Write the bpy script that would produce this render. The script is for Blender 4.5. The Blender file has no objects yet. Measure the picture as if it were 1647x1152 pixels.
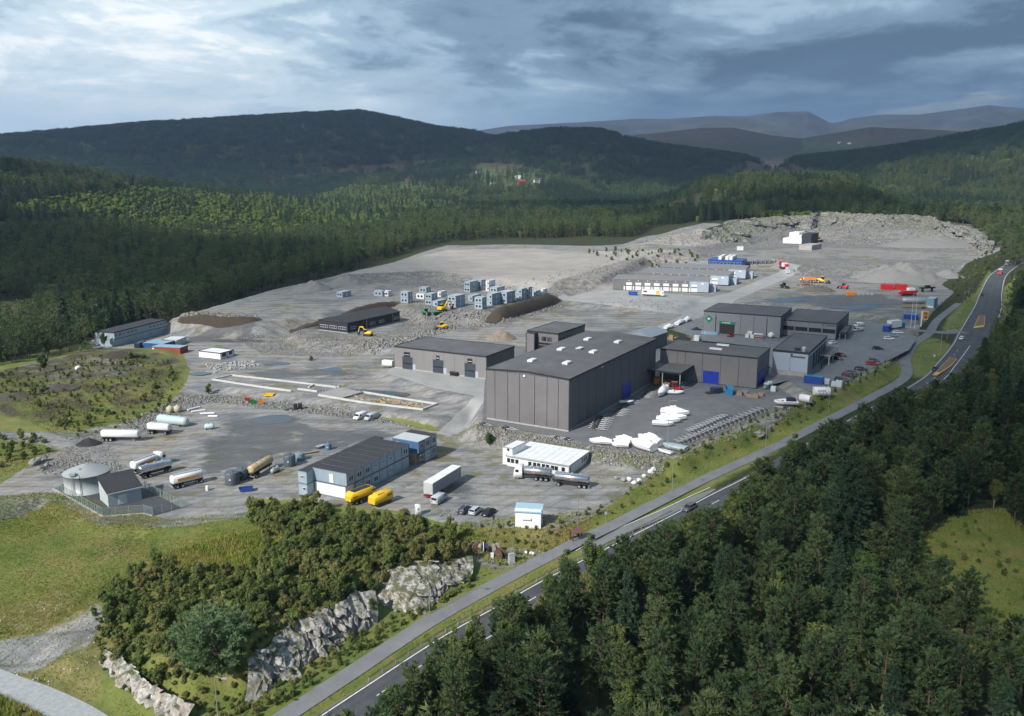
import bpy, math, random
import numpy as np
from mathutils import Vector, Matrix
R = math.radians
sc = bpy.context.scene
random.seed(7); rng = np.random.default_rng(7)
# ------------------------------------------------------------------ camera
CAM_H, FPX, PITCH = 75.0, 1400.0, math.atan((576 - 277) / 1400.0)
cd = bpy.data.cameras.new('camera'); cam = bpy.data.objects.new('camera', cd)
sc.collection.objects.link(cam); sc.camera = cam
cd.sensor_width = 36.0; cd.lens = FPX / 1647 * 36; cd.clip_start = 1; cd.clip_end = 40000
cam.location = (0, 0, CAM_H); cam.rotation_euler = (math.pi / 2 - PITCH, 0, 0)
# ------------------------------------------------------------------ sky and sun
SUN_EL, SUN_AZ = R(38), R(228)          # direction TO the sun: angle from +X, counter-clockwise
sunv = Vector((math.cos(SUN_EL) * math.cos(SUN_AZ), math.cos(SUN_EL) * math.sin(SUN_AZ), math.sin(SUN_EL)))
sl = bpy.data.lights.new('sun', 'SUN'); sl.energy = 5.0; sl.angle = R(0.6); sl.color = (1, .94, .86)
so = bpy.data.objects.new('sun', sl); sc.collection.objects.link(so)
so.rotation_euler = sunv.to_track_quat('Z', 'Y').to_euler()
wd = bpy.data.worlds.new('World'); sc.world = wd; wd.use_nodes = True
def build_world():
    nt = wd.node_tree; N = nt.nodes; L = nt.links; N.clear()
    def n(t, **k):
        o = N.new(t)
        for a, v in k.items(): setattr(o, a, v)
        return o
    out = n('ShaderNodeOutputWorld'); bg = n('ShaderNodeBackground')
    sky = n('ShaderNodeTexSky'); sky.sky_type = 'NISHITA'; sky.sun_disc = False
    sky.sun_elevation = SUN_EL; sky.sun_rotation = math.pi / 2 - SUN_AZ
    sky.air_density = 1.4; sky.dust_density = 1.5; sky.altitude = 100
    tc = n('ShaderNodeTexCoord'); sx = n('ShaderNodeSeparateXYZ'); L.new(tc.outputs['Generated'], sx.inputs[0])
    def m(op, a, b=None, clamp=False):
        o = n('ShaderNodeMath', operation=op); o.use_clamp = clamp
        for i, v in enumerate((a, b)):
            if v is None: continue
            if isinstance(v, (int, float)): o.inputs[i].default_value = v
            else: L.new(v, o.inputs[i])
        return o.outputs[0]
    zc = m('ADD', m('MAXIMUM', sx.outputs['Z'], 0.0), 0.17)      # project directions on a flat cloud deck
    u = m('DIVIDE', sx.outputs['X'], zc); v = m('DIVIDE', sx.outputs['Y'], zc)
    cb = n('ShaderNodeCombineXYZ'); L.new(u, cb.inputs[0]); L.new(v, cb.inputs[1])
    def noise(sc_, det, rough, off, dist=0.0):
        mp = n('ShaderNodeMapping'); mp.inputs['Location'].default_value = off
        L.new(cb.outputs[0], mp.inputs['Vector'])
        t = n('ShaderNodeTexNoise'); t.inputs['Scale'].default_value = sc_; t.inputs['Detail'].default_value = det
        t.inputs['Roughness'].default_value = rough; t.inputs['Distortion'].default_value = dist
        L.new(mp.outputs[0], t.inputs['Vector']); return t.outputs['Fac']
    big = noise(.42, 5, .52, (4.1, 7.3, 0), .2); mid = noise(1.25, 9, .58, (1.3, 2.9, 3), .5); fine = noise(3.6, 9, .62, (7, 1, 5), .4)
    def ramp(x, stops):
        r = n('ShaderNodeValToRGB'); L.new(x, r.inputs[0]); cr = r.color_ramp; cr.interpolation = 'EASE'
        while len(cr.elements) < len(stops): cr.elements.new(.5)
        for e, (p, c) in zip(cr.elements, stops): e.position = p; e.color = (*c, 1)
        return r.outputs[0]
    dens = m('ADD', m('ADD', m('MULTIPLY', big, .44), m('MULTIPLY', mid, .40)), m('MULTIPLY', fine, .16)); dens = m('ADD', dens, m('MULTIPLY', sx.outputs['X'], .16))   # thicker cloud to the right
    cloud = ramp(dens, [(.385, (1.0, 1.05, 1.06)), (.43, (.66, .80, .89)), (.475, (.40, .55, .68)), (.53, (.22, .33, .45)), (.60, (.10, .165, .25))])
    # rifts where the blue Nishita sky shows
    rift = ramp(noise(.9, 7, .58, (2.2, 5.5, 9), .5), [(.30, (1, 1, 1)), (.39, (0, 0, 0))])
    skm = n('ShaderNodeMix', data_type='RGBA'); skm.blend_type = 'MULTIPLY'; skm.inputs[0].default_value = 1
    L.new(sky.outputs[0], skm.inputs[6]); skm.inputs[7].default_value = (.11, .11, .11, 1)
    mx = n('ShaderNodeMix', data_type='RGBA'); L.new(rift, mx.inputs[0]); L.new(cloud, mx.inputs[6]); L.new(skm.outputs[2], mx.inputs[7])
    # a low bank of blue-grey cloud lying along the horizon, its top edge ragged
    mp = n('ShaderNodeMapping'); mp.inputs['Scale'].default_value = (5, 5, 16); L.new(tc.outputs['Generated'], mp.inputs['Vector']); bn = n('ShaderNodeTexNoise'); bn.inputs['Scale'].default_value = 1.6; bn.inputs['Detail'].default_value = 8; bn.inputs['Roughness'].default_value = .6; L.new(mp.outputs[0], bn.inputs['Vector'])
    el = m('ADD', sx.outputs['Z'], m('MULTIPLY', m('SUBTRACT', bn.outputs['Fac'], .5), .16)); low = ramp(el, [(.05, (1, 1, 1)), (.125, (0, 0, 0))])
    side = ramp(m('ADD', m('MULTIPLY', sx.outputs['X'], 1.1), .5), [(.30, (.58, .72, .82)), (.51, (.27, .41, .55)), (.70, (.13, .215, .33)), (1, (.12, .20, .31))])
    lm = n('ShaderNodeMath', operation='MULTIPLY'); L.new(low, lm.inputs[0]); lm.inputs[1].default_value = .85
    m2 = n('ShaderNodeMix', data_type='RGBA'); L.new(lm.outputs[0], m2.inputs[0]); L.new(mx.outputs[2], m2.inputs[6]); L.new(side, m2.inputs[7])
    L.new(m2.outputs[2], bg.inputs['Color']); bg.inputs['Strength'].default_value = 1.0
    L.new(bg.outputs[0], out.inputs[0])
build_world()
sc.view_settings.view_transform = 'Standard'; sc.view_settings.look = 'None'
sc.view_settings.exposure = .2; sc.view_settings.gamma = 1; sc.view_settings.use_curve_mapping = False
sc.render.engine = 'CYCLES'
cy = sc.cycles; cy.use_denoising = True; cy.denoiser = 'OPENIMAGEDENOISE'; cy.max_bounces = 6; cy.diffuse_bounces = 3
cy.glossy_bounces = 2; cy.transparent_max_bounces = 12; cy.volume_bounces = 0; cy.caustics_reflective = False; cy.caustics_refractive = False
cy.use_adaptive_sampling = True; cy.adaptive_threshold = .02
# ------------------------------------------------------------------ helpers: photograph pixels to places on the ground
CP, SP = math.cos(PITCH), math.sin(PITCH)
def ray(px, py):
    x = (px - 823.5) / FPX; y = -(py - 576) / FPX
    return np.array([x, CP + SP * y, -SP + CP * y])
def P(px, py, z=0.0):
    d = ray(px, py); t = (z - CAM_H) / d[2]
    return np.array([d[0] * t, d[1] * t, z])
def PP(pts, z=0.0): return [tuple(P(a, b, z)[:2]) for a, b in pts]
def top_z(base, px, py):                       # height of the point above ground point `base` seen at px,py
    d = ray(px, py); t = base[1] / d[1]; return CAM_H + d[2] * t
def vnoise(x, y, seed=0):
    xi = np.floor(x).astype(np.int64); yi = np.floor(y).astype(np.int64); fx = x - xi; fy = y - yi
    fx = fx * fx * (3 - 2 * fx); fy = fy * fy * (3 - 2 * fy)
    def h(a, b):
        n = (a * 374761393 + b * 668265263 + seed * 1442695041) & 0x7fffffff
        n = ((n ^ (n >> 13)) * 1274126177) & 0x7fffffff
        return ((n ^ (n >> 16)) & 0xffff) / 65535.0
    return (h(xi, yi) * (1 - fx) + h(xi + 1, yi) * fx) * (1 - fy) + (h(xi, yi + 1) * (1 - fx) + h(xi + 1, yi + 1) * fx) * fy
def fbm(x, y, seed=0, oct=4):
    s = np.zeros_like(x, dtype=float); a = .5
    for k in range(oct):
        s += a * (vnoise(x, y, seed + k) - .5) * 2; x = x * 2.03 + 11.3; y = y * 2.03 + 5.7; a *= .5
    return s
def sst(a, b, x):
    t = np.clip((x - a) / (b - a), 0, 1); return t * t * (3 - 2 * t)
def sdf(poly, X, Y, lim=60):
    """signed distance to a polygon, negative inside; capped at lim"""
    p = np.array(poly, float); D = np.full(X.shape, float(lim))
    b = (X > p[:, 0].min() - lim) & (X < p[:, 0].max() + lim) & (Y > p[:, 1].min() - lim) & (Y < p[:, 1].max() + lim)
    if not b.any(): return D
    x = X[b]; y = Y[b]; d = np.full(x.shape, 1e18); ins = np.zeros(x.shape, bool); n = len(p)
    for i in range(n):
        a = p[i]; c = p[(i + 1) % n]; e = c - a
        t = np.clip(((x - a[0]) * e[0] + (y - a[1]) * e[1]) / (e @ e + 1e-9), 0, 1)
        d = np.minimum(d, (x - a[0] - t * e[0]) ** 2 + (y - a[1] - t * e[1]) ** 2)
        if a[1] != c[1]:
            k = ((a[1] > y) != (c[1] > y)) & (x < (c[0] - a[0]) * (y - a[1]) / (c[1] - a[1]) + a[0]); ins ^= k
    d = np.sqrt(d); D[b] = np.minimum(np.where(ins, -d, d), lim); return D
def line_dist(pl, X, Y, lim=40):
    """distance to a polyline and interpolated z and half-width; pl rows: x,y,z,hw"""
    p = np.array(pl, float); D = np.full(X.shape, float(lim)); Z = np.zeros(X.shape); Wd = np.ones(X.shape)
    b = (X > p[:, 0].min() - lim) & (X < p[:, 0].max() + lim) & (Y > p[:, 1].min() - lim) & (Y < p[:, 1].max() + lim)
    if not b.any(): return D, Z, Wd
    x = X[b]; y = Y[b]; d = np.full(x.shape, float(lim)); z = np.zeros(x.shape); w = np.ones(x.shape)
    for i in range(len(p) - 1):
        a = p[i]; c = p[i + 1]; e = c[:2] - a[:2]
        t = np.clip(((x - a[0]) * e[0] + (y - a[1]) * e[1]) / (e @ e + 1e-9), 0, 1)
        q = np.hypot(x - a[0] - t * e[0], y - a[1] - t * e[1]); k = q < d
        d[k] = q[k]; z[k] = (a[2] + t * (c[2] - a[2]))[k]; w[k] = (a[3] + t * (c[3] - a[3]))[k]
    D[b] = d; Z[b] = z; Wd[b] = w; return D, Z, Wd
def smooth_line(pts, n=8):
    """Catmull-Rom through rows of any length"""
    p = np.array(pts, float); p = np.vstack([2 * p[0] - p[1], p, 2 * p[-1] - p[-2]]); o = []
    for i in range(1, len(p) - 2):
        for k in range(n):
            t = k / n; a, b, c, d = p[i - 1:i + 3]
            o.append(.5 * (2 * b + (c - a) * t + (2 * a - 5 * b + 4 * c - d) * t * t + (3 * b - a - 3 * c + d) * t ** 3))
    o.append(p[-2]); return np.array(o)
# ------------------------------------------------------------------ helpers: objects
COL = sc.collection
def tag(o, label=None, cat=None, group=None, kind=None):
    if label: o['label'] = label
    if cat: o['category'] = cat
    if group: o['group'] = group
    if kind: o['kind'] = kind
    return o
def thing(name, label, cat, loc=(0, 0, 0), rz=0.0, group=None):
    o = bpy.data.objects.new(name, None); COL.objects.link(o); o.location = loc; o.rotation_euler = (0, 0, rz)
    o.empty_display_size = .5
    return tag(o, label, cat, group)
def link_mesh(name, me, parent=None):
    o = bpy.data.objects.new(name, me); COL.objects.link(o)
    if parent is not None: o.parent = parent
    return o
def dup(root, loc, rz=None, label=None, scale=None):
    r = root.copy(); COL.objects.link(r); r.location = loc
    if rz is not None: r.rotation_euler = (0, 0, rz)
    if scale is not None: r.scale = (scale,) * 3 if isinstance(scale, (int, float)) else scale
    if label: r['label'] = label
    for ch in list(root.children):
        c = ch.copy(); COL.objects.link(c); c.parent = r
        for g in list(ch.children):
            d = g.copy(); COL.objects.link(d); d.parent = c
    return r
class MB:
    """collects boxes, prisms, tubes and lathes into one mesh"""
    def __init__(s): s.v = []; s.f = []; s.sm = []
    def add(s, vs, fs, smooth=False, M=None):
        b = len(s.v)
        if M is not None: vs = [tuple(M @ Vector(q)) for q in vs]
        s.v += [tuple(q) for q in vs]; s.f += [tuple(b + i for i in f) for f in fs]; s.sm += [smooth] * len(fs); return s
    def box(s, x0, x1, y0, y1, z0, z1, M=None):
        return s.add([(x0, y0, z0), (x1, y0, z0), (x1, y1, z0), (x0, y1, z0), (x0, y0, z1), (x1, y0, z1), (x1, y1, z1), (x0, y1, z1)],
                     [(0, 3, 2, 1), (4, 5, 6, 7), (0, 1, 5, 4), (1, 2, 6, 5), (2, 3, 7, 6), (3, 0, 4, 7)], False, M)
    def prism(s, poly, axis, a, b, M=None, smooth=False):
        """polygon (list of 2-D points) extruded along axis 'x','y' or 'z' from a to b"""
        def p3(q, t): return {'x': (t, q[0], q[1]), 'y': (q[0], t, q[1]), 'z': (q[0], q[1], t)}[axis]
        n = len(poly); vs = [p3(q, a) for q in poly] + [p3(q, b) for q in poly]
        s.add(vs, [tuple(range(n))[::-1], tuple(range(n, 2 * n))], False, M)
        return s.add(vs, [(i, (i + 1) % n, n + (i + 1) % n, n + i) for i in range(n)], smooth, M)
    def loft(s, rings, M=None, smooth=True, caps=True):
        n = len(rings[0]); vs = [q for r in rings for q in r]; fs = []
        for k in range(len(rings) - 1):
            for i in range(n): j = (i + 1) % n; fs.append((k * n + i, k * n + j, (k + 1) * n + j, (k + 1) * n + i))
        s.add(vs, fs, smooth, M)
        if caps: s.add(list(rings[0]), [tuple(range(n))[::-1]], False, M); s.add(list(rings[-1]), [tuple(range(n))], False, M)
        return s
    def cyl(s, r, a, b, axis='z', c=(0, 0), n=14, M=None, r2=None, smooth=True):
        r2 = r if r2 is None else r2
        def ring(rr, t):
            o = []
            for i in range(n):
                g = 2 * math.pi * i / n; u = c[0] + rr * math.cos(g); w = c[1] + rr * math.sin(g)
                o.append({'z': (u, w, t), 'x': (t, u, w), 'y': (w, t, u)}[axis])
            return o
        return s.loft([ring(r, a), ring(r2, b)], M, smooth)
    def lathe(s, prof, n=20, M=None, c=(0, 0)):
        return s.loft([[(c[0] + r * math.cos(2 * math.pi * i / n), c[1] + r * math.sin(2 * math.pi * i / n), z) for i in range(n)] for r, z in prof], M)
    def tube(s, pts, r, n=6, r2=None):
        pts = [Vector(q) for q in pts]; rings = []; r2 = r if r2 is None else r2
        for i, q in enumerate(pts):
            d = (pts[min(i + 1, len(pts) - 1)] - pts[max(i - 1, 0)]).normalized()
            a = d.cross(Vector((0, 0, 1)) if abs(d.z) < .9 else Vector((1, 0, 0))).normalized(); b = d.cross(a)
            rr = r + (r2 - r) * i / max(1, len(pts) - 1)
            rings.append([tuple(q + rr * (math.cos(2 * math.pi * k / n) * a + math.sin(2 * math.pi * k / n) * b)) for k in range(n)])
        return s.loft(rings)
    def mesh(s, name, mat=None):
        me = bpy.data.meshes.new(name); me.from_pydata(s.v, [], s.f); me.polygons.foreach_set('use_smooth', s.sm)
        if mat is not None: me.materials.append(mat)
        me.update(); return me
    def build(s, name, mat, parent=None): return link_mesh(name, s.mesh(name, mat), parent)
def np_mesh(name, V, F, mat=None, smooth=False):
    V = np.asarray(V, np.float32); F = np.asarray(F, np.int32); k = F.shape[1]
    me = bpy.data.meshes.new(name); me.vertices.add(len(V)); me.vertices.foreach_set('co', V.ravel())
    me.loops.add(F.size); me.loops.foreach_set('vertex_index', F.ravel()); me.polygons.add(len(F))
    me.polygons.foreach_set('loop_start', np.arange(len(F), dtype=np.int32) * k)
    me.polygons.foreach_set('loop_total', np.full(len(F), k, np.int32))
    if smooth: me.polygons.foreach_set('use_smooth', np.ones(len(F), bool))
    me.update(calc_edges=True); me.validate()
    if mat is not None: me.materials.append(mat)
    return me
# ------------------------------------------------------------------ helpers: materials
class NT:
    def __init__(s, name):
        s.m = bpy.data.materials.new(name); s.m.use_nodes = True; s.t = s.m.node_tree; s.t.nodes.clear()
        s.out = s.t.nodes.new('ShaderNodeOutputMaterial'); s.b = s.t.nodes.new('ShaderNodeBsdfPrincipled')
        s.t.links.new(s.b.outputs[0], s.out.inputs[0])
    def n(s, t, **k):
        o = s.t.nodes.new(t)
        for a, v in k.items(): setattr(o, a, v)
        return o
    def put(s, sock, v):
        if v is None: return
        if isinstance(v, bpy.types.NodeSocket): s.t.links.new(v, sock)
        elif isinstance(v, (tuple, list)) and len(v) == 3 and sock.type == 'RGBA': sock.default_value = (*v, 1)
        else: sock.default_value = v
    def math(s, op, a, b=None, c=None, clamp=False):
        o = s.n('ShaderNodeMath', operation=op); o.use_clamp = clamp
        for i, v in enumerate((a, b, c)): s.put(o.inputs[i], v)
        return o.outputs[0]
    def mix(s, f, a, b, mode='MIX'):
        o = s.n('ShaderNodeMix', data_type='RGBA'); o.blend_type = mode
        s.put(o.inputs[0], f); s.put(o.inputs[6], a); s.put(o.inputs[7], b); return o.outputs[2]
    def co(s, kind='Object'):
        if not hasattr(s, '_tc'): s._tc = s.n('ShaderNodeTexCoord'); s._geo = s.n('ShaderNodeNewGeometry')
        return s._geo.outputs['Position'] if kind == 'World' else s._tc.outputs[kind]
    def noise(s, scale, det=4, rough=.55, vec=None, dist=0.0, col=False):
        o = s.n('ShaderNodeTexNoise'); s.put(o.inputs['Scale'], scale); o.inputs['Detail'].default_value = det
        o.inputs['Roughness'].default_value = rough; o.inputs['Distortion'].default_value = dist
        s.put(o.inputs['Vector'], vec if vec is not None else s.co('World')); return o.outputs['Color' if col else 'Fac']
    def vor(s, scale, vec=None, feat='F1', out='Distance', rnd=1.0):
        o = s.n('ShaderNodeTexVoronoi', feature=feat); s.put(o.inputs['Scale'], scale); o.inputs['Randomness'].default_value = rnd
        s.put(o.inputs['Vector'], vec if vec is not None else s.co('World')); return o.outputs[out]
    def mapv(s, vec, scale=(1, 1, 1), rot=(0, 0, 0)):
        o = s.n('ShaderNodeMapping'); s.put(o.inputs['Vector'], vec); o.inputs['Scale'].default_value = scale; o.inputs['Rotation'].default_value = rot
        return o.outputs[0]
    def ramp(s, x, stops, interp='LINEAR'):
        r = s.n('ShaderNodeValToRGB'); s.put(r.inputs[0], x); cr = r.color_ramp; cr.interpolation = interp
        while len(cr.elements) < len(stops): cr.elements.new(.5)
        for e, (p, c) in zip(cr.elements, stops):
            e.position = p; e.color = (c, c, c, 1) if isinstance(c, (int, float)) else (*c, 1)
        return r.outputs[0]
    def attr(s, name, out='Fac'):
        o = s.n('ShaderNodeAttribute'); o.attribute_name = name; return o.outputs[out]
    def step(s, x, a, b):
        o = s.n('ShaderNodeMapRange'); o.interpolation_type = 'SMOOTHSTEP'; s.put(o.inputs[0], x)
        o.inputs[1].default_value = a; o.inputs[2].default_value = b; return o.outputs[0]
    def bump(s, h, strength, dist=1.0):
        o = s.n('ShaderNodeBump'); o.inputs['Strength'].default_value = strength; o.inputs['Distance'].default_value = dist
        s.put(o.inputs['Height'], h); s.t.links.new(o.outputs[0], s.b.inputs['Normal'])
    def set(s, **k):
        for a, v in k.items(): s.put(s.b.inputs[a], v)
        return s.m
MATS = {}
def mat(name, col, rough=.6, metal=0.0, var=.12, scale=.6, dirt=.0, bump=0.0):
    """painted or plain surface with grime and slight unevenness of its own"""
    if name in MATS: return MATS[name]
    t = NT(name); c = Vector(col)
    nz = t.noise(scale, 5, .6, t.co('World'))
    f = t.ramp(nz, [(.3, 1 - var), (.7, 1 + var * .6)])
    base = t.mix(1.0, tuple(col), f, 'MULTIPLY')
    if dirt > 0:
        v = t.mapv(t.co('World'), (1.2, 1.2, .18)); d = t.ramp(t.noise(1.1, 5, .65, v), [(.5, 0.0), (.78, 1.0)])
        base = t.mix(t.math('MULTIPLY', d, dirt), base, (.16, .145, .12))
    rr = t.ramp(nz, [(.3, max(0, rough - .07)), (.7, min(1, rough + .1))])
    t.set(**{'Base Color': base, 'Roughness': rr, 'Metallic': metal})
    if bump: t.bump(t.noise(6, 3), bump, .05)
    MATS[name] = t.m; return t.m
# ------------------------------------------------------------------ the lie of the land
ZONES = [  # name, level, outline in photograph pixels (projected on that level), width of the bank around it
 ('left_flat', 1.5, [(150, 562), (146, 548), (280, 517), (415, 524), (512, 545), (430, 575), (330, 592), (300, 575), (285, 560)], 7),
 ('mid_field', 1.6, [(318, 600), (330, 566), (430, 560), (512, 546), (640, 556), (634, 592), (780, 612), (780, 642), (700, 676), (560, 650), (345, 624)], 6),
 ('works_field', 4.0, [(508, 550), (470, 536), (520, 520), (645, 508), (700, 524), (800, 522), (905, 488), (1120, 500), (1040, 536), (850, 562), (640, 558)], 7),
 ('container_terrace', 8.0, [(283, 511), (440, 466), (560, 440), (680, 440), (880, 452), (905, 472), (800, 503), (690, 503), (640, 486), (520, 502), (415, 518)], 9),
 ('upper_pad', 11.5, [(556, 440), (720, 402), (860, 400), (960, 408), (1010, 424), (960, 446), (880, 452), (700, 437)], 14),
 ('row_pad', 6.0, [(905, 482), (985, 462), (1050, 426), (1230, 424), (1262, 442), (1140, 488), (1112, 498)], 9),
 ('east_field', 6.0, [(1150, 492), (1240, 446), (1330, 441), (1500, 450), (1535, 470), (1500, 500), (1480, 522), (1380, 506), (1280, 492)], 9),
 ('quarry_floor', 11.0, [(1130, 416), (1180, 396), (1300, 386), (1450, 388), (1570, 396), (1596, 408), (1545, 424), (1400, 424), (1240, 417)], 22),
 ('knoll', .9, [(404, 1058), (440, 1026), (490, 997), (540, 972), (575, 955), (600, 938), (610, 905), (560, 890), (450, 895), (400, 940), (380, 1010)], 4), ('knoll_end', .3, [(604, 925), (640, 913), (690, 906), (715, 906), (720, 890), (680, 875), (620, 880)], 4),
 ('drum_pad', -1.9, [(745, 893), (760, 884), (800, 880), (860, 882), (880, 888), (840, 905), (800, 915), (775, 908)], 4),
 ('lower_yard', 0.0, [(-40, 806), (120, 700), (170, 690), (255, 664), (300, 640), (342, 632), (560, 664), (690, 692), (768, 704), (905, 734), (1052, 762), (1000, 800), (950, 828), (885, 850), (780, 848), (700, 838), (640, 822), (480, 806), (400, 800), (402, 830), (300, 846), (245, 848), (205, 842), (158, 845), (72, 794), (-40, 846)], 4),
 ('boat_yard', 3.0, [(764, 690), (905, 713), (1000, 729), (1086, 736), (1150, 708), (1240, 670), (1305, 640), (1262, 612), (1244, 560), (1060, 540), (835, 560), (632, 592), (618, 600), (700, 628), (782, 645)], 5),
 ('parking', 4.3, [(1262, 608), (1302, 634), (1345, 628), (1425, 585), (1470, 563), (1478, 545), (1462, 525), (1390, 513), (1290, 498), (1130, 488), (1060, 525), (1130, 546), (1240, 558)], 6),
]
ZPOLY = {n: (z, PP(pg, z), w) for n, z, pg, w in ZONES}
CTRL = [(0, 1300, -8), (200, 1300, -8), (400, 1300, -7), (600, 1300, -7.5), (900, 1300, -9), (1250, 1300, -10), (1600, 1300, -10), (-200, 1200, -8), (-100, 850, -1.2), (50, 850, -.9), (60, 880, -1.4), (200, 870, -1.2), (200, 910, -1.4), (350, 880, -.3), (430, 850, .1), (520, 850, .2), (620, 865, .0), (700, 865, -.2), (780, 866, -.8),
 (100, 960, -2.5), (250, 960, -.5), (380, 930, 1.5), (480, 930, 1.8), (560, 930, 1.2), (640, 900, .6), (250, 1030, -1.5), (330, 1040, .5), (420, 1000, 1), (160, 1040, -4), (0, 1000, -4), (0, 1070, -5.5), (120, 1110, -6), (60, 1150, -7), (-200, 1000, -6),
 (240, 1150, -6), (330, 1165, -5.6), (440, 1110, -4.6), (545, 1044, -3.9), (640, 995, -3.2), (760, 938, -2.2), (262, 1090, -1.8), (320, 1100, -1.4), (380, 1130, -4), (700, 960, -2.4), (860, 865, -1.6), (960, 850, -1.5), (1100, 790, -.8), (1200, 740, -.2), (1000, 780, -.3), (1300, 690, 0), (1400, 620, 2), (1440, 600, 3),
 (600, 1150, -6), (900, 1000, -5), (900, 1150, -8), (1200, 1000, -7), (1200, 1150, -9), (1500, 1100, -9), (1647, 1000, -8), (1540, 930, -7), (1450, 860, -5), (1300, 850, -4), (1200, 800, -2.5), (1647, 800, -4), (1500, 750, -2), (1400, 700, -.5), (1600, 660, 1), (1647, 560, 4), (1640, 480, 6), (1750, 700, -2),
 (0, 740, -.5), (0, 690, 1), (60, 640, 3), (150, 600, 4.2), (120, 580, 4.2), (220, 610, 3.4), (270, 590, 2.2), (30, 570, 2), (250, 650, .6), (290, 615, 1.0), (180, 672, .3), (200, 640, 1.8), (100, 690, .5), (-100, 650, 2), (0, 540, -1), (80, 500, -3), (0, 470, -4), (200, 480, -2), (350, 460, 0), (450, 440, 3), (-200, 500, -5), (200, 420, -2), (500, 410, 4), (700, 385, 9), (850, 385, 10),
 (0, 400, -2), (-200, 380, 0), (300, 380, 2), (900, 375, 11), (1000, 378, 13), (1050, 392, 15), (1100, 385, 16), (1000, 400, 12), (940, 395, 11.5), (1180, 365, 20), (1250, 354, 24), (1400, 352, 25), (1520, 366, 22), (1600, 392, 14), (1650, 390, 14), (1640, 430, 8), (1540, 440, 8), (1700, 360, 16), (1400, 340, 26), (1100, 350, 16), (800, 350, 10), (600, 360, 6)]
CT = np.array([(*P(a, b, z)[:2], z) for a, b, z in CTRL])
def sil(pts, rc, dz=0):
    a = np.array([ray(x, y) for x, y in pts]); h = np.hypot(a[:, 0], a[:, 1])
    return np.arctan2(a[:, 0], a[:, 1]), CAM_H + a[:, 2] / h * rc - dz
RIDGES = [  # silhouette in pixels, crest distance, foot distance, canopy height allowed for
 ([(-500, 240), (-200, 226), (0, 217), (130, 206), (230, 197), (320, 192), (400, 187), (500, 181), (580, 178), (640, 190), (700, 203), (760, 210), (850, 235), (950, 285)], 3500, 2350, 12),
 ([(-400, 240), (-150, 252), (0, 262), (100, 273), (200, 290), (300, 303), (420, 316), (560, 330)], 1500, 800, 10),
 ([(480, 300), (640, 262), (700, 240), (760, 224), (830, 213), (900, 206), (960, 207), (1000, 218), (1060, 231), (1150, 243), (1250, 256), (1330, 275)], 3000, 2150, 11),
 ([(1150, 285), (1280, 252), (1400, 240), (1500, 225), (1600, 207), (1647, 198), (1900, 176), (2300, 170)], 2800, 1850, 11),
 ([(800, 240), (1000, 219), (1060, 213), (1130, 205), (1180, 205), (1240, 217), (1290, 222), (1400, 204), (1500, 208), (1600, 214), (1750, 230)], 5200, 3800, 3),
 ([(600, 260), (700, 232), (760, 212), (820, 203), (900, 199), (960, 196), (1020, 192), (1080, 192), (1150, 187), (1200, 188), (1250, 181), (1300, 180), (1334, 198), (1346, 198), (1370, 191), (1420, 185), (1480, 185), (1540, 177), (1590, 170), (1650, 176), (1750, 168), (2100, 160)], 8500, 6000, 0),
 ([(480, 296), (600, 285), (700, 276), (820, 270), (900, 276), (1000, 288)], 2450, 1900, 6),
 ([(1020, 310), (1100, 296), (1200, 288), (1320, 287), (1420, 291), (1500, 300)], 1450, 1050, 9),
]
RS = [(*sil(p, rc, dz), rc, rf) for p, rc, rf, dz in RIDGES]
# roads: rows of pixel x, y and ground level
def road_line(rows, hw): return smooth_line([(*P(a, b, z)[:2], z, w) for (a, b, z), w in zip(rows, hw if hasattr(hw, '__len__') else [hw] * len(rows))], 10)
RE = [(430, 1210, -5.6), (515, 1151, -5), (574, 1112, -4.7), (710, 1024, -4), (793, 978, -3.5), (871, 934, -3), (940, 899, -2.5), (1016, 861, -2), (1085, 826, -1.6), (1146, 794, -1.2), (1200, 767, -.8), (1300, 712, .2), (1400, 656, 1.2), (1480, 611, 2.2), (1508, 583, 2.8), (1532, 554, 3.4), (1541, 537, 3.8), (1554, 515, 4.2), (1568, 491, 4.7), (1577, 469, 5.1), (1591, 444, 5.8), (1610, 430, 6.4), (1632, 420, 7), (1660, 411, 8)]
_le = smooth_line([(*P(a, b, z)[:2], z, w) for (a, b, z), w in zip(RE, [6.8] * 12 + [8.5, 11, 12.5, 13.5, 13.5, 13.5, 13, 11.5, 10, 9, 8, 8])], 10)
def offset_line(l, off):
    d = np.gradient(l[:, :2], axis=0); d /= np.linalg.norm(d, axis=1)[:, None]
    o = l.copy(); o[:, 0] += d[:, 1] * off; o[:, 1] -= d[:, 0] * off; return o
_off = _le.copy(); d_ = np.gradient(_le[:, :2], axis=0); d_ /= np.linalg.norm(d_, axis=1)[:, None]
ROAD = _le.copy(); ROAD[:, 0] += d_[:, 1] * _le[:, 3] / 2; ROAD[:, 1] -= d_[:, 0] * _le[:, 3] / 2; ROAD[:, 3] = _le[:, 3] / 2 + .4
PATH = road_line([(375, 1210, -5), (460, 1151, -4.6), (556, 1088, -4), (640, 1032, -3.4), (705, 991, -3), (800, 938, -2.6), (890, 891, -2.1), (985, 845, -1.6), (1060, 807, -1.2), (1145, 765, -.7), (1240, 722, -.2), (1290, 697, .2), (1400, 640, 1.4), (1456, 606, 2.2), (1456, 576, 2.6), (1470, 553, 3), (1493, 537, 3.6), (1506, 517, 4), (1526, 500, 4.4), (1542, 488, 4.8)], [1.75] * 12 + [1.9, 1.9, 2.1, 2.1, 2, 1.9, 1.8, 1.7])
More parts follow.
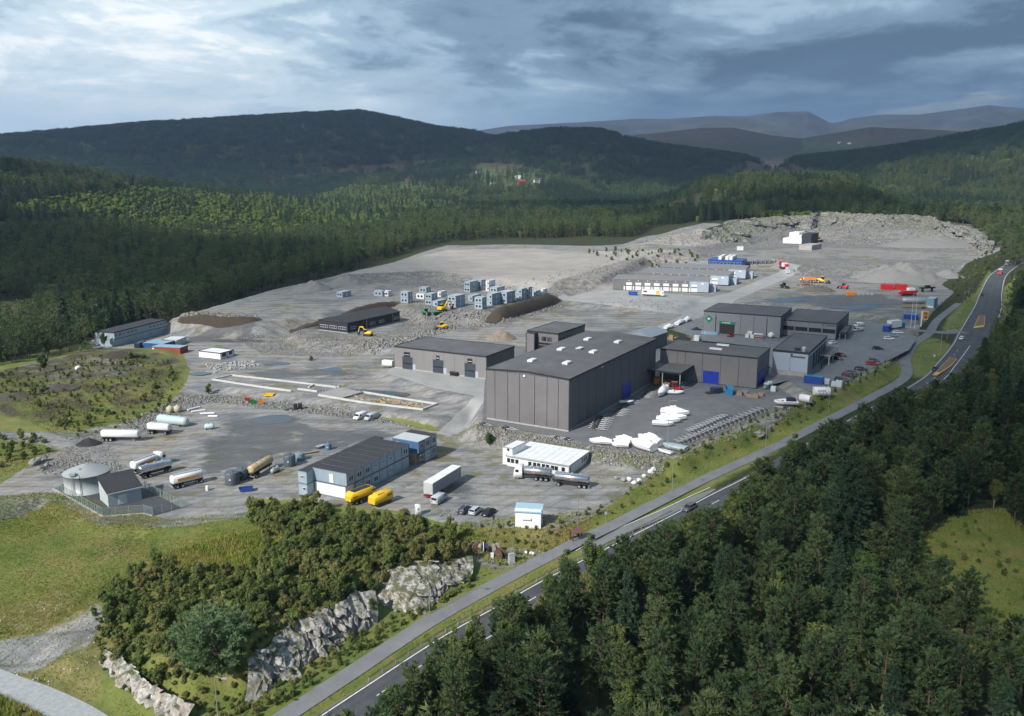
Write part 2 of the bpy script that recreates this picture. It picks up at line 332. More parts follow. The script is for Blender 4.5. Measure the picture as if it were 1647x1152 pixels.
LAYBY = road_line([(935, 890, -2.35), (985, 862, -2), (1030, 842, -1.75), (1075, 822, -1.5), (1115, 803, -1.3), (1150, 787, -1.1)], [.6, 1.3, 1.6, 1.6, 1.2, .4])
SIDE = road_line([(1466, 531, 3.9), (1490, 533, 3.8), (1520, 535, 3.7), (1548, 533, 3.9)], [3.2, 3.2, 3.4, 5])
GTRACK = road_line([(-60, 1075, -6.2), (0, 1098, -6.4), (60, 1120, -6.6), (120, 1148, -6.9), (170, 1180, -7.2)], 2.6)
DITCH = [road_line(r, .7) for r in ([(392, 1134, -4.9), (440, 1103, -4.6), (490, 1072, -4.2), (545, 1038, -3.8), (575, 1018, -3.6), (607, 1003, -3.4)], [(605, 970, -2.9), (640, 982, -3.1), (680, 988, -3.0), (715, 954, -2.5), (758, 932, -1.9)], [(160, 1070, -4.6), (205, 1110, -5.4), (250, 1142, -5.8), (300, 1158, -5.8), (345, 1142, -5.4)])]
ALL_ROADS = DITCH + [ROAD, PATH, LAYBY, SIDE, GTRACK]
def land(X, Y, detail=True):
    """ground level without the roads' paving"""
    X = np.asarray(X, float); Y = np.asarray(Y, float); r = np.hypot(X, Y); th = np.arctan2(X, Y)
    # near field from spot heights
    num = np.zeros(X.shape); den = np.zeros(X.shape)
    for cx, cy_, cz in CT:
        sca = 1 + .0022 * np.hypot(cx, cy_)
        w = 1 / (((X - cx) ** 2 + (Y - cy_) ** 2) / sca ** 2 + 30) ** 1.6; num += w * cz; den += w
    z = num / den
    far = 6 + fbm(X / 420, Y / 420, 3, 3) * 15
    z = z + (far - z) * sst(1000, 1500, r)
    z0b = z.copy()
    und = fbm(X / 190, Y / 190, 31, 3) * 26 * sst(1100, 2200, r)
    for tha, za, rc, rf in RS:
        crest = np.interp(th, tha, za, left=-1e3, right=-1e3); edge = sst(tha[0] - .01, tha[0] + .09, th) * (1 - sst(tha[-1] - .09, tha[-1] + .01, th))
        prof = np.where(r < rc, sst(rf, rc * 1.0, r) ** .9, 1 - .45 * sst(rc, rc * 1.5, r))
        h = z0b + np.maximum(crest - z0b, 0) * prof * edge
        rough = und * np.clip(prof * (1 - prof) * 4, 0, 1) * np.clip((crest - 20) / 150, 0, 1)
        z = np.maximum(z, h + rough)
    if detail:
        z = z + fbm(X / 9, Y / 9, 5, 3) * .35 * (1 - sst(500, 900, r)) + fbm(X / 40, Y / 40, 8, 2) * 1.0 * sst(120, 300, r)
    for n, (lz, pg, w) in ZPOLY.items():
        k = 1 - sst(0, w, sdf(pg, X, Y) + fbm(X / 7, Y / 7, 9, 2) * 1.2)
        z = z + (lz + (fbm(X / 14, Y / 14, 4, 3) * .10) - z) * k
    return z
def HZ(X, Y, sink=True):
    z = land(X, Y); X = np.asarray(X, float); Y = np.asarray(Y, float)
    for l in ALL_ROADS:
        d, rz, hw = line_dist(l, X, Y); k = 1 - sst(hw + .6, hw + 5.5, d); z = z + (rz - .06 - z) * k
    for l in (PATH, GTRACK, SIDE, LAYBY, ROAD):
        d, rz, hw = line_dist(l, X, Y); k = 1 - sst(hw + .35, hw + 1.3, d); z = z + (np.minimum(z, rz - .1) - z) * k
    return z
GRID = {}
def hz(x, y):
    th, rr, Z = GRID['th'], GRID['rr'], GRID['Z']; r = math.hypot(x, y); a = math.atan2(x, y); i = min(max(np.searchsorted(rr, r) - 1, 0), len(rr) - 2); j = min(max(np.searchsorted(th, a) - 1, 0), len(th) - 2)
    u = min(max((r - rr[i]) / (rr[i + 1] - rr[i]), 0), 1); v = min(max((a - th[j]) / (th[j + 1] - th[j]), 0), 1); return float((Z[i, j] * (1 - v) + Z[i, j + 1] * v) * (1 - u) + (Z[i + 1, j] * (1 - v) + Z[i + 1, j + 1] * v) * u)
def G(px, py, z0=0.0):
    """the ground point seen at a pixel"""
    z = z0
    for _ in range(14):
        p = P(px, py, z); z2 = hz(p[0], p[1]); z = z + (z2 - z) * .7
    p = P(px, py, z); return np.array([p[0], p[1], hz(p[0], p[1])])
# ------------------------------------------------------------------ ground mesh: rings around the viewpoint, fine where the land is seen
def make_ground():
    th = np.concatenate([np.linspace(-math.pi, -R(36), 26)[:-1], np.linspace(-R(36), R(36), 600), np.linspace(R(36), math.pi, 26)[1:-1]])
    rr = np.concatenate([[2, 12, 24, 36, 46], np.geomspace(55, 11000, 760)])
    T, Rr = np.meshgrid(th, rr); X = Rr * np.sin(T); Y = Rr * np.cos(T); Z = HZ(X.ravel(), Y.ravel()).reshape(X.shape)
    GRID.update(th=th, rr=rr, Z=Z); nr, nc = X.shape; V = np.stack([X, Y, Z], -1).reshape(-1, 3)
    i = np.arange(nr - 1)[:, None] * nc + np.arange(nc)[None]; j = np.arange(nr - 1)[:, None] * nc + (np.arange(nc)[None] + 1) % nc
    F = np.stack([i, j, j + nc, i + nc], -1).reshape(-1, 4)[:, ::-1]
    me = np_mesh('ground', V, F, None, True)
    return me, X.ravel(), Y.ravel(), Z.ravel()
GMESH, GX, GY, GZ = make_ground()
def mask(polys, soft=2.0):
    m = np.zeros(GX.shape)
    for pg in polys: m = np.maximum(m, np.clip(.5 - sdf(pg, GX, GY) / (2 * soft), 0, 1))
    return m
def pz(pts, z): return PP(pts, z)
def add_attr(name, a):
    at = GMESH.attributes.new(name, 'FLOAT', 'POINT'); at.data.foreach_set('value', np.asarray(a, np.float32))
zp = {k: v[1] for k, v in ZPOLY.items()}
grav = mask([zp['drum_pad'], pz([(-30, 1035), (60, 1028), (130, 1008), (160, 990), (172, 1010), (140, 1050), (60, 1066), (-30, 1072)], -4.8), zp['boat_yard'], zp['parking'], pz([(283, 511), (440, 466), (560, 440), (720, 402), (960, 408), (1130, 410), (1260, 440), (1240, 500), (1130, 500), (1050, 536), (1240, 560), (1310, 620), (1240, 670), (845, 690), (632, 650), (500, 640), (345, 625), (300, 575)], 5), zp['left_flat'], zp['mid_field'], zp['works_field'], zp['container_terrace'], zp['row_pad'], zp['east_field'], zp['quarry_floor'], zp['lower_yard'],
             pz([(-60, 704), (0, 695), (110, 696), (200, 678), (275, 645), (300, 622), (308, 592), (330, 592), (345, 630), (250, 700), (200, 780), (90, 800), (0, 830), (-60, 850), (-60, 800), (60, 756), (110, 725), (60, 712)], .5),
             pz([(100, 575), (175, 572), (230, 580), (200, 598), (110, 610), (20, 600), (30, 585)], 4.6),
             pz([(1480, 470), (1560, 425), (1610, 408), (1640, 400), (1600, 384), (1500, 372), (1300, 365), (1180, 372), (1100, 395), (1000, 402), (1040, 388), (1130, 376), (1200, 380), (1130, 400), (1120, 425), (1000, 440), (900, 470), (900, 490), (1130, 500), (1300, 500), (1480, 520)], 9)], 2.2)
pale = mask([zp['upper_pad'], pz([(690, 440), (960, 408), (1130, 410), (1100, 428), (1000, 450), (900, 470), (800, 470)], 10), pz([(1030, 392), (1070, 378), (1130, 374), (1160, 388), (1120, 396)], 15)], 3)
road_g = mask([pz([(1110, 500), (1262, 436), (1290, 440), (1150, 500), (1050, 536), (1025, 536)], 5), pz([(895, 484), (910, 478), (1125, 498), (1120, 506)], 5),
               pz([(905, 478), (985, 464), (1140, 478), (1200, 466), (1140, 498), (960, 482)], 6), pz([(700, 688), (770, 640), (782, 650), (724, 694)], 1.5)], 1.2)
apron = mask([pz([(620, 600), (632, 590), (785, 611), (782, 640), (700, 625)], 3)], 1.2)
dirt = mask([pz([(160, 545), (280, 565), (300, 580), (250, 625), (200, 640), (120, 612), (20, 600), (0, 590), (100, 572)], 5), pz([(0, 600), (120, 610), (150, 650), (60, 670), (0, 660)], 3),
             pz([(280, 512), (400, 520), (418, 523), (310, 516)], 6), pz([(770, 503), (890, 476), (905, 484), (800, 512)], 6), pz([(470, 520), (640, 486), (645, 494), (540, 515), (480, 527)], 7)], 2.5)
SITE0 = pz([(-120, 1300), (-120, 640), (0, 594), (146, 556), (300, 575), (900, 700), (1240, 690), (1460, 580), (1470, 600), (1240, 730), (900, 900), (560, 1100), (420, 1300)], 0)
grass = mask([SITE0,
              pz([(-60, 835), (90, 795), (262, 845), (400, 832), (440, 850), (430, 880), (360, 920), (230, 900), (150, 960), (60, 990), (-60, 1000)], -1),
              pz([(1470, 540), (1500, 545), (1540, 560), (1500, 600), (1470, 605), (1462, 570)], 3), pz([(1528, 505), (1570, 470), (1590, 440), (1600, 445), (1575, 490), (1548, 530), (1515, 528)], 4.5),
              pz([(1430, 950), (1475, 885), (1530, 850), (1610, 842), (1660, 890), (1710, 980), (1720, 1090), (1640, 1085), (1560, 1045), (1485, 1000)], -7.5), pz([(0, 480), (60, 490), (60, 530), (0, 540)], -2), pz([(1600, 470), (1647, 440), (1647, 470), (1610, 545)], 6),
              pz([(380, 1135), (700, 985), (960, 852), (1100, 785), (1260, 710), (1300, 680), (1110, 770), (900, 870), (600, 1020), (395, 1110)], -2), pz([(1080, 745), (1240, 678), (1420, 598), (1455, 580), (1462, 600), (1300, 690), (1100, 780), (960, 850), (880, 860), (1000, 800)], 0), pz([(470, 1160), (790, 960), (880, 912), (900, 900), (905, 910), (500, 1160)], -3.6)], 3)
dry = mask([pz([(-30, 990), (50, 980), (100, 960), (165, 985), (190, 1050), (150, 1100), (60, 1095), (-30, 1075)], -4.5), pz([(250, 890), (430, 850), (470, 860), (380, 930), (260, 930)], 0), pz([(60, 800), (130, 800), (240, 850), (180, 850), (80, 830)], -.5), pz([(740, 850), (960, 830), (900, 880), (820, 900), (740, 890)], -1),
            pz([(700, 700), (790, 690), (960, 740), (1060, 755), (1040, 775), (950, 770), (820, 720)], 1)], 4)
rubble = mask([pz([(640, 500), (700, 495), (800, 506), (905, 480), (905, 490), (800, 520), (700, 525), (650, 540), (560, 552), (640, 520)], 6), pz([(280, 518), (415, 526), (410, 532), (275, 522)], 2), pz([(560, 446), (690, 440), (760, 448), (760, 462), (640, 455)], 9.5),
               pz([(170, 690), (300, 632), (345, 628), (560, 655), (690, 688), (560, 668), (340, 640), (230, 690), (180, 705)], 1), pz([(765, 692), (905, 714), (1080, 738), (1060, 752), (900, 728), (770, 706)], 1.8), pz([(860, 470), (1000, 425), (1140, 405), (1180, 396), (1130, 420), (1000, 445), (900, 475)], 9),
               pz([(130, 700), (160, 690), (200, 750), (150, 756), (60, 752), (90, 730)], .3), pz([(380, 545), (520, 540), (620, 560), (560, 575), (420, 570)], 1.6), pz([(1240, 420), (1560, 426), (1500, 450), (1300, 442)], 8), pz([(1130, 405), (1200, 360), (1330, 350), (1480, 355), (1600, 392), (1560, 398), (1300, 388), (1180, 396)], 16)], 2.5)
wet = mask([pz([(380, 672), (470, 668), (520, 690), (620, 690), (640, 705), (480, 730), (330, 760), (310, 730)], 0), pz([(700, 770), (760, 745), (740, 800), (700, 790)], 0), pz([(560, 625), (700, 640), (720, 650), (640, 645)], 1.6), pz([(390, 600), (540, 590), (600, 605), (430, 610)], 1.6), pz([(1240, 480), (1400, 470), (1480, 490), (1360, 500)], 6), pz([(290, 540), (400, 535), (420, 548), (300, 552)], 1.5)], 6)
for nme, a in (('gravel', grav), ('pale', pale), ('lane', np.maximum(road_g, apron)), ('dirt', dirt), ('grass', grass), ('dry', dry), ('rubble', rubble), ('wet', wet)): add_attr(nme, a)
def seen_mask(polys, rmin, soft):
    """far slopes: outlines given where they are seen from the viewpoint, baked on the ground beyond rmin"""
    dy = GY * CP - (GZ - CAM_H) * SP; uy = GY * SP + (GZ - CAM_H) * CP; ok = (dy > 10) & (np.hypot(GX, GY) > rmin)
    dy = np.where(ok, dy, 1e9); px = 823.5 + GX / dy * FPX; py = 576 - uy / dy * FPX; m = np.zeros(GX.shape)
    for pg in polys: m = np.maximum(m, np.clip(.5 - sdf(pg, px, py) / (2 * soft), 0, 1))
    return m * ok
field = seen_mask([[(610, 300), (660, 292), (690, 296), (680, 303), (620, 306)], [(780, 262), (830, 266), (900, 286), (860, 304), (790, 305), (740, 296)], [(1290, 228), (1370, 226), (1390, 232), (1300, 236)], [(1300, 298), (1380, 292), (1480, 296), (1580, 306), (1560, 312), (1400, 308)]], 1150, 6); add_attr('field', field)
clear = seen_mask([[(440, 290), (560, 268), (640, 262), (740, 256), (660, 272), (540, 282)], [(780, 262), (850, 262), (840, 272), (790, 272)], [(1160, 276), (1200, 262), (1250, 256), (1310, 274), (1290, 288), (1180, 288)], [(1000, 222), (1130, 204), (1180, 204), (1270, 222), (1240, 232), (1050, 230)], [(1290, 226), (1400, 204), (1560, 208), (1500, 222), (1350, 232)], [(1020, 330), (1120, 320), (1200, 330), (1180, 345), (1060, 345)]], 1000, 8); add_attr('clearing', clear)
def ground_mat():
    t = NT('ground'); W = t.co('World')
    n1 = t.noise(.35, 6, .6); n2 = t.noise(.09, 5, .55); n3 = t.noise(2.2, 5, .65); nb = t.noise(.02, 4)
    def edge(name, amp=.5, w=.06):
        a = t.math('ADD', t.attr(name), t.math('MULTIPLY', t.math('SUBTRACT', n1, .5), amp)); return t.step(a, .5 - w, .5 + w)
    floor_ = t.ramp(t.noise(.5, 6, .65), [(.3, (.014, .02, .008)), (.5, (.03, .042, .014)), (.62, (.05, .05, .02)), (.75, (.075, .055, .026))])
    grassc = t.ramp(t.math('ADD', t.math('MULTIPLY', t.noise(.22, 6, .66), .5), t.math('MULTIPLY', t.noise(.05, 4, .6), .5)), [(.3, (.065, .10, .024)), (.42, (.10, .14, .033)), (.52, (.155, .17, .045)), (.6, (.20, .175, .068)), (.75, (.22, .18, .09))])
    dryc = t.ramp(t.noise(.3, 6, .66), [(.3, (.07, .085, .025)), (.5, (.16, .15, .055)), (.65, (.22, .18, .085)), (.8, (.15, .10, .05))])
    # gravel: pale grey, finely speckled, with worn wheel tracks and damp spots
    st = t.vor(3.5, W); sp = t.ramp(t.noise(5.5, 3, .7), [(.25, .62), (.5, 1.0), (.75, 1.28)])
    gcol = t.ramp(t.noise(.055, 6, .6), [(.30, (.135, .142, .15)), (.42, (.19, .195, .20)), (.52, (.265, .262, .255)), (.64, (.235, .215, .185)), (.8, (.34, .325, .30))])
    gcol = t.mix(1, gcol, sp, 'MULTIPLY')
    trk = t.n('ShaderNodeTexWave'); trk.wave_type = 'RINGS'; trk.inputs['Scale'].default_value = .045; trk.inputs['Distortion'].default_value = 9; trk.inputs['Detail'].default_value = 3; trk.inputs['Detail Scale'].default_value = .35
    t.put(trk.inputs['Vector'], W)
    tr = t.ramp(trk.outputs['Fac'], [(.0, .66), (.10, 1.0), (.85, 1.0), (1, 1.18)])
    gcol = t.mix(.85, gcol, tr, 'MULTIPLY'); w2 = t.n('ShaderNodeTexWave'); w2.inputs['Scale'].default_value = .09; w2.inputs['Distortion'].default_value = 14; w2.inputs['Detail'].default_value = 4; w2.inputs['Detail Scale'].default_value = .22; t.put(w2.inputs['Vector'], t.mapv(W, (1, 1, 1), (0, 0, .8)))
    gcol = t.mix(.7, gcol, t.ramp(w2.outputs['Fac'], [(.0, .70), (.07, 1.0), (.9, 1.0), (1, 1.15)]), 'MULTIPLY'); gcol = t.mix(1, gcol, t.ramp(t.noise(.7, 6, .7), [(.3, .78), (.55, 1.0), (.75, 1.2)]), 'MULTIPLY')
    weed = t.step(t.math('MULTIPLY', t.noise(.13, 6, .7), t.math('ADD', t.noise(.03, 3), .42)), .50, .60)
    gcol = t.mix(t.math('MULTIPLY', weed, .75), gcol, (.13, .125, .055))
    wetm = t.math('MULTIPLY', t.attr('wet'), 1.0); wetm = t.step(t.math('ADD', t.math('MULTIPLY', wetm, .36), t.math('MULTIPLY', t.noise(.075, 6, .62, t.mapv(W, (.8, 1.5, 1))), 1.15)), .75, .87)
    smallwet = t.step(t.noise(.16, 5, .6, t.mapv(W, (.7, 1.3, 1))), .66, .73)
    wetm = t.math('MAXIMUM', wetm, t.math('MULTIPLY', smallwet, .8))
    gcol = t.mix(t.math('MULTIPLY', wetm, .72), gcol, (.055, .056, .06))
    palec = t.mix(1, t.ramp(t.noise(.05, 6, .6), [(.3, (.27, .255, .235)), (.55, (.35, .325, .30)), (.8, (.41, .385, .355))]), sp, 'MULTIPLY')
    lanec = t.mix(1, t.ramp(t.noise(.12, 5), [(.3, (.27, .275, .275)), (.7, (.36, .36, .355))]), t.ramp(n3, [(.3, .85), (.7, 1.1)]), 'MULTIPLY')
    dirtc = t.ramp(t.noise(.9, 6, .7), [(.3, (.022, .018, .013)), (.5, (.055, .045, .033)), (.65, (.10, .088, .07)), (.8, (.25, .24, .22))])
    cellc = t.vor(1.7, W, 'F1', 'Color'); sep = t.n('ShaderNodeSeparateColor'); t.put(sep.inputs[0], cellc)
    cd_ = t.vor(1.7, W); rubc = t.mix(1, t.ramp(sep.outputs[0], [(0, (.12, .115, .11)), (.5, (.24, .235, .225)), (.85, (.36, .345, .33)), (1, (.48, .46, .44))]), t.ramp(cd_, [(.25, 1.0), (.62, .35)]), 'MULTIPLY')
    heath = t.ramp(t.noise(.03, 6, .65), [(.3, (.03, .035, .018)), (.55, (.075, .055, .036)), (.75, (.12, .09, .06))]); pz_ = t.n('ShaderNodeSeparateXYZ'); t.put(pz_.inputs[0], W); far_shade = t.ramp(t.noise(.004, 8, .65), [(.3, (.02, .026, .03)), (.5, (.038, .045, .05)), (.7, (.07, .075, .08))]); floor_ = t.mix(t.step(pz_.outputs[1], 4800.0, 6200.0), floor_, far_shade)  # far mountains: dark rock colour with the cloud shade painted in
    fieldc = t.ramp(t.noise(.02, 5), [(.35, (.045, .078, .026)), (.65, (.085, .115, .04))])
    c = t.mix(edge('grass', .7, .2), floor_, grassc); c = t.mix(edge('dry', .8, .25), c, dryc)
    c = t.mix(t.attr('field'), c, fieldc); c = t.mix(t.attr('clearing'), c, heath)
    g = edge('gravel'); c = t.mix(g, c, gcol); c = t.mix(edge('pale', .6, .2), c, palec)
    c = t.mix(t.math('MULTIPLY', edge('dirt', .9, .2), t.ramp(t.noise(.12, 5), [(.42, .25), (.6, 1.0)])), c, dirtc); rb = t.math('MULTIPLY', edge('rubble', .9, .2), t.ramp(t.noise(.3, 5), [(.35, .15), (.6, .85)])); c = t.mix(rb, c, rubc); ln = edge('lane', .3, .06); c = t.mix(ln, c, lanec)
    rough = t.math('SUBTRACT', .95, t.math('MULTIPLY', t.math('MULTIPLY', wetm, g), .5))
    hgt = t.math('ADD', t.math('MULTIPLY', t.noise(1.3, 6, .7), .5), t.math('MULTIPLY', t.math('MULTIPLY', cd_, rb), -1.2))
    t.set(**{'Base Color': c, 'Roughness': rough, 'Specular IOR Level': .3}); t.bump(hgt, .55, .5); return t.m
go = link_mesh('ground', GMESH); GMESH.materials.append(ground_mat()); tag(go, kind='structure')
# ------------------------------------------------------------------ roads
def asphalt(name, dark, pale_tone, crack=.3, wear=False):
    t = NT(name); v = t.co('World')
    c = t.ramp(t.noise(.25, 6, .6), [(.3, dark), (.7, pale_tone)]); c = t.mix(1, c, t.ramp(t.noise(9, 3, .7), [(.3, .82), (.7, 1.15)]), 'MULTIPLY')  # uneven dark and pale asphalt tone
    cr = t.ramp(t.vor(.16, t.mapv(v, (1, 1, 1)), 'DISTANCE_TO_EDGE'), [(0, 1.0), (.012, 0.0)]); c = t.mix(t.math('MULTIPLY', cr, crack), c, (.03, .03, .032))
    if wear:      # polished wheel paths and gritty edges across the ribbon
        la = t.attr('lat'); wv = t.math('COSINE', t.math('MULTIPLY', la, 12.566)); c = t.mix(1, c, t.ramp(t.math('ADD', t.math('MULTIPLY', wv, .12), t.math('MULTIPLY', t.noise(.15, 5), .9)), [(.25, .86), (.7, 1.18)]), 'MULTIPLY')
        ed = t.step(t.math('ADD', t.math('ABSOLUTE', la), t.math('MULTIPLY', t.math('SUBTRACT', t.noise(.9, 5), .5), .18)), .93, 1.0); c = t.mix(t.math('MULTIPLY', ed, .8), c, (.17, .16, .13))
    pt = t.step(t.noise(.05, 4), .58, .66); c = t.mix(t.math('MULTIPLY', pt, .35), c, tuple(x * .55 for x in pale_tone))
    t.set(**{'Base Color': c, 'Roughness': t.ramp(t.noise(.4, 4), [(.3, .72), (.7, .9)])}); t.bump(t.noise(14, 3), .25, .02); return t.m
M_ROAD = asphalt('road_asphalt', (.048, .052, .060), (.075, .079, .088), .3, True); M_PATH = asphalt('path_asphalt', (.15, .155, .165), (.20, .205, .212), .2)
M_YARD = asphalt('yard_asphalt', (.115, .12, .128), (.165, .168, .175), .25); M_PARK = asphalt('parking_asphalt', (.155, .165, .175), (.21, .215, .225), .3)
M_BAY = asphalt('layby_asphalt', (.15, .155, .16), (.20, .205, .205)); M_GTRK = mat('crushed_stone', (.34, .36, .37), .95, 0, .2, 1.5, bump=.6)
M_PAINT = mat('road_paint', (.72, .72, .70), .7, 0, .25, 2.0, .15); M_YPAINT = mat('yellow_kerb_paint', (.62, .40, .10), .7, 0, .2, 2)
def ribbon(name, l, dz, m, hw=None, kind='structure'):
    d = np.gradient(l[:, :2], axis=0); d /= np.linalg.norm(d, axis=1)[:, None]; nrm = np.stack([d[:, 1], -d[:, 0]], -1); V = []; F = []
    w = l[:, 3] if hw is None else np.full(len(l), hw)
    for i in range(len(l)):
        for k in (-1, -.4, .4, 1): V.append((l[i, 0] + nrm[i, 0] * w[i] * k, l[i, 1] + nrm[i, 1] * w[i] * k, l[i, 2] + dz - (.03 if abs(k) == 1 else 0)))
    n = 4
    for i in range(len(l) - 1):
        for k in range(3): a = i * n + k; F.append((a, a + 1, a + n + 1, a + n))
    me = np_mesh(name, V, F, m); at = me.attributes.new('lat', 'FLOAT', 'POINT'); at.data.foreach_set('value', np.tile(np.array([-1, -.4, .4, 1], np.float32), len(l))); o = link_mesh(name, me); tag(o, kind=kind); return o
road = ribbon('road', ROAD, .03, M_ROAD); ribbon('cycle_path', PATH, .05, M_PATH); ribbon('bus_bay', LAYBY, .045, M_BAY); ribbon('junction_road', SIDE, .055, M_BAY); ribbon('gravel_track', GTRACK, .04, M_GTRK)
def stripe(l, off, w, dz, m, parent, name, dash=None, s0=0, s1=1e9):
    o_ = offset_line(l, off); seg = np.r_[0, np.cumsum(np.linalg.norm(np.diff(o_[:, :2], axis=0), axis=1))]; made = []
    def pt(s): return np.array([np.interp(s, seg, o_[:, k]) for k in range(3)])
    S = [(max(s0, 0), min(s1, seg[-1]))] if dash is None else [(a, a + dash[0]) for a in np.arange(max(s0, 0), min(s1, seg[-1]) - dash[0], dash[0] + dash[1])]
    for a, b in S:
        n = max(2, int((b - a) / 3)); V = []; F = []
        for s in np.linspace(a, b, n):
            p = pt(s); q = pt(min(s + .5, seg[-1])) - pt(max(s - .5, 0)); q /= np.linalg.norm(q[:2]); nx, ny = q[1], -q[0]
            V += [(p[0] + nx * w / 2, p[1] + ny * w / 2, p[2] + dz), (p[0] - nx * w / 2, p[1] - ny * w / 2, p[2] + dz)]
        for i in range(n - 1): F.append((2 * i, 2 * i + 2, 2 * i + 3, 2 * i + 1))
        made.append(link_mesh(name, np_mesh(name, V, F, m), parent))
    return made
stripe(_le, .25, .22, .04, M_PAINT, road, 'edge_line', None, 0, 152); stripe(_le, .25, .22, .04, M_PAINT, road, 'edge_line', (3, 3), 158, 240); stripe(_le, .3, .22, .04, M_PAINT, road, 'edge_line', None, 250)
stripe(_le, 3.4, .16, .04, M_PAINT, road, 'lane_line', (3, 6), 0, 330); stripe(_le, 6.5, .2, .04, M_PAINT, road, 'edge_line', None, 0, 340)
ro = _le.copy(); ro = offset_line(ro, 0); d2 = np.gradient(_le[:, :2], axis=0); d2 /= np.linalg.norm(d2, axis=1)[:, None]; ro[:, 0] += d2[:, 1] * (_le[:, 3] - .3); ro[:, 1] -= d2[:, 0] * (_le[:, 3] - .3)
stripe(ro, 0, .22, .04, M_PAINT, road, 'edge_line', None, 372)
stripe(offset_line(LAYBY, -1.5), 0, .2, .075, M_PAINT, road, 'edge_line')
def sheet(name, pg, z, m, step=6, parent=None, kind='structure'):
    """flat paved surface cut to an outline"""
    b = MB(); b.add([(x, y, z) for x, y in pg], [tuple(range(len(pg)))]); o = b.build(name, m, parent)
    if kind: tag(o, kind=kind)
    return o
def ccw(pg):
    a = sum(pg[i][0] * pg[(i + 1) % len(pg)][1] - pg[(i + 1) % len(pg)][0] * pg[i][1] for i in range(len(pg))); return pg if a > 0 else pg[::-1]
sheet('boat_yard', ccw(pz([(776, 681), (905, 704), (915, 712), (985, 722), (1082, 731), (1150, 702), (1245, 662), (1312, 632), (1285, 608), (1262, 604), (1250, 590), (1200, 560), (1040, 540), (835, 556), (780, 610)], 3.14)), 3.14, M_YARD)
sheet('car_park', ccw(pz([(1228, 622), (1268, 612), (1303, 630), (1345, 622), (1418, 585), (1462, 563), (1472, 548), (1458, 528), (1388, 517), (1290, 505), (1240, 503), (1130, 512), (1075, 527), (1130, 548), (1240, 560)], 4.44)), 4.44, M_PARK)
for i, pg in enumerate([[(1541, 529), (1586, 478), (1585, 530), (1580, 533)][0:0] or [(1565, 530), (1583, 527), (1586, 495), (1583, 489)], [(1555, 545), (1563, 546), (1530, 590), (1508, 606), (1500, 606)]]):
    q = [G(a, b, 4) for a, b in pg]; cc = np.mean(q, 0)
    isl = thing('traffic_island', ['long tapering brown traffic island with yellow kerb up the road', 'narrow brown traffic island with yellow kerb beside the turning lane'][i], 'island', tuple(cc), 0)
    loc = ccw([(p[0] - cc[0], p[1] - cc[1]) for p in q]); zt = [.16] * len(loc)
    MB().prism(loc, 'z', -.2, .15).build('kerb', M_YPAINT, isl); inn = [(x * .86, y * .86) for x, y in loc]; MB().prism(inn, 'z', .1, .17).build('paving', mat('island_paving', (.19, .12, .075), .9), isl)
# ------------------------------------------------------------------ buildings
M_PANEL = mat('grey_wall_panel', (.155, .15, .155), .55, 0, .12, .12, .25); M_PANEL_D = mat('dark_shaded_panel', (.12, .117, .12), .55, 0, .12, .12, .25)  # darker copy puts right-wall shade into the colour; also plain dark parts
M_PANEL_B = mat('blue_grey_panel', (.20, .215, .235), .55, 0, .10, .15, .15); M_PANEL_W = mat('pale_panel', (.36, .42, .50), .5, 0, .06, .15)
M_JOINT = mat('dark_trim', (.022, .024, .03), .5); M_ROOF = mat('grey_roofing', (.105, .105, .112), .8, 0, .28, .16, .3); M_ROOF_D = mat('dark_roofing', (.035, .036, .042), .85, 0, .2, .2)
M_GLASS = mat('window_glass', (.02, .026, .034), .08, 0, .1); M_WHITE = mat('white_paint', (.72, .73, .73), .45, 0, .08, .5, .10); M_WFRAME = mat('white_frame', (.68, .70, .71), .5)
M_BLUE = mat('blue_door', (.012, .035, .33), .4, 0, .1); M_CONC = mat('concrete', (.36, .355, .34), .9, 0, .2, .5, .15, .3); M_BLACK = mat('black_plastic', (.015, .015, .017), .5)
M_NAVY = mat('dark_navy_cladding', (.022, .026, .036), .6, 0, .12, .3); M_STEEL = mat('galvanised_steel', (.42, .44, .46), .42, .35, .15, 1.2); M_GREEN = mat('green_sign', (.008, .20, .13), .45)
M_MODULE = mat('module_blue_grey', (.30, .38, .44), .5, 0, .10, .4, .18); M_MOD_BLUE = mat('module_blue', (.055, .135, .27), .5, 0, .12, .5, .15); M_WOOD = mat('weathered_wood', (.33, .25, .17), .8, 0, .3, 2); M_BROWN = mat('brown_timber', (.10, .055, .035), .7, 0, .25, 2)
M_INT = mat('gateway_shade', (.03, .028, .026), .9)
def cladding(m):
    """fine horizontal ribs and rain streaks on metal cladding"""
    nt = m.node_tree; bs = next(n for n in nt.nodes if n.type == 'BSDF_PRINCIPLED'); g = nt.nodes.new('ShaderNodeNewGeometry'); sp = nt.nodes.new('ShaderNodeSeparateXYZ'); nt.links.new(g.outputs['Position'], sp.inputs[0])
    mm = nt.nodes.new('ShaderNodeMath'); mm.operation = 'MULTIPLY'; mm.inputs[1].default_value = 5.0; nt.links.new(sp.outputs[2], mm.inputs[0]); fr = nt.nodes.new('ShaderNodeMath'); fr.operation = 'PINGPONG'; fr.inputs[1].default_value = 1.0; nt.links.new(mm.outputs[0], fr.inputs[0]); bu = nt.nodes.new('ShaderNodeBump'); bu.inputs['Strength'].default_value = .5; bu.inputs['Distance'].default_value = .05; nt.links.new(fr.outputs[0], bu.inputs['Height']); nt.links.new(bu.outputs[0], bs.inputs['Normal'])
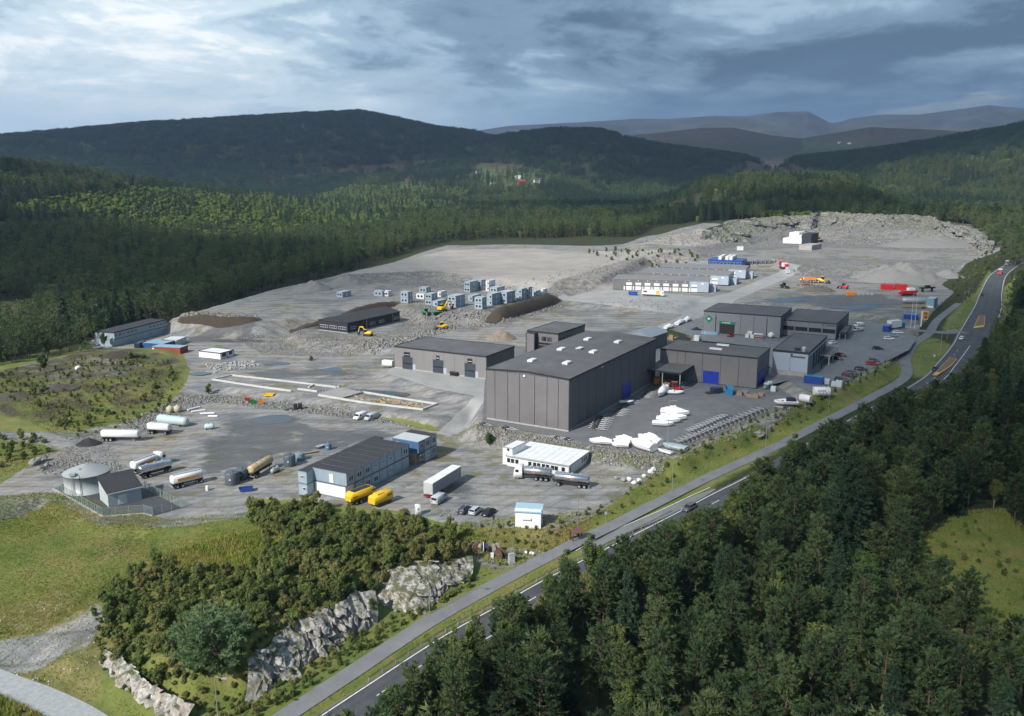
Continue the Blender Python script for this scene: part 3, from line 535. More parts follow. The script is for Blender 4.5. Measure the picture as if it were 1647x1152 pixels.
class Bld:
    """rectangular building read from its near, left and right roof corners; local x runs up the right-hand wall, y up the left-hand wall"""
    def __init__(s, name, label, near, left, right, z0, h=None, base=None, cat='building', group=None, La=None, Lb=None):
        if h is None: h = top_z(P(*base, z0), *near) - z0
        zt = z0 + h; n = P(*near, zt); l = P(*left, zt); r = P(*right, zt); a = r - n; b = l - n
        s.La = La or float(np.hypot(*a[:2])); s.Lb = Lb or float(np.hypot(*b[:2]))
        aa = math.atan2(a[1], a[0]); ab = math.atan2(b[1], b[0]) - math.pi / 2
        s.ang = (aa * s.La + ab * s.Lb) / (s.La + s.Lb); s.o = np.array([n[0], n[1], z0]); s.h = h; s.z0 = z0
        s.th = thing(name, label, cat, tuple(s.o), s.ang, group)
        s.ux = np.array([math.cos(s.ang), math.sin(s.ang)]); s.uy = np.array([-math.sin(s.ang), math.cos(s.ang)])
    def uz(s, face, px, py):
        """position along a wall and height above ground of what is seen at a pixel"""
        d = ray(px, py); nrm = s.uy if face == 'R' else s.ux; t = (s.o[:2] @ nrm) / (d[:2] @ nrm); q = d * t
        u = (q[:2] - s.o[:2]) @ (s.ux if face == 'R' else s.uy); return float(u), float(q[2] + CAM_H - s.z0)
    def bx(s, face, u0, u1, z0, z1, t0, t1, mb=None):
        mb = mb or MB()
        if face == 'R': mb.box(u0, u1, -t1, -t0, z0, z1)
        elif face == 'L': mb.box(-t1, -t0, u0, u1, z0, z1)
        elif face == 'B': mb.box(u0, u1, s.Lb + t0, s.Lb + t1, z0, z1)
        else: mb.box(s.La + t0, s.La + t1, u0, u1, z0, z1)
        return mb
    def part(s, name, face, u0, u1, z0, z1, m, t=.08, t0=0.0, parent=None):
        return s.bx(face, min(u0, u1), max(u0, u1), z0, z1, t0, t).build(name, m, parent or s.th)
    def pxpart(s, name, face, a, b, m, t=.08, t0=0.0, parent=None):
        u0, z0 = s.uz(face, *a); u1, z1 = s.uz(face, *b); return s.part(name, face, u0, u1, min(z0, z1), max(z0, z1), m, t, t0, parent)
    def core(s, m, inset=.06, z1=None): return MB().box(inset, s.La - inset, inset, s.Lb - inset, -1.2, z1 or s.h - .05).build('wall', m, s.th)
    def panels(s, face, fr, z0, z1, m, gap=.07, t=.05):
        Lg = s.La if face in 'RB' else s.Lb
        for a, b in zip(fr[:-1], fr[1:]): s.part('wall_panel', face, a * Lg + gap / 2, b * Lg - gap / 2, z0, z1, m, t, -.05)
    def roof(s, m, trim, over=.12, fascia=.35, lift=.0, up=.16):
        MB().box(-over + .1, s.La + over - .1, -over + .1, s.Lb + over - .1, s.h - .2, s.h + lift).build('roof', m, s.th)
        for f, L_ in (('R', s.La), ('B', s.La), ('L', s.Lb), ('E', s.Lb)):
            e = over if f in 'RB' else over - .1
            s.bx(f, -e, L_ + e, s.h - fascia, s.h + up, over - .1, over).build('roof_edge', trim, s.th)
    def window(s, face, u, z, w, h, frame=None, glass=None, bars=1, t=.09, mull=0):
        f = s.part('window', face, u - w / 2, u + w / 2, z, z + h, glass or M_GLASS, t - .04); mb = MB(); k = .09
        s.bx(face, u - w / 2 - k, u + w / 2 + k, z - k, z, 0, t, mb); s.bx(face, u - w / 2 - k, u + w / 2 + k, z + h, z + h + k, 0, t, mb)
        s.bx(face, u - w / 2 - k, u - w / 2, z, z + h, 0, t, mb); s.bx(face, u + w / 2, u + w / 2 + k, z, z + h, 0, t, mb)
        for i in range(1, mull + 1): x = u - w / 2 + w * i / (mull + 1); s.bx(face, x - k / 2, x + k / 2, z, z + h, 0, t, mb)
        mb.build('frame', frame or M_WFRAME, f); return f
    def W(s, x, y, z): q = s.o[:2] + s.ux * x + s.uy * y; return (q[0], q[1], s.z0 + z)
for m_ in (M_PANEL, M_PANEL_D, M_PANEL_B): cladding(m_)
uni = lambda n: [i / n for i in range(n + 1)]
# --- the tall hall
H1 = Bld('tall_hall', 'tallest grey windowless hall of vertical panels beside the boat yard', (915.4, 609.4), (779.6, 593.8), (1060.6, 544.9), 3.1, base=(915.4, 694.9))
def gable_roof(b, m, trim, rise, over=.15, fascia=.45, axis='x'):
    """low ridge along local x"""
    hw = b.Lb / 2; n = b.La + over
    prof = [(-over, b.h - .25), (b.Lb + over, b.h - .25), (b.Lb + over, b.h + .02), (hw, b.h + rise), (-over, b.h + .02)]
    MB().prism([(y, z) for y, z in prof], 'x', -over, n).build('roof', m, b.th)
    for f in ('R', 'B'): b.bx(f, -over, n, b.h - fascia, b.h + .05, over, over + .08).build('roof_edge', trim, b.th)
    for x0, x1 in ((-over - .08, -over), (n, n + .08)):
        MB().prism([(-over, b.h - fascia), (hw, b.h + rise - fascia), (b.Lb + over, b.h - fascia), (b.Lb + over, b.h + .06), (hw, b.h + rise + .05), (-over, b.h + .06)], 'x', x0, x1).build('roof_edge', trim, b.th)
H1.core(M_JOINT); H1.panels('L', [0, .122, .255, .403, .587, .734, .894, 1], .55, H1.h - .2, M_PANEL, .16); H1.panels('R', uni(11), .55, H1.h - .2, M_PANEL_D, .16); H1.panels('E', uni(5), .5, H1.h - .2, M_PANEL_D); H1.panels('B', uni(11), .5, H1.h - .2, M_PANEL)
H1.bx('L', 0, H1.Lb, -1, .5, 0, .05).build('plinth', M_CONC, H1.th); H1.bx('R', 0, H1.La, -1, .5, 0, .05).build('plinth', M_CONC, H1.th)
gable_roof(H1, M_ROOF, M_JOINT, .7)
for (a, b_) in [(856, 579.6), (912, 583.8), (903, 561.6), (932, 562.6), (954.5, 566), (945.5, 545.6), (994, 550)]:
    q = P(a, b_, H1.z0 + H1.h + .6); l = q[:2] - H1.o[:2]; x, y = l @ H1.ux, l @ H1.uy; rz_ = H1.h + .7 * (1 - abs(y - H1.Lb / 2) / (H1.Lb / 2)); small = (a == 932)
    k = MB().box(x - (.9 if small else 1.7), x + (.9 if small else 1.7), y - .9, y + .9, rz_ - .3, rz_ + .5).build('skylight', M_STEEL if small else M_WFRAME, H1.th)
    MB().box(x - 1.55, x + 1.55, y - .75, y + .75, rz_ + .5, rz_ + .62).build('dome', M_WHITE, k)
u0, z_ = H1.uz('R', 1001, 641.4); u1, z1_ = H1.uz('R', 1013, 613)
d_o = H1.part('door', 'R', u0, u1, .1, z1_, M_BLUE, .1)
mb = MB()
for a_, b_ in ((u0 - .35, u0), (u1, u1 + .35)): H1.bx('R', a_, b_, .1, z1_ + .35, .1, .3, mb)
H1.bx('R', u0 - .35, u1 + .35, z1_, z1_ + .35, .1, .35, mb); mb.build('frame', mat('blue_frame', (.03, .075, .42), .4), d_o)
for face, px, py in (('L', 844, 604.5), ('R', 967.5, 590)): H1.pxpart('wall_lamp', face, (px - 1.6, py + 1.2), (px + 1.6, py - 1.2), M_WHITE, .4)
# --- hall with blue gates
H2 = Bld('gate_hall', 'lower grey hall with one blue gate behind the boat yard', (1218.8, 576.1), (1061, 561.7), (1243.1, 560.8), 3.1, base=(1218.8, 626))
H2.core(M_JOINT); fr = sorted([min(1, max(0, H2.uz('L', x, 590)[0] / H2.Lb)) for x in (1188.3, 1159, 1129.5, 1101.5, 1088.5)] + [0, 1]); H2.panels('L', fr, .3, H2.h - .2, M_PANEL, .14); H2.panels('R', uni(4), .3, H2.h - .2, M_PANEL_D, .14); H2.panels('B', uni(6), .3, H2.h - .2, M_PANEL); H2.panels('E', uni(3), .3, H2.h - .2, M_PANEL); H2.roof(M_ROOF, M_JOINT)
u0, za = H2.uz('L', 1155.5, 623.6); u1, zb = H2.uz('L', 1131, 595.8); g_ = H2.part('gate', 'L', u0, u1, .05, zb, M_BLUE, .1)
for k in range(1, 6): H2.part('gate_section', 'L', u0 + .05, u1 - .05, zb * k / 6 - .04, zb * k / 6 + .04, mat('blue_groove', (.008, .02, .2), .4), .13, .1, g_)
for px0, px1, y0, y1 in ((1219.5, 1229, 603, 622), (1235, 1243, 592, 612)):
    ua, zt = H2.uz('R', px0, y0); ub, _ = H2.uz('R', px1, y0); ub = min(ub, H2.La - .2); ua = max(.2, ua); d_o = H2.part('door', 'R', ua, ub, .1, zt, M_BLUE, .12)
    H2.part('frame', 'R', ua - .15, ub + .15, zt, zt + .4, M_BLUE, .5, 0, d_o)
u_, z_ = H2.uz('L', 1124, 615); H2.part('side_door', 'L', u_ - .5, u_ + .5, .1, 2.3, M_PANEL_D, .09)
for (x, y) in ((1151.5, 562), (1163, 555.8)):
    q = P(x, y, H2.z0 + H2.h); l = q[:2] - H2.o[:2]; a_, b_ = l @ H2.ux, l @ H2.uy; MB().box(a_ - .7, a_ + .7, b_ - 2.2, b_ + 2.2, H2.h - .1, H2.h + .45).build('skylight', M_WHITE, H2.th)
# canopy in the corner of the two halls
nC = P(1094.5, 599.5, 3.1 + 7.2); 
CN = Bld('canopy_roof', 'grey flat canopy on posts sheltering crates between the two halls', (1094.8, 600.5), (1037.8, 593.6), (1117, 585.2), 3.1, h=6.0, cat='canopy')
CN.roof(M_ROOF, M_JOINT, .2, .45)
for x, y in ((.2, .2), (CN.La - .2, .2), (.2, CN.Lb - .2), (.2, CN.Lb * .5)): MB().box(x - .13, x + .13, y - .13, y + .13, -.2, CN.h - .2).build('post', M_STEEL, CN.th)
for z in (1.0, 2.0): MB().box(.1, CN.La - .2, .12, .2, z, z + .12).build('rail', M_STEEL, CN.th)
# --- pale-fronted shop building
H3 = Bld('shop_building', 'flat-roofed building with pale blue front panels beside the blue gates', (1300.4, 567.8), (1243.5, 562.9), (1332.7, 540.6), 4.4, base=(1297.5, 607))
H3.core(M_JOINT); H3.panels('L', [0, .5, 1], 1.6, H3.h - .45, M_PANEL_W, .1); H3.panels('R', uni(7), .6, H3.h - .45, M_PANEL_B, .08); H3.panels('B', uni(5), .6, H3.h - .4, M_PANEL_B); H3.panels('E', uni(3), .6, H3.h - .4, M_PANEL_B)
H3.bx('L', 0, H3.Lb, -1, 1.55, -.05, .03).build('plinth', M_CONC, H3.th); H3.bx('R', 0, H3.La, -1, .55, -.05, .03).build('plinth', M_CONC, H3.th); H3.roof(M_ROOF, M_JOINT, .15, .6)
q0, zs = H3.uz('L', 1272.5, 570.6); q1, _ = H3.uz('L', 1296, 573)
sgn = H3.part('sign_lettering', 'L', q0 - .6, q0 + .05, zs - .25, zs + .35, M_NAVY, .1)
for k in range(13): a_ = q0 + (q1 - q0) * k / 13; b_ = a_ + (q1 - q0) / 13 * .72; H3.part('letter', 'L', a_, b_, zs - .95 + .0, zs - .35 + (.12 if k in (0, 4, 8) else 0), M_NAVY, .1, 0, sgn)
for k in range(5): H3.window('R', H3.La * (.3 + .14 * k), 1.0, 2.6, H3.h - 3.0, M_JOINT, M_GLASS, mull=1)
H3.part('eaves_strip', 'R', .5, H3.La, H3.h - 1.35, H3.h - 1.15, M_WFRAME, .18)
MB().cyl(.75, H3.h, H3.h + 1.2, c=(1.6, 1.8)).lathe([(.8, H3.h + 1.2), (.7, H3.h + 1.6), (.3, H3.h + 1.8)], c=(1.6, 1.8)).build('roof_vent', M_STEEL, H3.th); MB().box(2.2, 3.8, 3.5, 5.2, H3.h, H3.h + .9).build('vent_box', M_JOINT, H3.th)
# its entrance canopy
E3 = Bld('entrance_canopy', 'flat entrance canopy on white posts at the shop building', (1335.5, 572.5), (1317, 571), (1350, 558.5), 4.4, h=3.6, cat='canopy')
E3.roof(M_ROOF, M_STEEL, .1, .3)
for x in (.3, E3.La * .5, E3.La - .3): MB().cyl(.14, 0, E3.h - .2, c=(x, .4), n=10).build('post', M_WHITE, E3.th)
for x in np.linspace(.1, E3.La - .1, 7): MB().box(x - .03, x + .03, .05, .11, E3.h + .1, E3.h + 1.1).build('railing_post', M_STEEL, E3.th)
for z in (.6, 1.05): MB().box(0, E3.La, .05, .1, E3.h + z, E3.h + z + .05).build('railing', M_STEEL, E3.th)
# --- hall with the green gate sign
H4 = Bld('green_sign_hall', 'grey hall with an open gate under a green sign', (1256.2, 509.1), (1130.4, 501.5), (1282.6, 496.4), 4.4, h=None, base=(1256.2, 544.5))
H4.core(M_JOINT); H4.panels('L', sorted([0, 1] + [min(.99, max(.01, H4.uz('L', x, 525)[0] / H4.Lb)) for x in (1233.3, 1212.2, 1191, 1150.5)]), .3, H4.h - .2, M_PANEL_B, .14); H4.panels('R', uni(5), .3, H4.h - .2, M_PANEL_D); H4.panels('B', uni(5), .3, H4.h - .2, M_PANEL_D); H4.panels('E', uni(8), .3, H4.h - .2, M_PANEL_B); H4.roof(M_ROOF, M_JOINT)
ua, _ = H4.uz('L', 1181.5, 530); ub, _ = H4.uz('L', 1157, 530); _, zt = H4.uz('L', 1169, 521.5)
gt = H4.part('gateway', 'L', ua, ub, .05, zt, M_INT, .06); H4.part('gate_sign', 'L', ua - .2, ub + .2, zt, zt + 1.15, M_GREEN, .2)  # dark sheet in place of the shade inside the open gate
for k in range(9): H4.part('letter', 'L', ua + (ub - ua) * (.3 + .045 * k), ua + (ub - ua) * (.3 + .045 * k + .03), zt + .35, zt + .8, M_WHITE, .23, .2)
H4.part('letter', 'L', ua + (ub - ua) * .76, ua + (ub - ua) * .81, zt + .3, zt + .85, M_WHITE, .23, .2)
u_, z_ = H4.uz('L', 1140.3, 512.7); dm = MB(); s_ = 1.75
dm.prism([(u_ - s_, z_), (u_, z_ - s_), (u_ + s_, z_), (u_, z_ + s_)], 'x', -.2, -.05); dm.build('diamond_sign', M_GREEN, H4.th); MB().box(-.24, -.2, u_ - .55, u_ + .55, z_ - .4, z_ + .4).build('emblem', M_WHITE, H4.th)
for x in (1233.3, 1151): u2, _ = H4.uz('L', x, 525); H4.part('downpipe', 'L', u2 - .12, u2 + .12, .2, H4.h - 1.5, M_JOINT, .22)
# --- annex with the ribbon window
H5 = Bld('window_band_annex', 'lower grey annex with a dark ribbon window beside the green sign hall', (1345.5, 521), (1256.6, 514.6), (1369.3, 503.2), 4.4, base=(1345.5, 547.5))
H5.core(M_JOINT); H5.panels('R', uni(6), .3, H5.h - .25, M_PANEL_D); H5.panels('B', uni(4), .3, H5.h - .25, M_PANEL_D); H5.panels('E', uni(4), .3, H5.h - .25, M_PANEL_D); H5.panels('L', uni(4), .3, H5.h - .25, M_PANEL_B, .1); H5.roof(M_ROOF, M_JOINT)
_, za = H5.uz('L', 1300, 533.5); _, zb = H5.uz('L', 1300, 526.8)
for k in range(4): H5.part('window', 'L', H5.Lb * k / 4 + .3, H5.Lb * (k + 1) / 4 - .25, za, zb, M_GLASS, .09)
for k in range(3): H5.window('R', H5.La * (.25 + .27 * k), H5.h - 3.2, 3.2, 1.2, M_JOINT)
ua, zs = H5.uz('L', 1326, 525); ub, _ = H5.uz('L', 1343, 525)
sgn = MB(); H5.part('emblem', 'L', ua + .0, ua + .9, zs + .1, zs + .9, M_GREEN, .12)
for k in range(9): a_ = ua + (ub - ua) * (.08 + .1 * k) ; H5.part('letter', 'L', ua - .6 + (ub - ua) * (.1 * k), ua - .6 + (ub - ua) * (.1 * k + .07), zs + .2, zs + .65, M_NAVY, .12)
P5 = Bld('porch', 'open porch with flat roof on the end wall of the annex', (1361, 535), (1350, 534.2), (1370, 524), 4.4, h=3.4, cat='porch')
P5.roof(M_ROOF, M_JOINT, .1, .8)
for x, y in ((.2, .2), (P5.La - .2, .2), (.2, P5.Lb - .2)): MB().box(x - .1, x + .1, y - .1, y + .1, 0, P5.h - .2).build('post', M_STEEL, P5.th)
# --- gabled shed behind the tall hall
H6 = Bld('gabled_shed', 'small light-roofed gabled shed just behind the tall hall', (1048.9, 542.1), (1008.5, 536.6), (1070.2, 533.6), 3.6, h=5.2)
H6.core(M_PANEL_D, 0); gable_roof(H6, mat('pale_sheet_roof', (.27, .31, .36), .45, .2, .08), M_PANEL_B, 2.0, .25, .2)
MB().prism([(0, H6.h - .3), (H6.Lb, H6.h - .3), (H6.Lb / 2, H6.h + 1.7)], 'x', .02, .3).build('gable', M_PANEL_B, H6.th)
# --- two-storey office block
H7 = Bld('office_block', 'two-storey grey office block with black trim behind the halls', (897.7, 536.7), (848.2, 531.6), (940.7, 522.1), 3.2, h=8.6)
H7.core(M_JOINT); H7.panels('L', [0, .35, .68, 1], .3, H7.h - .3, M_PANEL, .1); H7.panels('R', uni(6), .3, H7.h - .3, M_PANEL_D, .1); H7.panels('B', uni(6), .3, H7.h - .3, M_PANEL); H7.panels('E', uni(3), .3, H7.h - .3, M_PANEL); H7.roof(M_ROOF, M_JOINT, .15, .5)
for px in (875, 884.3): u_, _ = H7.uz('L', px, 545); H7.window('L', u_, H7.h - 3.6, 1.9, 1.6, M_JOINT, mull=1)
for px in (901, 907, 912.5, 917): u_, _ = H7.uz('R', px, 543); H7.window('R', u_, H7.h - 3.9, 1.1, 1.8, M_JOINT)
H7.part('window_band', 'L', H7.Lb * .05, H7.Lb * .62, H7.h - 5.0, H7.h - 4.3, M_GLASS, .3); H7.part('entrance', 'L', H7.Lb * .1, H7.Lb * .62, .2, H7.h - 5.5, M_GLASS, .12)
st_ = MB().box(-2.6, 0, H7.Lb * .66, H7.Lb * .94, -.5, H7.h - .6).build('stair_tower', M_PANEL, H7.th)
for a_, b_ in ((H7.Lb * .655, H7.Lb * .675), (H7.Lb * .925, H7.Lb * .945)): MB().box(-2.7, .02, a_, b_, -.5, H7.h - .45).build('trim', M_JOINT, st_)
MB().box(-2.7, .02, H7.Lb * .655, H7.Lb * .945, H7.h - .6, H7.h - .4).build('top', M_JOINT, st_)
# --- hall with three dark gates
H8 = Bld('three_gate_hall', 'long grey hall with three dark gates and a pale forecourt', (782, 573.5), (631.1, 557.8), (832.2, 557.5), 3.0, base=(782, 610.3))
H8.core(M_JOINT); H8.panels('L', uni(9), .5, H8.h - .15, mat('light_grey_panel', (.20, .195, .195), .55, 0, .06, .15), .05); H8.panels('R', uni(4), .5, H8.h - .15, M_PANEL_D, .09); H8.panels('B', uni(8), .5, H8.h - .2, M_PANEL); H8.panels('E', uni(4), .5, H8.h - .2, M_PANEL); H8.bx('L', 0, H8.Lb, -1, .45, -.05, .04).build('plinth', M_CONC, H8.th); H8.bx('R', 0, H8.La, -1, .45, -.05, .04).build('plinth', M_CONC, H8.th); H8.roof(M_ROOF, M_JOINT, .15, .4)
Zf = lambda x, y: (610 + x / 6.8625, 540 + y / 6.8625)
for x0, x1, yt, sx0, sx1, sy0, sy1 in ((255, 368, 240, 275, 340, 185, 230), (592, 708, 275, 628, 665, 222, 265), (942, 1062, 313, 975, 1028, 257, 303)):
    ua, zt = H8.uz('L', *Zf(x1, yt)); ub, _ = H8.uz('L', *Zf(x0, yt)); g_ = H8.part('gate', 'L', ua, ub, .1, zt, mat('dark_gate', (.045, .055, .07), .4), .1)
    for k in (1, 2, 3, 4): H8.part('gate_section', 'L', ua + .1, ub - .1, zt * k / 5 - .04, zt * k / 5 + .04, M_JOINT, .12, .1, g_)
    H8.part('gate_window', 'L', ua + .3, ub - .3, zt * .42, zt * .52, M_GLASS, .13, .1, g_)
    H8.pxpart('sign', 'L', Zf(sx0, sy1), Zf(sx1, sy0), M_BLACK, .12)
    sg = H8.children_sign = None
    ua, za = H8.uz('L', *Zf(sx1 - 5, (sy0 + sy1) / 2 + 8)); ub, zb = H8.uz('L', *Zf(sx0 + 5, (sy0 + sy1) / 2 - 4)); H8.part('sign_mark', 'L', ua, ub, za, zb - .1, M_WFRAME, .16, .1)
for x0, x1, yt in ((370, 400, 318), (710, 742, 360), (1062, 1092, 398)):
    ua, zt = H8.uz('L', *Zf(x1, yt)); ub, _ = H8.uz('L', *Zf(x0, yt)); H8.part('side_door', 'L', ua, ub, .1, max(2.1, zt), M_PANEL_W, .09)
# --- dark gabled building
H9 = Bld('dark_gabled_building', 'long dark navy gabled building with rows of small white windows', (558.8, 519.4), (515, 513.6), (640, 500.9), 4.0, base=(558.8, 536.6))
H9.core(M_NAVY, 0); gable_roof(H9, M_ROOF_D, M_NAVY, 1.9, .3, .25); MB().prism([(0, H9.h - .3), (H9.Lb, H9.h - .3), (H9.Lb / 2, H9.h + 1.7)], 'x', .0, .3).build('gable', M_NAVY, H9.th)
H9.bx('R', 0, H9.La, -1, .35, 0, .06).build('plinth', M_CONC, H9.th); H9.bx('L', 0, H9.Lb, -1, .35, 0, .06).build('plinth', M_CONC, H9.th)
for k in (.18, .5, .82): H9.window('L', H9.Lb * k, 1.7, H9.Lb * .25, 1.0, mull=3)
for k in (.1, .46, .63, .93): H9.window('R', H9.La * k, 1.6, H9.La * .09, 1.0, mull=3)
for k in (.27, .78):
    for j in range(3): H9.part('tall_door', 'R', H9.La * (k + .035 * j - .035), H9.La * (k + .035 * j - .01), .4, H9.h - .5, M_BLACK, .1)
    H9.part('corner_trim', 'R', H9.La * (k + .075), H9.La * (k + .08), .4, H9.h - .3, M_STEEL, .1)
# --- blue-grey two-storey cabins at the wood
H10 = Bld('cabin_block', 'long two-storey blue-grey cabin block with black roof at the forest edge', (182.9, 535), (148.7, 534.2), (271, 514.5), 1.6, base=(182.9, 557.5))
H10.core(M_MODULE, 0); H10.roof(M_ROOF_D, M_ROOF_D, .15, .3)
H10.part('floor_band', 'R', 0, H10.La, H10.h / 2 - .12, H10.h / 2 + .12, M_NAVY, .05); H10.part('floor_band', 'L', 0, H10.Lb, H10.h / 2 - .08, H10.h / 2 + .08, M_PANEL_B, .05)
nm = 14
H10.panels('R', uni(nm), .2, H10.h / 2 - .14, M_MODULE, .06); H10.panels('R', uni(nm), H10.h / 2 + .14, H10.h - .3, M_MODULE, .06)
for k in range(nm):
    if k not in (6, 7, 8): H10.window('R', H10.La * (k + .5) / nm, H10.h / 2 + 1.05, 1.5, 1.1, mull=1)
    if k in (2, 3, 5, 9, 12, 13): H10.window('R', H10.La * (k + .5) / nm, 1.1, 1.2, .9 if k > 8 else .6, mull=1)
H10.part('upper_door', 'L', H10.Lb * .42, H10.Lb * .56, H10.h / 2 + .2, H10.h / 2 + 2.2, M_WHITE, .08)
# --- white modular building with its box annex
H11 = Bld('white_pavilion', 'low white modular pavilion with a row of dark windows', (914.7, 749.3), (814.6, 733.2), (948.7, 726.4), 0.05, base=(915, 766))
H11.core(M_WHITE, 0); H11.roof(mat('white_sheet_roof', (.74, .77, .78), .5, 0, .08, .3, .15), M_STEEL, .3, .22)
for k in range(1, 9): MB().box(.1, H11.La - .1, H11.Lb * k / 9 - .05, H11.Lb * k / 9 + .05, H11.h, H11.h + .05).build('roof_seam', M_WFRAME, H11.th)
for px in (818.3, 824.5, 831.5, 852.3, 860, 866.5, 874.3, 880.7, 888.8, 895, 906.2): u_, _ = H11.uz('L', px, 748); H11.window('L', u_, .95, .95, 1.15, M_WFRAME, t=.07)
for px in (936.3, 939.3, 942.5): u_, _ = H11.uz('R', px, 740); H11.window('R', u_, .95, .8, 1.2, M_WFRAME, t=.07)
H11.window('R', H11.uz('R', 917.5, 752)[0], .6, .5, 1.4)
A11 = Bld('white_cabin', 'white box cabin with a round window against the pavilion end', (824, 722), (811, 718), (842, 711), 0.05, h=4.6, cat='cabin')
A11.core(M_WHITE, 0, A11.h - .02); A11.roof(M_WHITE, M_STEEL, .06, .15); u_, z_ = A11.uz('L', 817.5, 723.5); MB().cyl(.38, -.06, .02, 'x', (u_, z_)).build('round_window', M_BLACK, A11.th)
# --- stacked office cabins
def cabin_unit(b, name, x0, x1, y0, y1, z0, z1, m, roof, parent=None, corr=True, end='R'):
    """one cabin: corrugated walls, corner posts, frame and roof"""
    p = MB().box(x0 + .05, x1 - .05, y0 + .05, y1 - .05, z0 + .1, z1 - .12).build(name, m, b.th)
    fr = MB(); k = .09
    for x in (x0, x1 - k):
        for y in (y0, y1 - k): fr.box(x, x + k, y, y + k, z0, z1)
    for z in (z0, z1 - .16):
        fr.box(x0, x1, y0, y0 + k, z, z + .15); fr.box(x0, x1, y1 - k, y1, z, z + .15); fr.box(x0, x0 + k, y0, y1, z, z + .15); fr.box(x1 - k, x1, y0, y1, z, z + .15)
    fr.build('frame', mat('module_frame', (.20, .26, .32), .5), p); MB().box(x0 + .06, x1 - .06, y0 + .06, y1 - .06, z1 - .05, z1 + .03).build('roof', roof, p)
    if corr:
        cb = MB(); n = int((y1 - y0) / .45)
        for i in range(n): yy = y0 + .2 + i * .45; cb.box(x0 + .01, x0 + .06, yy, yy + .2, z0 + .2, z1 - .2)
        cb.build('ribs', m, p)
    return p
O1 = Bld('office_cabin_stack', 'two-storey stack of blue-grey site office cabins with black roofs', (557.3, 770.6), (503.4, 759.7), (657, 721.3), 0.05, base=(557.3, 804))
O1.h = 6.4; nm = 8; wdt = O1.La / nm
for k in range(nm):
    up = cabin_unit(O1, 'upper_cabin', k * wdt + .02, (k + 1) * wdt - .02, 0, O1.Lb, 3.25, 6.4, M_MODULE, M_ROOF_D, corr=(k == 0))
    lo = cabin_unit(O1, 'lower_cabin', k * wdt + .02, (k + 1) * wdt - .02, 0 if k else .4, O1.Lb - (0 if k else .4), 0, 3.1, M_MODULE if k else M_WHITE, M_ROOF_D, corr=False)
    if k in (0, 1, 2, 7): O1.window('R', (k + .5) * wdt, 4.2, 1.6, 1.2, mull=1)
    if k in (3, 4, 5): O1.window('R', (k + .5) * wdt, 4.7, .9, .5, mull=1)
    if k in (2, 3): O1.window('R', (k + .5) * wdt, 1.0, 1.6, 1.2, mull=1)
    if k == 5: O1.window('R', (k + .5) * wdt, 1.4, 1.5, .5, mull=1)
O1.part('upper_door', 'L', O1.Lb * .38, O1.Lb * .50, 3.5, 5.6, M_WHITE, .1); O1.part('lower_door', 'L', O1.Lb * .7, O1.Lb * .8, .2, 2.3, mat('orange_brown_door', (.35, .15, .06), .6), -.3, -.42); O1.part('lower_door', 'L', O1.Lb * .55, O1.Lb * .66, .2, 2.4, M_WHITE, -.3, -.42)
O2 = Bld('corridor_cabins', 'narrow two-storey row of grey cabins running behind the office stack', (492.8, 759.7), (476.8, 757.4), (618, 703.5), 0.05, h=6.0)
nm2 = 4; w2 = O2.La / nm2
for k in range(nm2):
    cabin_unit(O2, 'upper_cabin', k * w2 + .02, (k + 1) * w2 - .02, 0, O2.Lb, 3.0, 6.0, M_MODULE, M_ROOF_D, corr=False); cabin_unit(O2, 'lower_cabin', k * w2 + .02, (k + 1) * w2 - .02, 0, O2.Lb, 0, 2.9, M_MODULE, M_ROOF_D, corr=False)
O2.window('L', O2.Lb * .5, 4.4, .9, .5, mull=1); O2.window('L', O2.Lb * .3, 1.5, .8, .5)
O3 = Bld('blue_cabin_stack', 'two-storey cabin stack with a bright blue upper cabin', (672.6, 708.8), (627.9, 702.8), (706, 695.9), 0.05, base=(672.6, 748.3))
O3.h = 6.3; w3 = O3.La / 3
for k, (mu, ro_) in enumerate(((M_MOD_BLUE, mat('pale_roof', (.45, .5, .54), .6)), (M_MODULE, mat('grey_white_roof', (.5, .52, .53), .6)), (M_MODULE, M_ROOF_D))):
    cabin_unit(O3, 'upper_cabin', k * w3 + .02, (k + 1) * w3 - .02, 0, O3.Lb, 3.2, 6.3, mu, ro_, corr=(k == 0)); cabin_unit(O3, 'lower_cabin', k * w3 + .02, (k + 1) * w3 - .02, 0 if k else 1.0, O3.Lb, 0, 3.05, M_MODULE if k else M_WOOD, M_ROOF_D, corr=False)
    O3.window('R', (k + .5) * w3, 4.2, 1.5, 1.4, mull=1)
    if k != 0: O3.window('R', (k + .5) * w3, 1.2 if k == 2 else 1.6, 1.7 if k == 2 else .8, 1.5 if k == 2 else .6, mull=1)
O3.window('R', .5 * w3, 1.1, 1.6, 1.3, mull=1)
O3.part('door', 'L', O3.Lb * .72, O3.Lb * .86, 3.4, 5.5, mat('tan_door', (.45, .30, .22), .6), .12); O3.part('door', 'L', O3.Lb * .36, O3.Lb * .46, 3.4, 5.4, M_PANEL_W, .12)
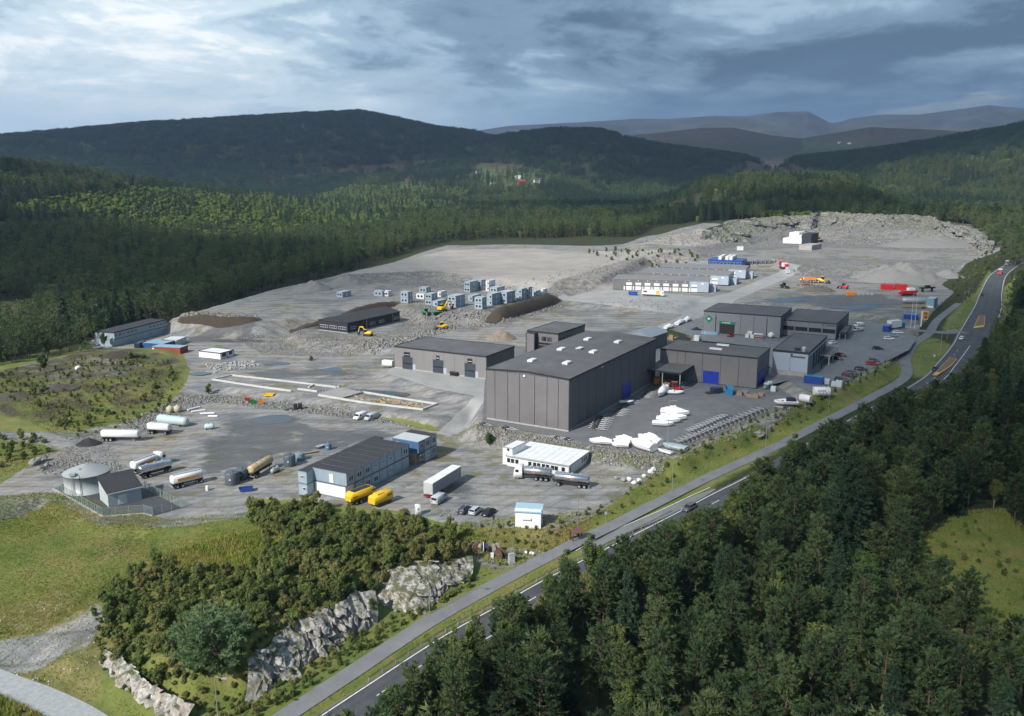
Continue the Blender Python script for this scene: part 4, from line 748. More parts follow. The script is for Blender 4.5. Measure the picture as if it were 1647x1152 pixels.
# --- three rows of garage buildings
for k, (nr, lf, rt, bs, z0, lab) in enumerate([((1140.2, 452.2), (984.6, 449.7), (1159.8, 447.1), (1140.2, 471.3), 6.0, 'nearest long grey garage row with white gates facing the yard'),
        ((1172, 443.3), (1025.4, 438.2), (1189.2, 436.9), (1172, 459.5), 6.3, 'middle long grey garage row between two similar rows'), ((1199.6, 433.1), (1059.9, 429.3), (1214.9, 428), (1199.6, 448.8), 6.6, 'farthest long grey garage row with a blue camp behind it')]):
    b = Bld('garage_row', lab, nr, lf, rt, z0, base=bs, group='long garage rows'); b.core(M_JOINT); b.roof(mat('mid_grey_roof', (.20, .205, .215), .7, 0, .08, .1), M_PANEL_B, .2, .4)
    b.panels('L', [0, .195, .35, .5, .65, .8, 1], .25, b.h - .3, M_PANEL_B if 0 else M_PANEL, .04); b.panels('R', uni(4), .25, b.h - .3, M_PANEL_W, .04); b.panels('E', uni(4), .25, b.h - .3, M_PANEL_B, .04); b.panels('B', uni(6), .25, b.h - .3, M_PANEL_B, .04)
    b.part('end_cladding', 'L', 0, b.Lb * .195, .3, b.h - .5, M_PANEL_W, .09)
    _, zt = b.uz('L', 1060, 456) if k == 0 else (0, b.h * .62)
    zt = b.h * .68
    for j in range(8):
        u = b.Lb * (.145 + .0975 * j); w = b.Lb * .06
        g_ = b.part('gate', 'L', u - w / 2, u + w / 2, .25, zt, M_WHITE, .12); b.part('window_strip', 'L', u - w / 2, u + w / 2, zt * .55, zt * .66, M_GLASS, .15, .12, g_)
        b.part('side_door', 'L', u + w * .72, u + w * .95, .25, zt * .5, M_WHITE, .1); b.part('wall_lamp', 'L', u - .3, u + .3, zt + 1.0, zt + 1.4, M_WHITE, .3)
    MB().box(b.La * .3, b.La * .75, -4, 0, -.5, b.h * .55).build('annex', M_PANEL_W, b.th)
    b.part('round_lamp', 'L', b.Lb * .05, b.Lb * .075, b.h * .68, b.h * .82, M_WHITE, .15)
# --- quarry plant building and concrete store
Q1 = Bld('quarry_plant', 'white and black plant building at the foot of the quarry face', (1303, 379.5), (1259, 378), (1318, 376.5), 11.0, base=(1303, 393))
MB().box(.2, Q1.La, Q1.Lb * .30, Q1.Lb, -1, Q1.h * .62).build('lower_hall', M_WHITE, Q1.th); MB().box(Q1.La * .3, Q1.La, Q1.Lb * .5, Q1.Lb * .86, Q1.h * .62, Q1.h * 1.25).build('upper_box', M_WHITE, Q1.th); MB().box(.4, Q1.La, Q1.Lb * .32, Q1.Lb * .5, Q1.h * .62, Q1.h * 1.0).build('upper_box', M_WHITE, Q1.th)
MB().box(0, Q1.La * .9, -Q1.Lb * .05, Q1.Lb * .295, -1, Q1.h * 1.2).build('dark_tower', M_NAVY, Q1.th); Q1.part('opening', 'R', Q1.La * .1, Q1.La * .5, .2, Q1.h * .5, M_BLACK, Q1.Lb * .05 + .08, Q1.Lb * .05)  # black plate: the shade inside the opening put in as colour
Q2 = Bld('concrete_store', 'low grey concrete store in front of the quarry plant', (1306, 395), (1290, 393.5), (1313.5, 392), 11.0, h=4.2); Q2.core(M_CONC, 0); Q2.roof(M_CONC, M_CONC, .15, .4); Q2.panels('L', uni(3), .2, Q2.h - .4, M_CONC)
# --- small huts
hb = Bld('lean_to_hut', 'pale grey hut with slanting black roof beside the water tank', (172.5, 791.5), (148.5, 769), (213, 781.5), 0.05, h=3.7, cat='hut')
hb.Lb = 6.2; hb.La = 7.4
MB().prism([(0, -.3), (hb.Lb, -.3), (hb.Lb, 5.4), (0, 3.35)], 'x', 0, hb.La).build('wall', mat('pale_grey_boards', (.42, .46, .48), .6, 0, .06, .6), hb.th)
MB().prism([(-.45, 3.3), (hb.Lb + .3, 5.58), (hb.Lb + .3, 5.78), (-.45, 3.5)], 'x', -.3, hb.La + .3).build('roof', M_ROOF_D, hb.th); hb.part('door', 'R', hb.La * .3, hb.La * .55, .1, 2.4, M_WHITE, .08); MB().box(-.3, hb.La + .3, -.5, -.42, 3.05, 3.35).build('gutter', M_WFRAME, hb.th)
WK = Bld('white_kiosk', 'white site kiosk with pale blue roof near the parked cars', (870, 822), (829, 820), (873, 817.5), 0.0, h=4.0, cat='kiosk')
WK.Lb = 5.6; WK.La = 3.0
WK.core(mat('kiosk_white', (.78, .80, .80), .45, 0, .06, .8, .12), 0); MB().prism([(-.3, WK.h - .5), (WK.La + .2, WK.h + .25), (WK.La + .2, WK.h + .4), (-.3, WK.h - .3)], 'y', -.2, WK.Lb + .2).build('roof', mat('kiosk_roof', (.30, .46, .56), .5), WK.th)
for k in range(6): WK.part('letter', 'L', WK.Lb * (.35 + .06 * k), WK.Lb * (.35 + .06 * k + .04), 1.55, 1.75 + (.25 if k == 0 else 0), M_JOINT, .05)
SM = Bld('white_office_cabin', 'small white twin office cabin alone on the gravel', (354, 568.5), (326.5, 563), (368.5, 562.5), 1.55, base=(354, 578.5), cat='cabin'); SM.core(M_WHITE, 0); SM.roof(M_WHITE, M_JOINT, .06, .2); SM.window('R', SM.La * .27, 1.0, 1.9, 1.4, M_JOINT); SM.window('R', SM.La * .75, 1.2, 1.5, 1.1, M_JOINT, mull=1); SM.part('corner_trim', 'R', SM.La * .49, SM.La * .51, 0, SM.h, M_JOINT, .06)
for k in (0, 1): SM.part('corner_trim', 'R', SM.La * k - .08 + .08 * (1 - 2 * k) , SM.La * k + .08, 0, SM.h, M_JOINT, .05)
# ------------------------------------------------------------------ vegetation
def leaf_mat(name, cols, transl=.25, vscale=.9):
    t = NT(name); oi = t.n('ShaderNodeObjectInfo')
    nz = t.noise(vscale, 4, .6, t.co('World')); f = t.math('ADD', t.math('MULTIPLY', nz, .7), t.math('MULTIPLY', oi.outputs['Random'], .62)); f = t.math('SUBTRACT', f, .16)
    c = t.ramp(f, [(i / (len(cols) - 1) * .7 + .15, q) for i, q in enumerate(cols)])
    t.set(**{'Base Color': c, 'Roughness': .65, 'Specular IOR Level': .25})
    tr = t.n('ShaderNodeBsdfTranslucent'); t.put(tr.inputs[0], c); mx = t.n('ShaderNodeMixShader'); mx.inputs[0].default_value = transl
    t.t.links.new(t.b.outputs[0], mx.inputs[1]); t.t.links.new(tr.outputs[0], mx.inputs[2]); t.t.links.new(mx.outputs[0], t.out.inputs[0]); return t.m
L_PINE = leaf_mat('pine_needles', [(.034, .060, .027), (.058, .098, .042), (.086, .132, .052), (.118, .155, .058)], .34)
L_SPRU = leaf_mat('spruce_needles', [(.024, .052, .030), (.040, .078, .042), (.060, .104, .052)], .3)
L_BIRCH = leaf_mat('broad_leaves', [(.055, .09, .024), (.09, .135, .034), (.135, .165, .045), (.17, .165, .055)], .3)
L_SHRUB = leaf_mat('shrub_leaves', [(.08, .115, .032), (.13, .17, .046), (.175, .205, .06), (.215, .19, .07)], .3)
L_LIGHT = leaf_mat('young_leaves', [(.06, .10, .022), (.10, .15, .03), (.15, .19, .045)], .35)
M_BARK = mat('bark', (.10, .075, .055), .9, 0, .3, 2); M_BIRCHB = mat('birch_bark', (.34, .32, .29), .8, 0, .4, 3)
def spray(centers, axes, size, n, width=.26, spread=.75, rg=rng):
    """needle tufts: n slim triangles per centre fanning around an axis"""
    C = np.repeat(np.asarray(centers, float), n, 0); A = np.repeat(np.asarray(axes, float), n, 0); S = np.repeat(np.asarray(size, float) * np.ones(len(centers)), n)
    d = A + rg.normal(0, spread, C.shape); d /= np.linalg.norm(d, axis=1)[:, None] + 1e-9
    sd = np.cross(d, rg.normal(0, 1, C.shape)); sd /= np.linalg.norm(sd, axis=1)[:, None] + 1e-9
    ln = S * rg.uniform(.65, 1.15, len(S)); w = S * width * rg.uniform(.7, 1.2, len(S)); C = C + rg.normal(0, .10, C.shape) * S[:, None]
    a = C - sd * w[:, None] * .5; b = C + sd * w[:, None] * .5; c = C + d * ln[:, None]
    V = np.stack([a, b, c], 1).reshape(-1, 3); F = np.arange(len(V)).reshape(-1, 3); return V, F
def leaves(centers, normals, size, rg=rng):
    n = len(centers); N_ = normals + rg.normal(0, .55, (n, 3)); N_ /= np.linalg.norm(N_, axis=1)[:, None] + 1e-9
    a = np.cross(N_, rg.normal(0, 1, (n, 3))); a /= np.linalg.norm(a, axis=1)[:, None] + 1e-9; b = np.cross(N_, a); s = (size * rg.uniform(.6, 1.25, n))[:, None]
    V = np.stack([centers - a * s, centers + b * s * .6, centers + a * s, centers - b * s * .6], 1).reshape(-1, 3); return V, np.arange(4 * n).reshape(-1, 4)
def conifer_mesh(kind, H, Rm, seed, tn, dens=1.0):
    rg = np.random.default_rng(seed); C = []; A = []; S = []; br = MB(); lean = rg.normal(0, .02, 2)
    z0 = {'pine': .30, 'spruce': .06, 'spread': .16}[kind] * H; z = z0; stepz = {'pine': .62, 'spruce': .55, 'spread': .55}[kind] / dens
    while z < H * .985:
        t = (z - z0) / (H - z0)
        if kind == 'pine': L_ = Rm * (min(1, .5 + 1.7 * t) * (1 - t ** 2.4) ** .62 + .05) * rg.uniform(.75, 1.12); nb = rg.integers(4, 7); up = .22 + .62 * t
        elif kind == 'spread': L_ = Rm * (min(1, .72 + 1.4 * t) * (1 - t ** 2.2) ** .55 + .05); nb = rg.integers(7, 10); up = .10 + .55 * t
        else: L_ = Rm * ((1 - t) ** .85 + .03) * rg.uniform(.85, 1.1); nb = rg.integers(6, 9); up = -.22 + .6 * t
        a0 = rg.uniform(0, 6.28)
        for k in range(nb):
            if kind == 'pine' and rg.uniform() < .22: continue
            a = a0 + 6.283 * k / nb + rg.normal(0, .22); L2 = L_ * rg.uniform(.62, 1.12); zz = z + rg.normal(0, .18); d = np.array([math.cos(a), math.sin(a), 0]); m_ = max(2, int(L2 / (.5 if kind != 'spruce' else .42) * dens))
            for j in range(m_):
                f = (j + 1) / m_
                if kind != 'spruce' and f < .38 and L2 > 1.1: continue
                rise = up * L2 * f + (.12 * L2 * f * f if kind != 'spruce' else -.10 * L2 * f * (1 - f))
                p = d * L2 * f + np.array([lean[0] * zz, lean[1] * zz, zz + rise]) + rg.normal(0, .12 + .10 * (kind == 'spread'), 3); C.append(p)
                ax = d * .75 + np.array([0, 0, .75 if kind != 'spruce' else -.12]); A.append(ax); S.append((.9 if kind != 'spruce' else .74) * (1.1 - .25 * t) / dens ** .5)
            if L2 > 1.0: br.tube([(lean[0] * zz, lean[1] * zz, zz), tuple(d * L2 * .8 + np.array([lean[0] * zz, lean[1] * zz, zz + up * L2 * .8]))], .045, 3, .015)
        z += stepz * rg.uniform(.8, 1.2)
    C.append([lean[0] * H, lean[1] * H, H - .2]); A.append([0, 0, 1]); S.append(.7)
    V, F = spray(np.array(C), np.array(A), np.array(S), tn, .30, .62, rg)
    br.tube([(0, 0, -1.0), (lean[0] * H * .5, lean[1] * H * .5, H * .5), (lean[0] * H, lean[1] * H, H * .97)], .017 * H, 7, .02)
    return V, F, br
def broad_mesh(H, Rm, seed, nl, stem=.25, lobes=9, leaf=.24, lr=1.0):
    rg = np.random.default_rng(seed); br = MB(); cs = []
    for k in range(lobes):
        f = rg.uniform(0, 1); a = rg.uniform(0, 6.28); z = H * (stem + .18 + (.80 - stem) * f); rr = Rm * (.62 * math.sin(math.pi * (.15 + .75 * (1 - f))) * rg.uniform(.4, 1.0)); cs.append((rr * math.cos(a), rr * math.sin(a), z, Rm * rg.uniform(.33, .55) * (1.08 - .45 * f) * lr))
        br.tube([(0, 0, H * stem * .6), (rr * math.cos(a) * .4, rr * math.sin(a) * .4, z * .65), (rr * math.cos(a), rr * math.sin(a), z)], .05 * H / 8 + .02, 4, .012)
    br.tube([(0, 0, -.6), (rg.normal(0, .1), rg.normal(0, .1), H * .4), (0, 0, H * .85)], .014 * H + .03, 6, .015)
    w = np.array([c[3] ** 2 for c in cs]); w /= w.sum(); idx = rg.choice(len(cs), nl, p=w); cc = np.array(cs)[idx]; u = rg.normal(0, 1, (nl, 3)); u /= np.linalg.norm(u, axis=1)[:, None]
    rad = cc[:, 3] * np.clip(rg.beta(3, 1.5, nl) * 1.25, .2, 1.25); bumpy = 1 + .16 * np.sin(u[:, 0] * 7 + idx) * np.sin(u[:, 1] * 6 + idx * 2) ; pos = cc[:, :3] + u * (rad * bumpy)[:, None] * np.array([1, 1, 1.05])
    pos[:, 2] = np.maximum(pos[:, 2], .12); V, F = leaves(pos, u + np.array([0, 0, .45]), leaf, rg); return V, F, br
def tree_meshes(tagn, VFB, lm, bm_): V, F, b = VFB; return np_mesh(tagn + '_crown', V, F, lm), b.mesh(tagn + '_trunk', bm_)
def joined(name, VFB, lm, bm_):
    V, F, b = VFB; bf = [f for q in b.f for f in ([q[:3], (q[0], q[2], q[3])] if len(q) == 4 else [(q[0], q[i], q[i + 1]) for i in range(1, len(q) - 1)])]
    if F.shape[1] == 4: F = np.concatenate([F[:, :3], F[:, [0, 2, 3]]])
    n = len(V); me = np_mesh(name, np.vstack([V, np.array(b.v)]), np.vstack([F, np.array(bf) + n]), lm); me.materials.append(bm_)
    mi = np.zeros(len(F) + len(bf), np.int32); mi[len(F):] = 1; me.polygons.foreach_set('material_index', mi[:len(me.polygons)]); return me
PINES = [tree_meshes('pine', conifer_mesh('pine', h, r, 10 + i, 13, 1.2), L_PINE, M_BARK) for i, (h, r) in enumerate([(14, 2.7), (12.5, 3.0), (15.5, 2.6), (12, 2.5), (13.5, 2.2), (14.5, 3.1), (11, 2.4)])]
SPRU = [tree_meshes('spruce', conifer_mesh('spruce', h, r, 30 + i, 11, 1.0), L_SPRU, M_BARK) for i, (h, r) in enumerate([(17, 3.4), (14, 2.7)])]
BIG_SPRU = tree_meshes('spruce', conifer_mesh('spruce', 22, 7.0, 40, 13, 1.15), L_SPRU, M_BARK)
SPREAD = tree_meshes('pine', conifer_mesh('spread', 8.6, 5.6, 41, 13, 1.35), leaf_mat('lit_pine_needles', [(.10, .17, .08), (.15, .24, .115), (.20, .29, .14)], .45), M_BARK)  # sunlight on this pine put into a paler needle colour
BIRCH = [tree_meshes('birch', broad_mesh(h, r, 50 + i, 5200, .22, 24, .2, .72), L_BIRCH, M_BIRCHB) for i, (h, r) in enumerate([(9, 2.9), (7.5, 2.6), (10.5, 3.0)])]
ROUND = tree_meshes('round', broad_mesh(9, 4.4, 57, 9000, .12, 30, .2, .72), leaf_mat('deep_green_leaves', [(.03, .07, .018), (.05, .10, .025), (.07, .125, .03)]), M_BARK)
SHRUB = [tree_meshes('shrub', broad_mesh(h, r, 60 + i, 2700, .02, 24, .155, .62), L_SHRUB, M_BARK) for i, (h, r) in enumerate([(3.4, 1.8), (2.6, 1.7), (4.4, 1.9), (2.0, 1.6)])]
def pix(x, y, z):
    dy = y * CP - (z - CAM_H) * SP; uy = y * SP + (z - CAM_H) * CP; return 823.5 + x / dy * FPX, 576 - uy / dy * FPX
# where things may grow
def wpoly(px, z): return PP(px, z)
SITE = wpoly([(-90, 1200), (-90, 600), (0, 594), (100, 575), (146, 560), (148, 548), (278, 514), (440, 462), (560, 437), (720, 399), (860, 396), (950, 398), (1010, 402), (1040, 388), (1130, 373), (1200, 354)], 2.5)
SITE = SITE + wpoly([(1210, 346), (1330, 340), (1480, 343), (1565, 362), (1640, 392)], 25)[:] + wpoly([(1668, 405), (1625, 440)], 8)
_r = offset_line(_le, 0); rr_ = _le.copy(); rr_[:, 0] += d2[:, 1] * (_le[:, 3] + 2.2); rr_[:, 1] -= d2[:, 0] * (_le[:, 3] + 2.2)
SITE = SITE + [tuple(q[:2]) for q in rr_[::-1][12:]][::3] + [(-60, 70), (-130, 70)]
MEADOW = wpoly([(1440, 945), (1480, 890), (1530, 858), (1600, 850), (1650, 900), (1700, 980), (1720, 1080), (1640, 1075), (1560, 1035), (1490, 990)], -7.5)
GLADE = wpoly([(-20, 478), (50, 482), (66, 505), (58, 535), (10, 548), (-30, 545)], -2)
VERGE = wpoly([(1600, 478), (1612, 452), (1628, 432), (1650, 436), (1640, 470), (1612, 520), (1604, 560)], 5.5)
FIELDS = [[(600, 302), (650, 290), (695, 294), (690, 306), (620, 308)], [(770, 262), (830, 266), (905, 286), (870, 306), (780, 307), (735, 296)], [(1285, 226), (1370, 224), (1395, 232), (1300, 238)]]
CLEARS = [[(440, 290), (560, 268), (640, 262), (740, 256), (660, 272), (540, 282)], [(1160, 276), (1200, 262), (1250, 256), (1310, 274), (1290, 288), (1180, 288)], [(980, 222), (1130, 203), (1180, 203), (1270, 222), (1240, 234), (1050, 232)], [(1290, 226), (1400, 203), (1600, 210), (1500, 222), (1350, 232)], [(1020, 322), (1120, 316), (1200, 322), (1180, 345), (1060, 350)]]
def pix_(x, y, z):
    dy = y * CP - (z - CAM_H) * SP; uy = y * SP + (z - CAM_H) * CP; return 823.5 + x / dy * FPX, 576 - uy / dy * FPX
def scatter(r0, r1, sp, thmax=34):
    n = int(R(2 * thmax) / 2 * (r1 ** 2 - r0 ** 2) / sp ** 2); r = np.sqrt(rng.uniform(r0 ** 2, r1 ** 2, n)); t = rng.uniform(-R(thmax), R(thmax), n); return r * np.sin(t), r * np.cos(t)
def thin(x, y, dmin):
    """drop points closer than dmin (grid hashing)"""
    seen = {}; keep = np.zeros(len(x), bool)
    for i in range(len(x)):
        a, b = int(x[i] // dmin), int(y[i] // dmin); ok = True
        for u in (a - 1, a, a + 1):
            for v in (b - 1, b, b + 1):
                for j in seen.get((u, v), ()):
                    if (x[i] - x[j]) ** 2 + (y[i] - y[j]) ** 2 < dmin * dmin: ok = False
        if ok: keep[i] = True; seen.setdefault((a, b), []).append(i)
    return keep
SUN_BAND = [(0, 345), (120, 320), (420, 300), (760, 305), (740, 345), (600, 375), (360, 392), (150, 360)]  # sunlit strip of the valley, its brightness put in as paler birches
def forest_ok(x, y, marg=1.2):
    n = fbm(x / 12, y / 12, 77, 2) * 2.5
    return (sdf(SITE, x, y) > marg + n * .6) & (sdf(MEADOW, x, y) > 1 + n) & (sdf(GLADE, x, y) > 1 + n) & (sdf(VERGE, x, y) > 1)
TREELINE = np.array([(380, 1260), (500, 1160), (566, 1107), (632, 1092), (680, 1060), (723, 1018), (770, 1000), (819, 953), (858, 937), (900, 905), (926, 880), (965, 861), (1010, 868), (1100, 828), (1135, 812), (1190, 770), (1250, 705), (1330, 642), (1420, 628), (1480, 622), (1540, 602), (1590, 545), (1612, 470), (1640, 425), (1700, 400)], float)
def fit_height(x, y, z, s, H):
    """trees thin out and get lower towards the road: the largest size that keeps the road open"""
    for k in (1.0, .9, .8, .7, .6, .5, .42, .36, .3):
        px, py = pix(x, y, z + H * s * k)
        if py > np.interp(px, TREELINE[:, 0], TREELINE[:, 1]): return s * k
    return None
KEEP = [(*G(1352, 905, -6)[:2], 7.5), (*G(1352, 940, -6)[:2], 5.5), (*G(1385, 960, -6)[:2], 6), (*G(1390, 990, -6)[:2], 4)]
POOL = dict(pine=[], spruce=[], birch=[], clump=[])
x, y = scatter(62, 430, 3.0); k = forest_ok(x, y); x, y = x[k], y[k]; k = thin(x, y, 3.9); x, y = x[k], y[k]; z = HZ(x, y); zone_n = fbm(x / 55, y / 55, 90, 2)
for a, b, c, q in zip(x, y, z, zone_n):
    u = rng.uniform(); side = sdf(SITE, np.array([a]), np.array([b]))[0]
    kind = 'birch' if (u < (.5 if side < 9 else .15 + .3 * (q > .2))) else ('spruce' if u > .93 - .2 * (q < -.3) else 'pine')
    s = rng.uniform(.78, 1.15) * (.85 if side < 7 else 1)
    if any((a - e[0]) ** 2 + (b - e[1]) ** 2 < e[2] ** 2 for e in KEEP): continue
    if b > 0 and (a > .28 * b - 75) and b < 520:
        s = fit_height(a, b, c, s, {'pine': 14, 'spruce': 16, 'birch': 9}[kind])
        if s is None: continue
    POOL[kind].append((a, b, c, s))
vg = offset_line(_le, 0); vs = np.r_[0, np.cumsum(np.linalg.norm(np.diff(vg[:, :2], axis=0), axis=1))]; vd = np.gradient(_le[:, :2], axis=0); vd /= np.linalg.norm(vd, axis=1)[:, None]
for s_ in np.arange(2, 330, 1.35):      # a fringe of young trees along the right-hand verge
    k = np.searchsorted(vs, s_) - 1; o_ = _le[k, 3] + rng.uniform(2.2, 11); a, b = _le[k, 0] + vd[k, 1] * o_, _le[k, 1] - vd[k, 0] * o_; c = hz(a, b); kind = 'birch' if rng.uniform() < .55 else 'pine'; s = fit_height(a, b, c, rng.uniform(.75, 1.1) if kind == 'birch' else rng.uniform(.55, .95), {'pine': 14, 'birch': 9}[kind])
    if s: POOL[kind].append((a, b, c, s))
x, y = scatter(430, 1000, 4.4); k = forest_ok(x, y); x, y = x[k], y[k]; k = thin(x, y, 4.6); x, y = x[k], y[k]; z = HZ(x, y); px, py = pix(x, y, z + 6)
zn = fbm(x / 90, y / 90, 91, 2) + np.where(sdf(SUN_BAND, px, py, 30) < 0, .7, 0)
for a, b, c, q, u_, v_ in zip(x, y, z, zn, px, py):
    if any(sdf(p, np.array([u_]), np.array([v_]))[0] < 0 for p in CLEARS[4:]) and rng.uniform() < .8: continue
    u = rng.uniform(); kind = 'birch' if u < .08 + .3 * (q > .3) + .4 * (q > .6) else ('spruce' if u > .9 - .3 * (q < -.25) else 'pine'); POOL[kind].append((a, b, c, rng.uniform(.85, 1.25)))
x, y = scatter(1000, 2350, 8.2); z = HZ(x, y); px, py = pix(x, y, z); bad = np.zeros(len(x), bool)
for p in FIELDS + CLEARS: bad |= (sdf(p, px, py, 30) < 0) & (rng.uniform(size=len(x)) < .80)
x, y, z = x[~bad], y[~bad], z[~bad]; px, py = px[~bad], py[~bad]; zn = fbm(x / 160, y / 160, 92, 3) + np.where((sdf(SUN_BAND, px, py, 30) < 0), .75, -.08)
for a, b, c, q in zip(x, y, z, zn):
    u = rng.uniform(); kind = 'birch' if u < .06 + .85 * (q > .22) else ('spruce' if (u > .85 or q < -.2) else 'pine'); POOL[kind].append((a, b, c, rng.uniform(.9, 1.5) * (.85 if kind == 'birch' else 1)))
x, y = scatter(2350, 3900, 19); z = HZ(x, y); px, py = pix(x, y, z); bad = np.zeros(len(x), bool)
for p in FIELDS + CLEARS: bad |= (sdf(p, px, py, 30) < 0) & (rng.uniform(size=len(x)) < .95)
for a, b, c in zip(x[~bad], y[~bad], z[~bad]): POOL['clump'].append((a, b, c, rng.uniform(.8, 1.3)))
def in_frame(q):
    px, py = pix(q[0], q[1], q[2] + 7); return -30 < px < 1680 and 200 < py < 1230
def place_tree(cls, name, meshes, q, label, cat, group):
    cm, tm = meshes; o = thing(name, label, cat, (q[0], q[1], q[2] - .1), rng.uniform(0, 6.28), group); s = q[3]; o.scale = (s * rng.uniform(.9, 1.1), s * rng.uniform(.9, 1.1), s)
    link_mesh('crown', cm, o); link_mesh('trunk', tm, o); return o
def region(q):
    return 'r' if q[0] > -15 + .55 * (q[1] - 110) * 0 and (q[0] > 30 or q[1] < 150) and q[0] > .25 * q[1] - 60 and q[1] < 560 else 'l'
KN = {'pine': 'pine', 'spruce': 'dark pointed spruce', 'birch': 'loose leafy birch'}
def tree_label(kind, q):
    """where in the wood a tree stands and how tall it is"""
    x, y = np.array([q[0]]), np.array([q[1]]); s = 'tall' if q[3] > .98 else ('middling' if q[3] > .7 else 'low'); e = sdf(SITE, x, y)[0]
    if region(q) == 'r': w = 'on the right-hand verge of the main road' if e < 8 else ('at the edge of the right-hand meadow' if sdf(MEADOW, x, y)[0] < 9 else ('in the foreground of the right-hand wood' if math.hypot(q[0], q[1]) < 150 else 'farther back in the right-hand wood'))
    else: w = 'at the wood edge along the gravel terraces' if e < 12 else 'inside the wood left of the terraces'
    return s + ' ' + KN[kind] + ' ' + w, KN[kind] + 's ' + w
NEAR_N = dict(pine=300, spruce=70, birch=230)
REST = {}
for kind, ms in (('pine', PINES), ('spruce', SPRU), ('birch', BIRCH)):
    lst = sorted(POOL[kind], key=lambda q: math.hypot(q[0], q[1])); vis = [q for q in lst if in_frame(q)]; near = vis[:NEAR_N[kind]]; ids = set(map(id, near)); REST[kind] = [q for q in lst if id(q) not in ids]
    for q in near: lb, gp = tree_label(kind, q); place_tree(kind, kind + '_tree', ms[rng.integers(len(ms))], q, lb, 'tree', gp)
# the rest of the forest: one mass, each tree a copy of a tree mesh
L_PINE_F = leaf_mat('far_pine_needles', [(.05, .085, .035), (.085, .135, .05), (.12, .165, .065), (.15, .17, .07)], .32, .02)
LOD = {'pine': [joined('far_pine', conifer_mesh('pine', h, r, 110 + i, 6, .55), L_PINE_F, M_BARK) for i, (h, r) in enumerate([(14, 3.0), (13, 3.4), (15, 2.8)])],
       'spruce': [joined('far_spruce', conifer_mesh('spruce', 15, 3.0, 120, 4, .55), L_SPRU, M_BARK)],
       'birch': [joined('far_birch', broad_mesh(9, 3.2, 130, 330, .2, 8, .75), leaf_mat('sunlit_far_leaves', [(.11, .17, .04), (.18, .25, .06), (.25, .30, .085)], .42), M_BIRCHB)]}  # far birch leaf colour brightened to carry the sunlit strip
cl = []
for i in range(14): V, F, b = conifer_mesh('spruce' if i % 2 else 'pine', 13, 3.4, 140 + i, 3, .30); cl.append((V + np.array([rng.uniform(-13, 13), rng.uniform(-13, 13), rng.uniform(-1.5, 1.5)]), F))
off = np.cumsum([0] + [len(c[0]) for c in cl[:-1]]); LOD['clump'] = [np_mesh('far_clump', np.vstack([c[0] for c in cl]), np.vstack([c[1] + o_ for c, o_ in zip(cl, off)]), L_SPRU)]
REST['clump'] = POOL['clump']
def gn_scatter(name, sources, pts, label, cat):
    """one stuff object: copies of the source meshes on points"""
    V = np.array([p[:3] for p in pts], np.float32); me = bpy.data.meshes.new(name); me.vertices.add(len(V)); me.vertices.foreach_set('co', V.ravel())
    for an, vals in (('scl', [p[3] for p in pts]), ('src', [p[4] for p in pts]), ('rot', rng.uniform(0, 6.28, len(pts)))):
        at = me.attributes.new(an, 'FLOAT', 'POINT'); at.data.foreach_set('value', np.asarray(vals, np.float32))
    o = link_mesh(name, me); tag(o, label, cat, None, 'stuff')
    ng = bpy.data.node_groups.new(name, 'GeometryNodeTree'); ng.interface.new_socket('Geometry', in_out='INPUT', socket_type='NodeSocketGeometry'); ng.interface.new_socket('Geometry', in_out='OUTPUT', socket_type='NodeSocketGeometry')
    N = ng.nodes; L = ng.links; gi = N.new('NodeGroupInput'); goo = N.new('NodeGroupOutput'); jn = N.new('GeometryNodeJoinGeometry')
    def na(a): q = N.new('GeometryNodeInputNamedAttribute'); q.data_type = 'FLOAT'; q.inputs['Name'].default_value = a; return q.outputs['Attribute']
    rot = N.new('ShaderNodeCombineXYZ'); L.new(na('rot'), rot.inputs[2])
    for k, s in enumerate(sources):
        ob = N.new('GeometryNodeObjectInfo'); ob.inputs['Object'].default_value = s; ob.inputs['As Instance'].default_value = True; ob.transform_space = 'ORIGINAL'
        cp = N.new('FunctionNodeCompare'); cp.data_type = 'FLOAT'; cp.operation = 'EQUAL'; L.new(na('src'), cp.inputs['A']); cp.inputs['B'].default_value = k; cp.inputs['Epsilon'].default_value = .2
        ip = N.new('GeometryNodeInstanceOnPoints'); L.new(gi.outputs[0], ip.inputs['Points']); L.new(cp.outputs[0], ip.inputs['Selection']); L.new(ob.outputs['Geometry'], ip.inputs['Instance']); L.new(rot.outputs[0], ip.inputs['Rotation']); L.new(na('scl'), ip.inputs['Scale']); L.new(ip.outputs[0], jn.inputs[0])
    L.new(jn.outputs[0], goo.inputs[0]); md = o.modifiers.new('copies', 'NODES'); md.node_group = ng; return o
srcs = []; pts = []
for kind in ('pine', 'spruce', 'birch', 'clump'):
    base = len(srcs)
    for j, me in enumerate(LOD[kind]):
        q = REST[kind].pop(len(REST[kind]) // 2)   # the source is a tree of the forest, standing in its own place
        s = link_mesh({'pine': 'pine_tree', 'spruce': 'spruce_tree', 'birch': 'birch_tree', 'clump': 'hill_trees'}[kind], me); s.location = q[:3]
        if kind == 'clump': tag(s, kind='stuff')
        else: tag(s, {'pine': 'pine deep in the far forest of the valley', 'spruce': 'spruce deep in the far forest of the valley', 'birch': 'birch deep in the far forest of the valley'}[kind], 'tree', {'pine': 'far pines', 'spruce': 'far spruces', 'birch': 'far birches'}[kind])
        srcs.append(s)
    for q in REST[kind]: pts.append((q[0], q[1], q[2] - .2, q[3], base + int(rng.integers(len(LOD[kind])))))
gn_scatter('forest', srcs, pts, 'mixed pine, spruce and birch forest covering the valley and hills', 'forest')
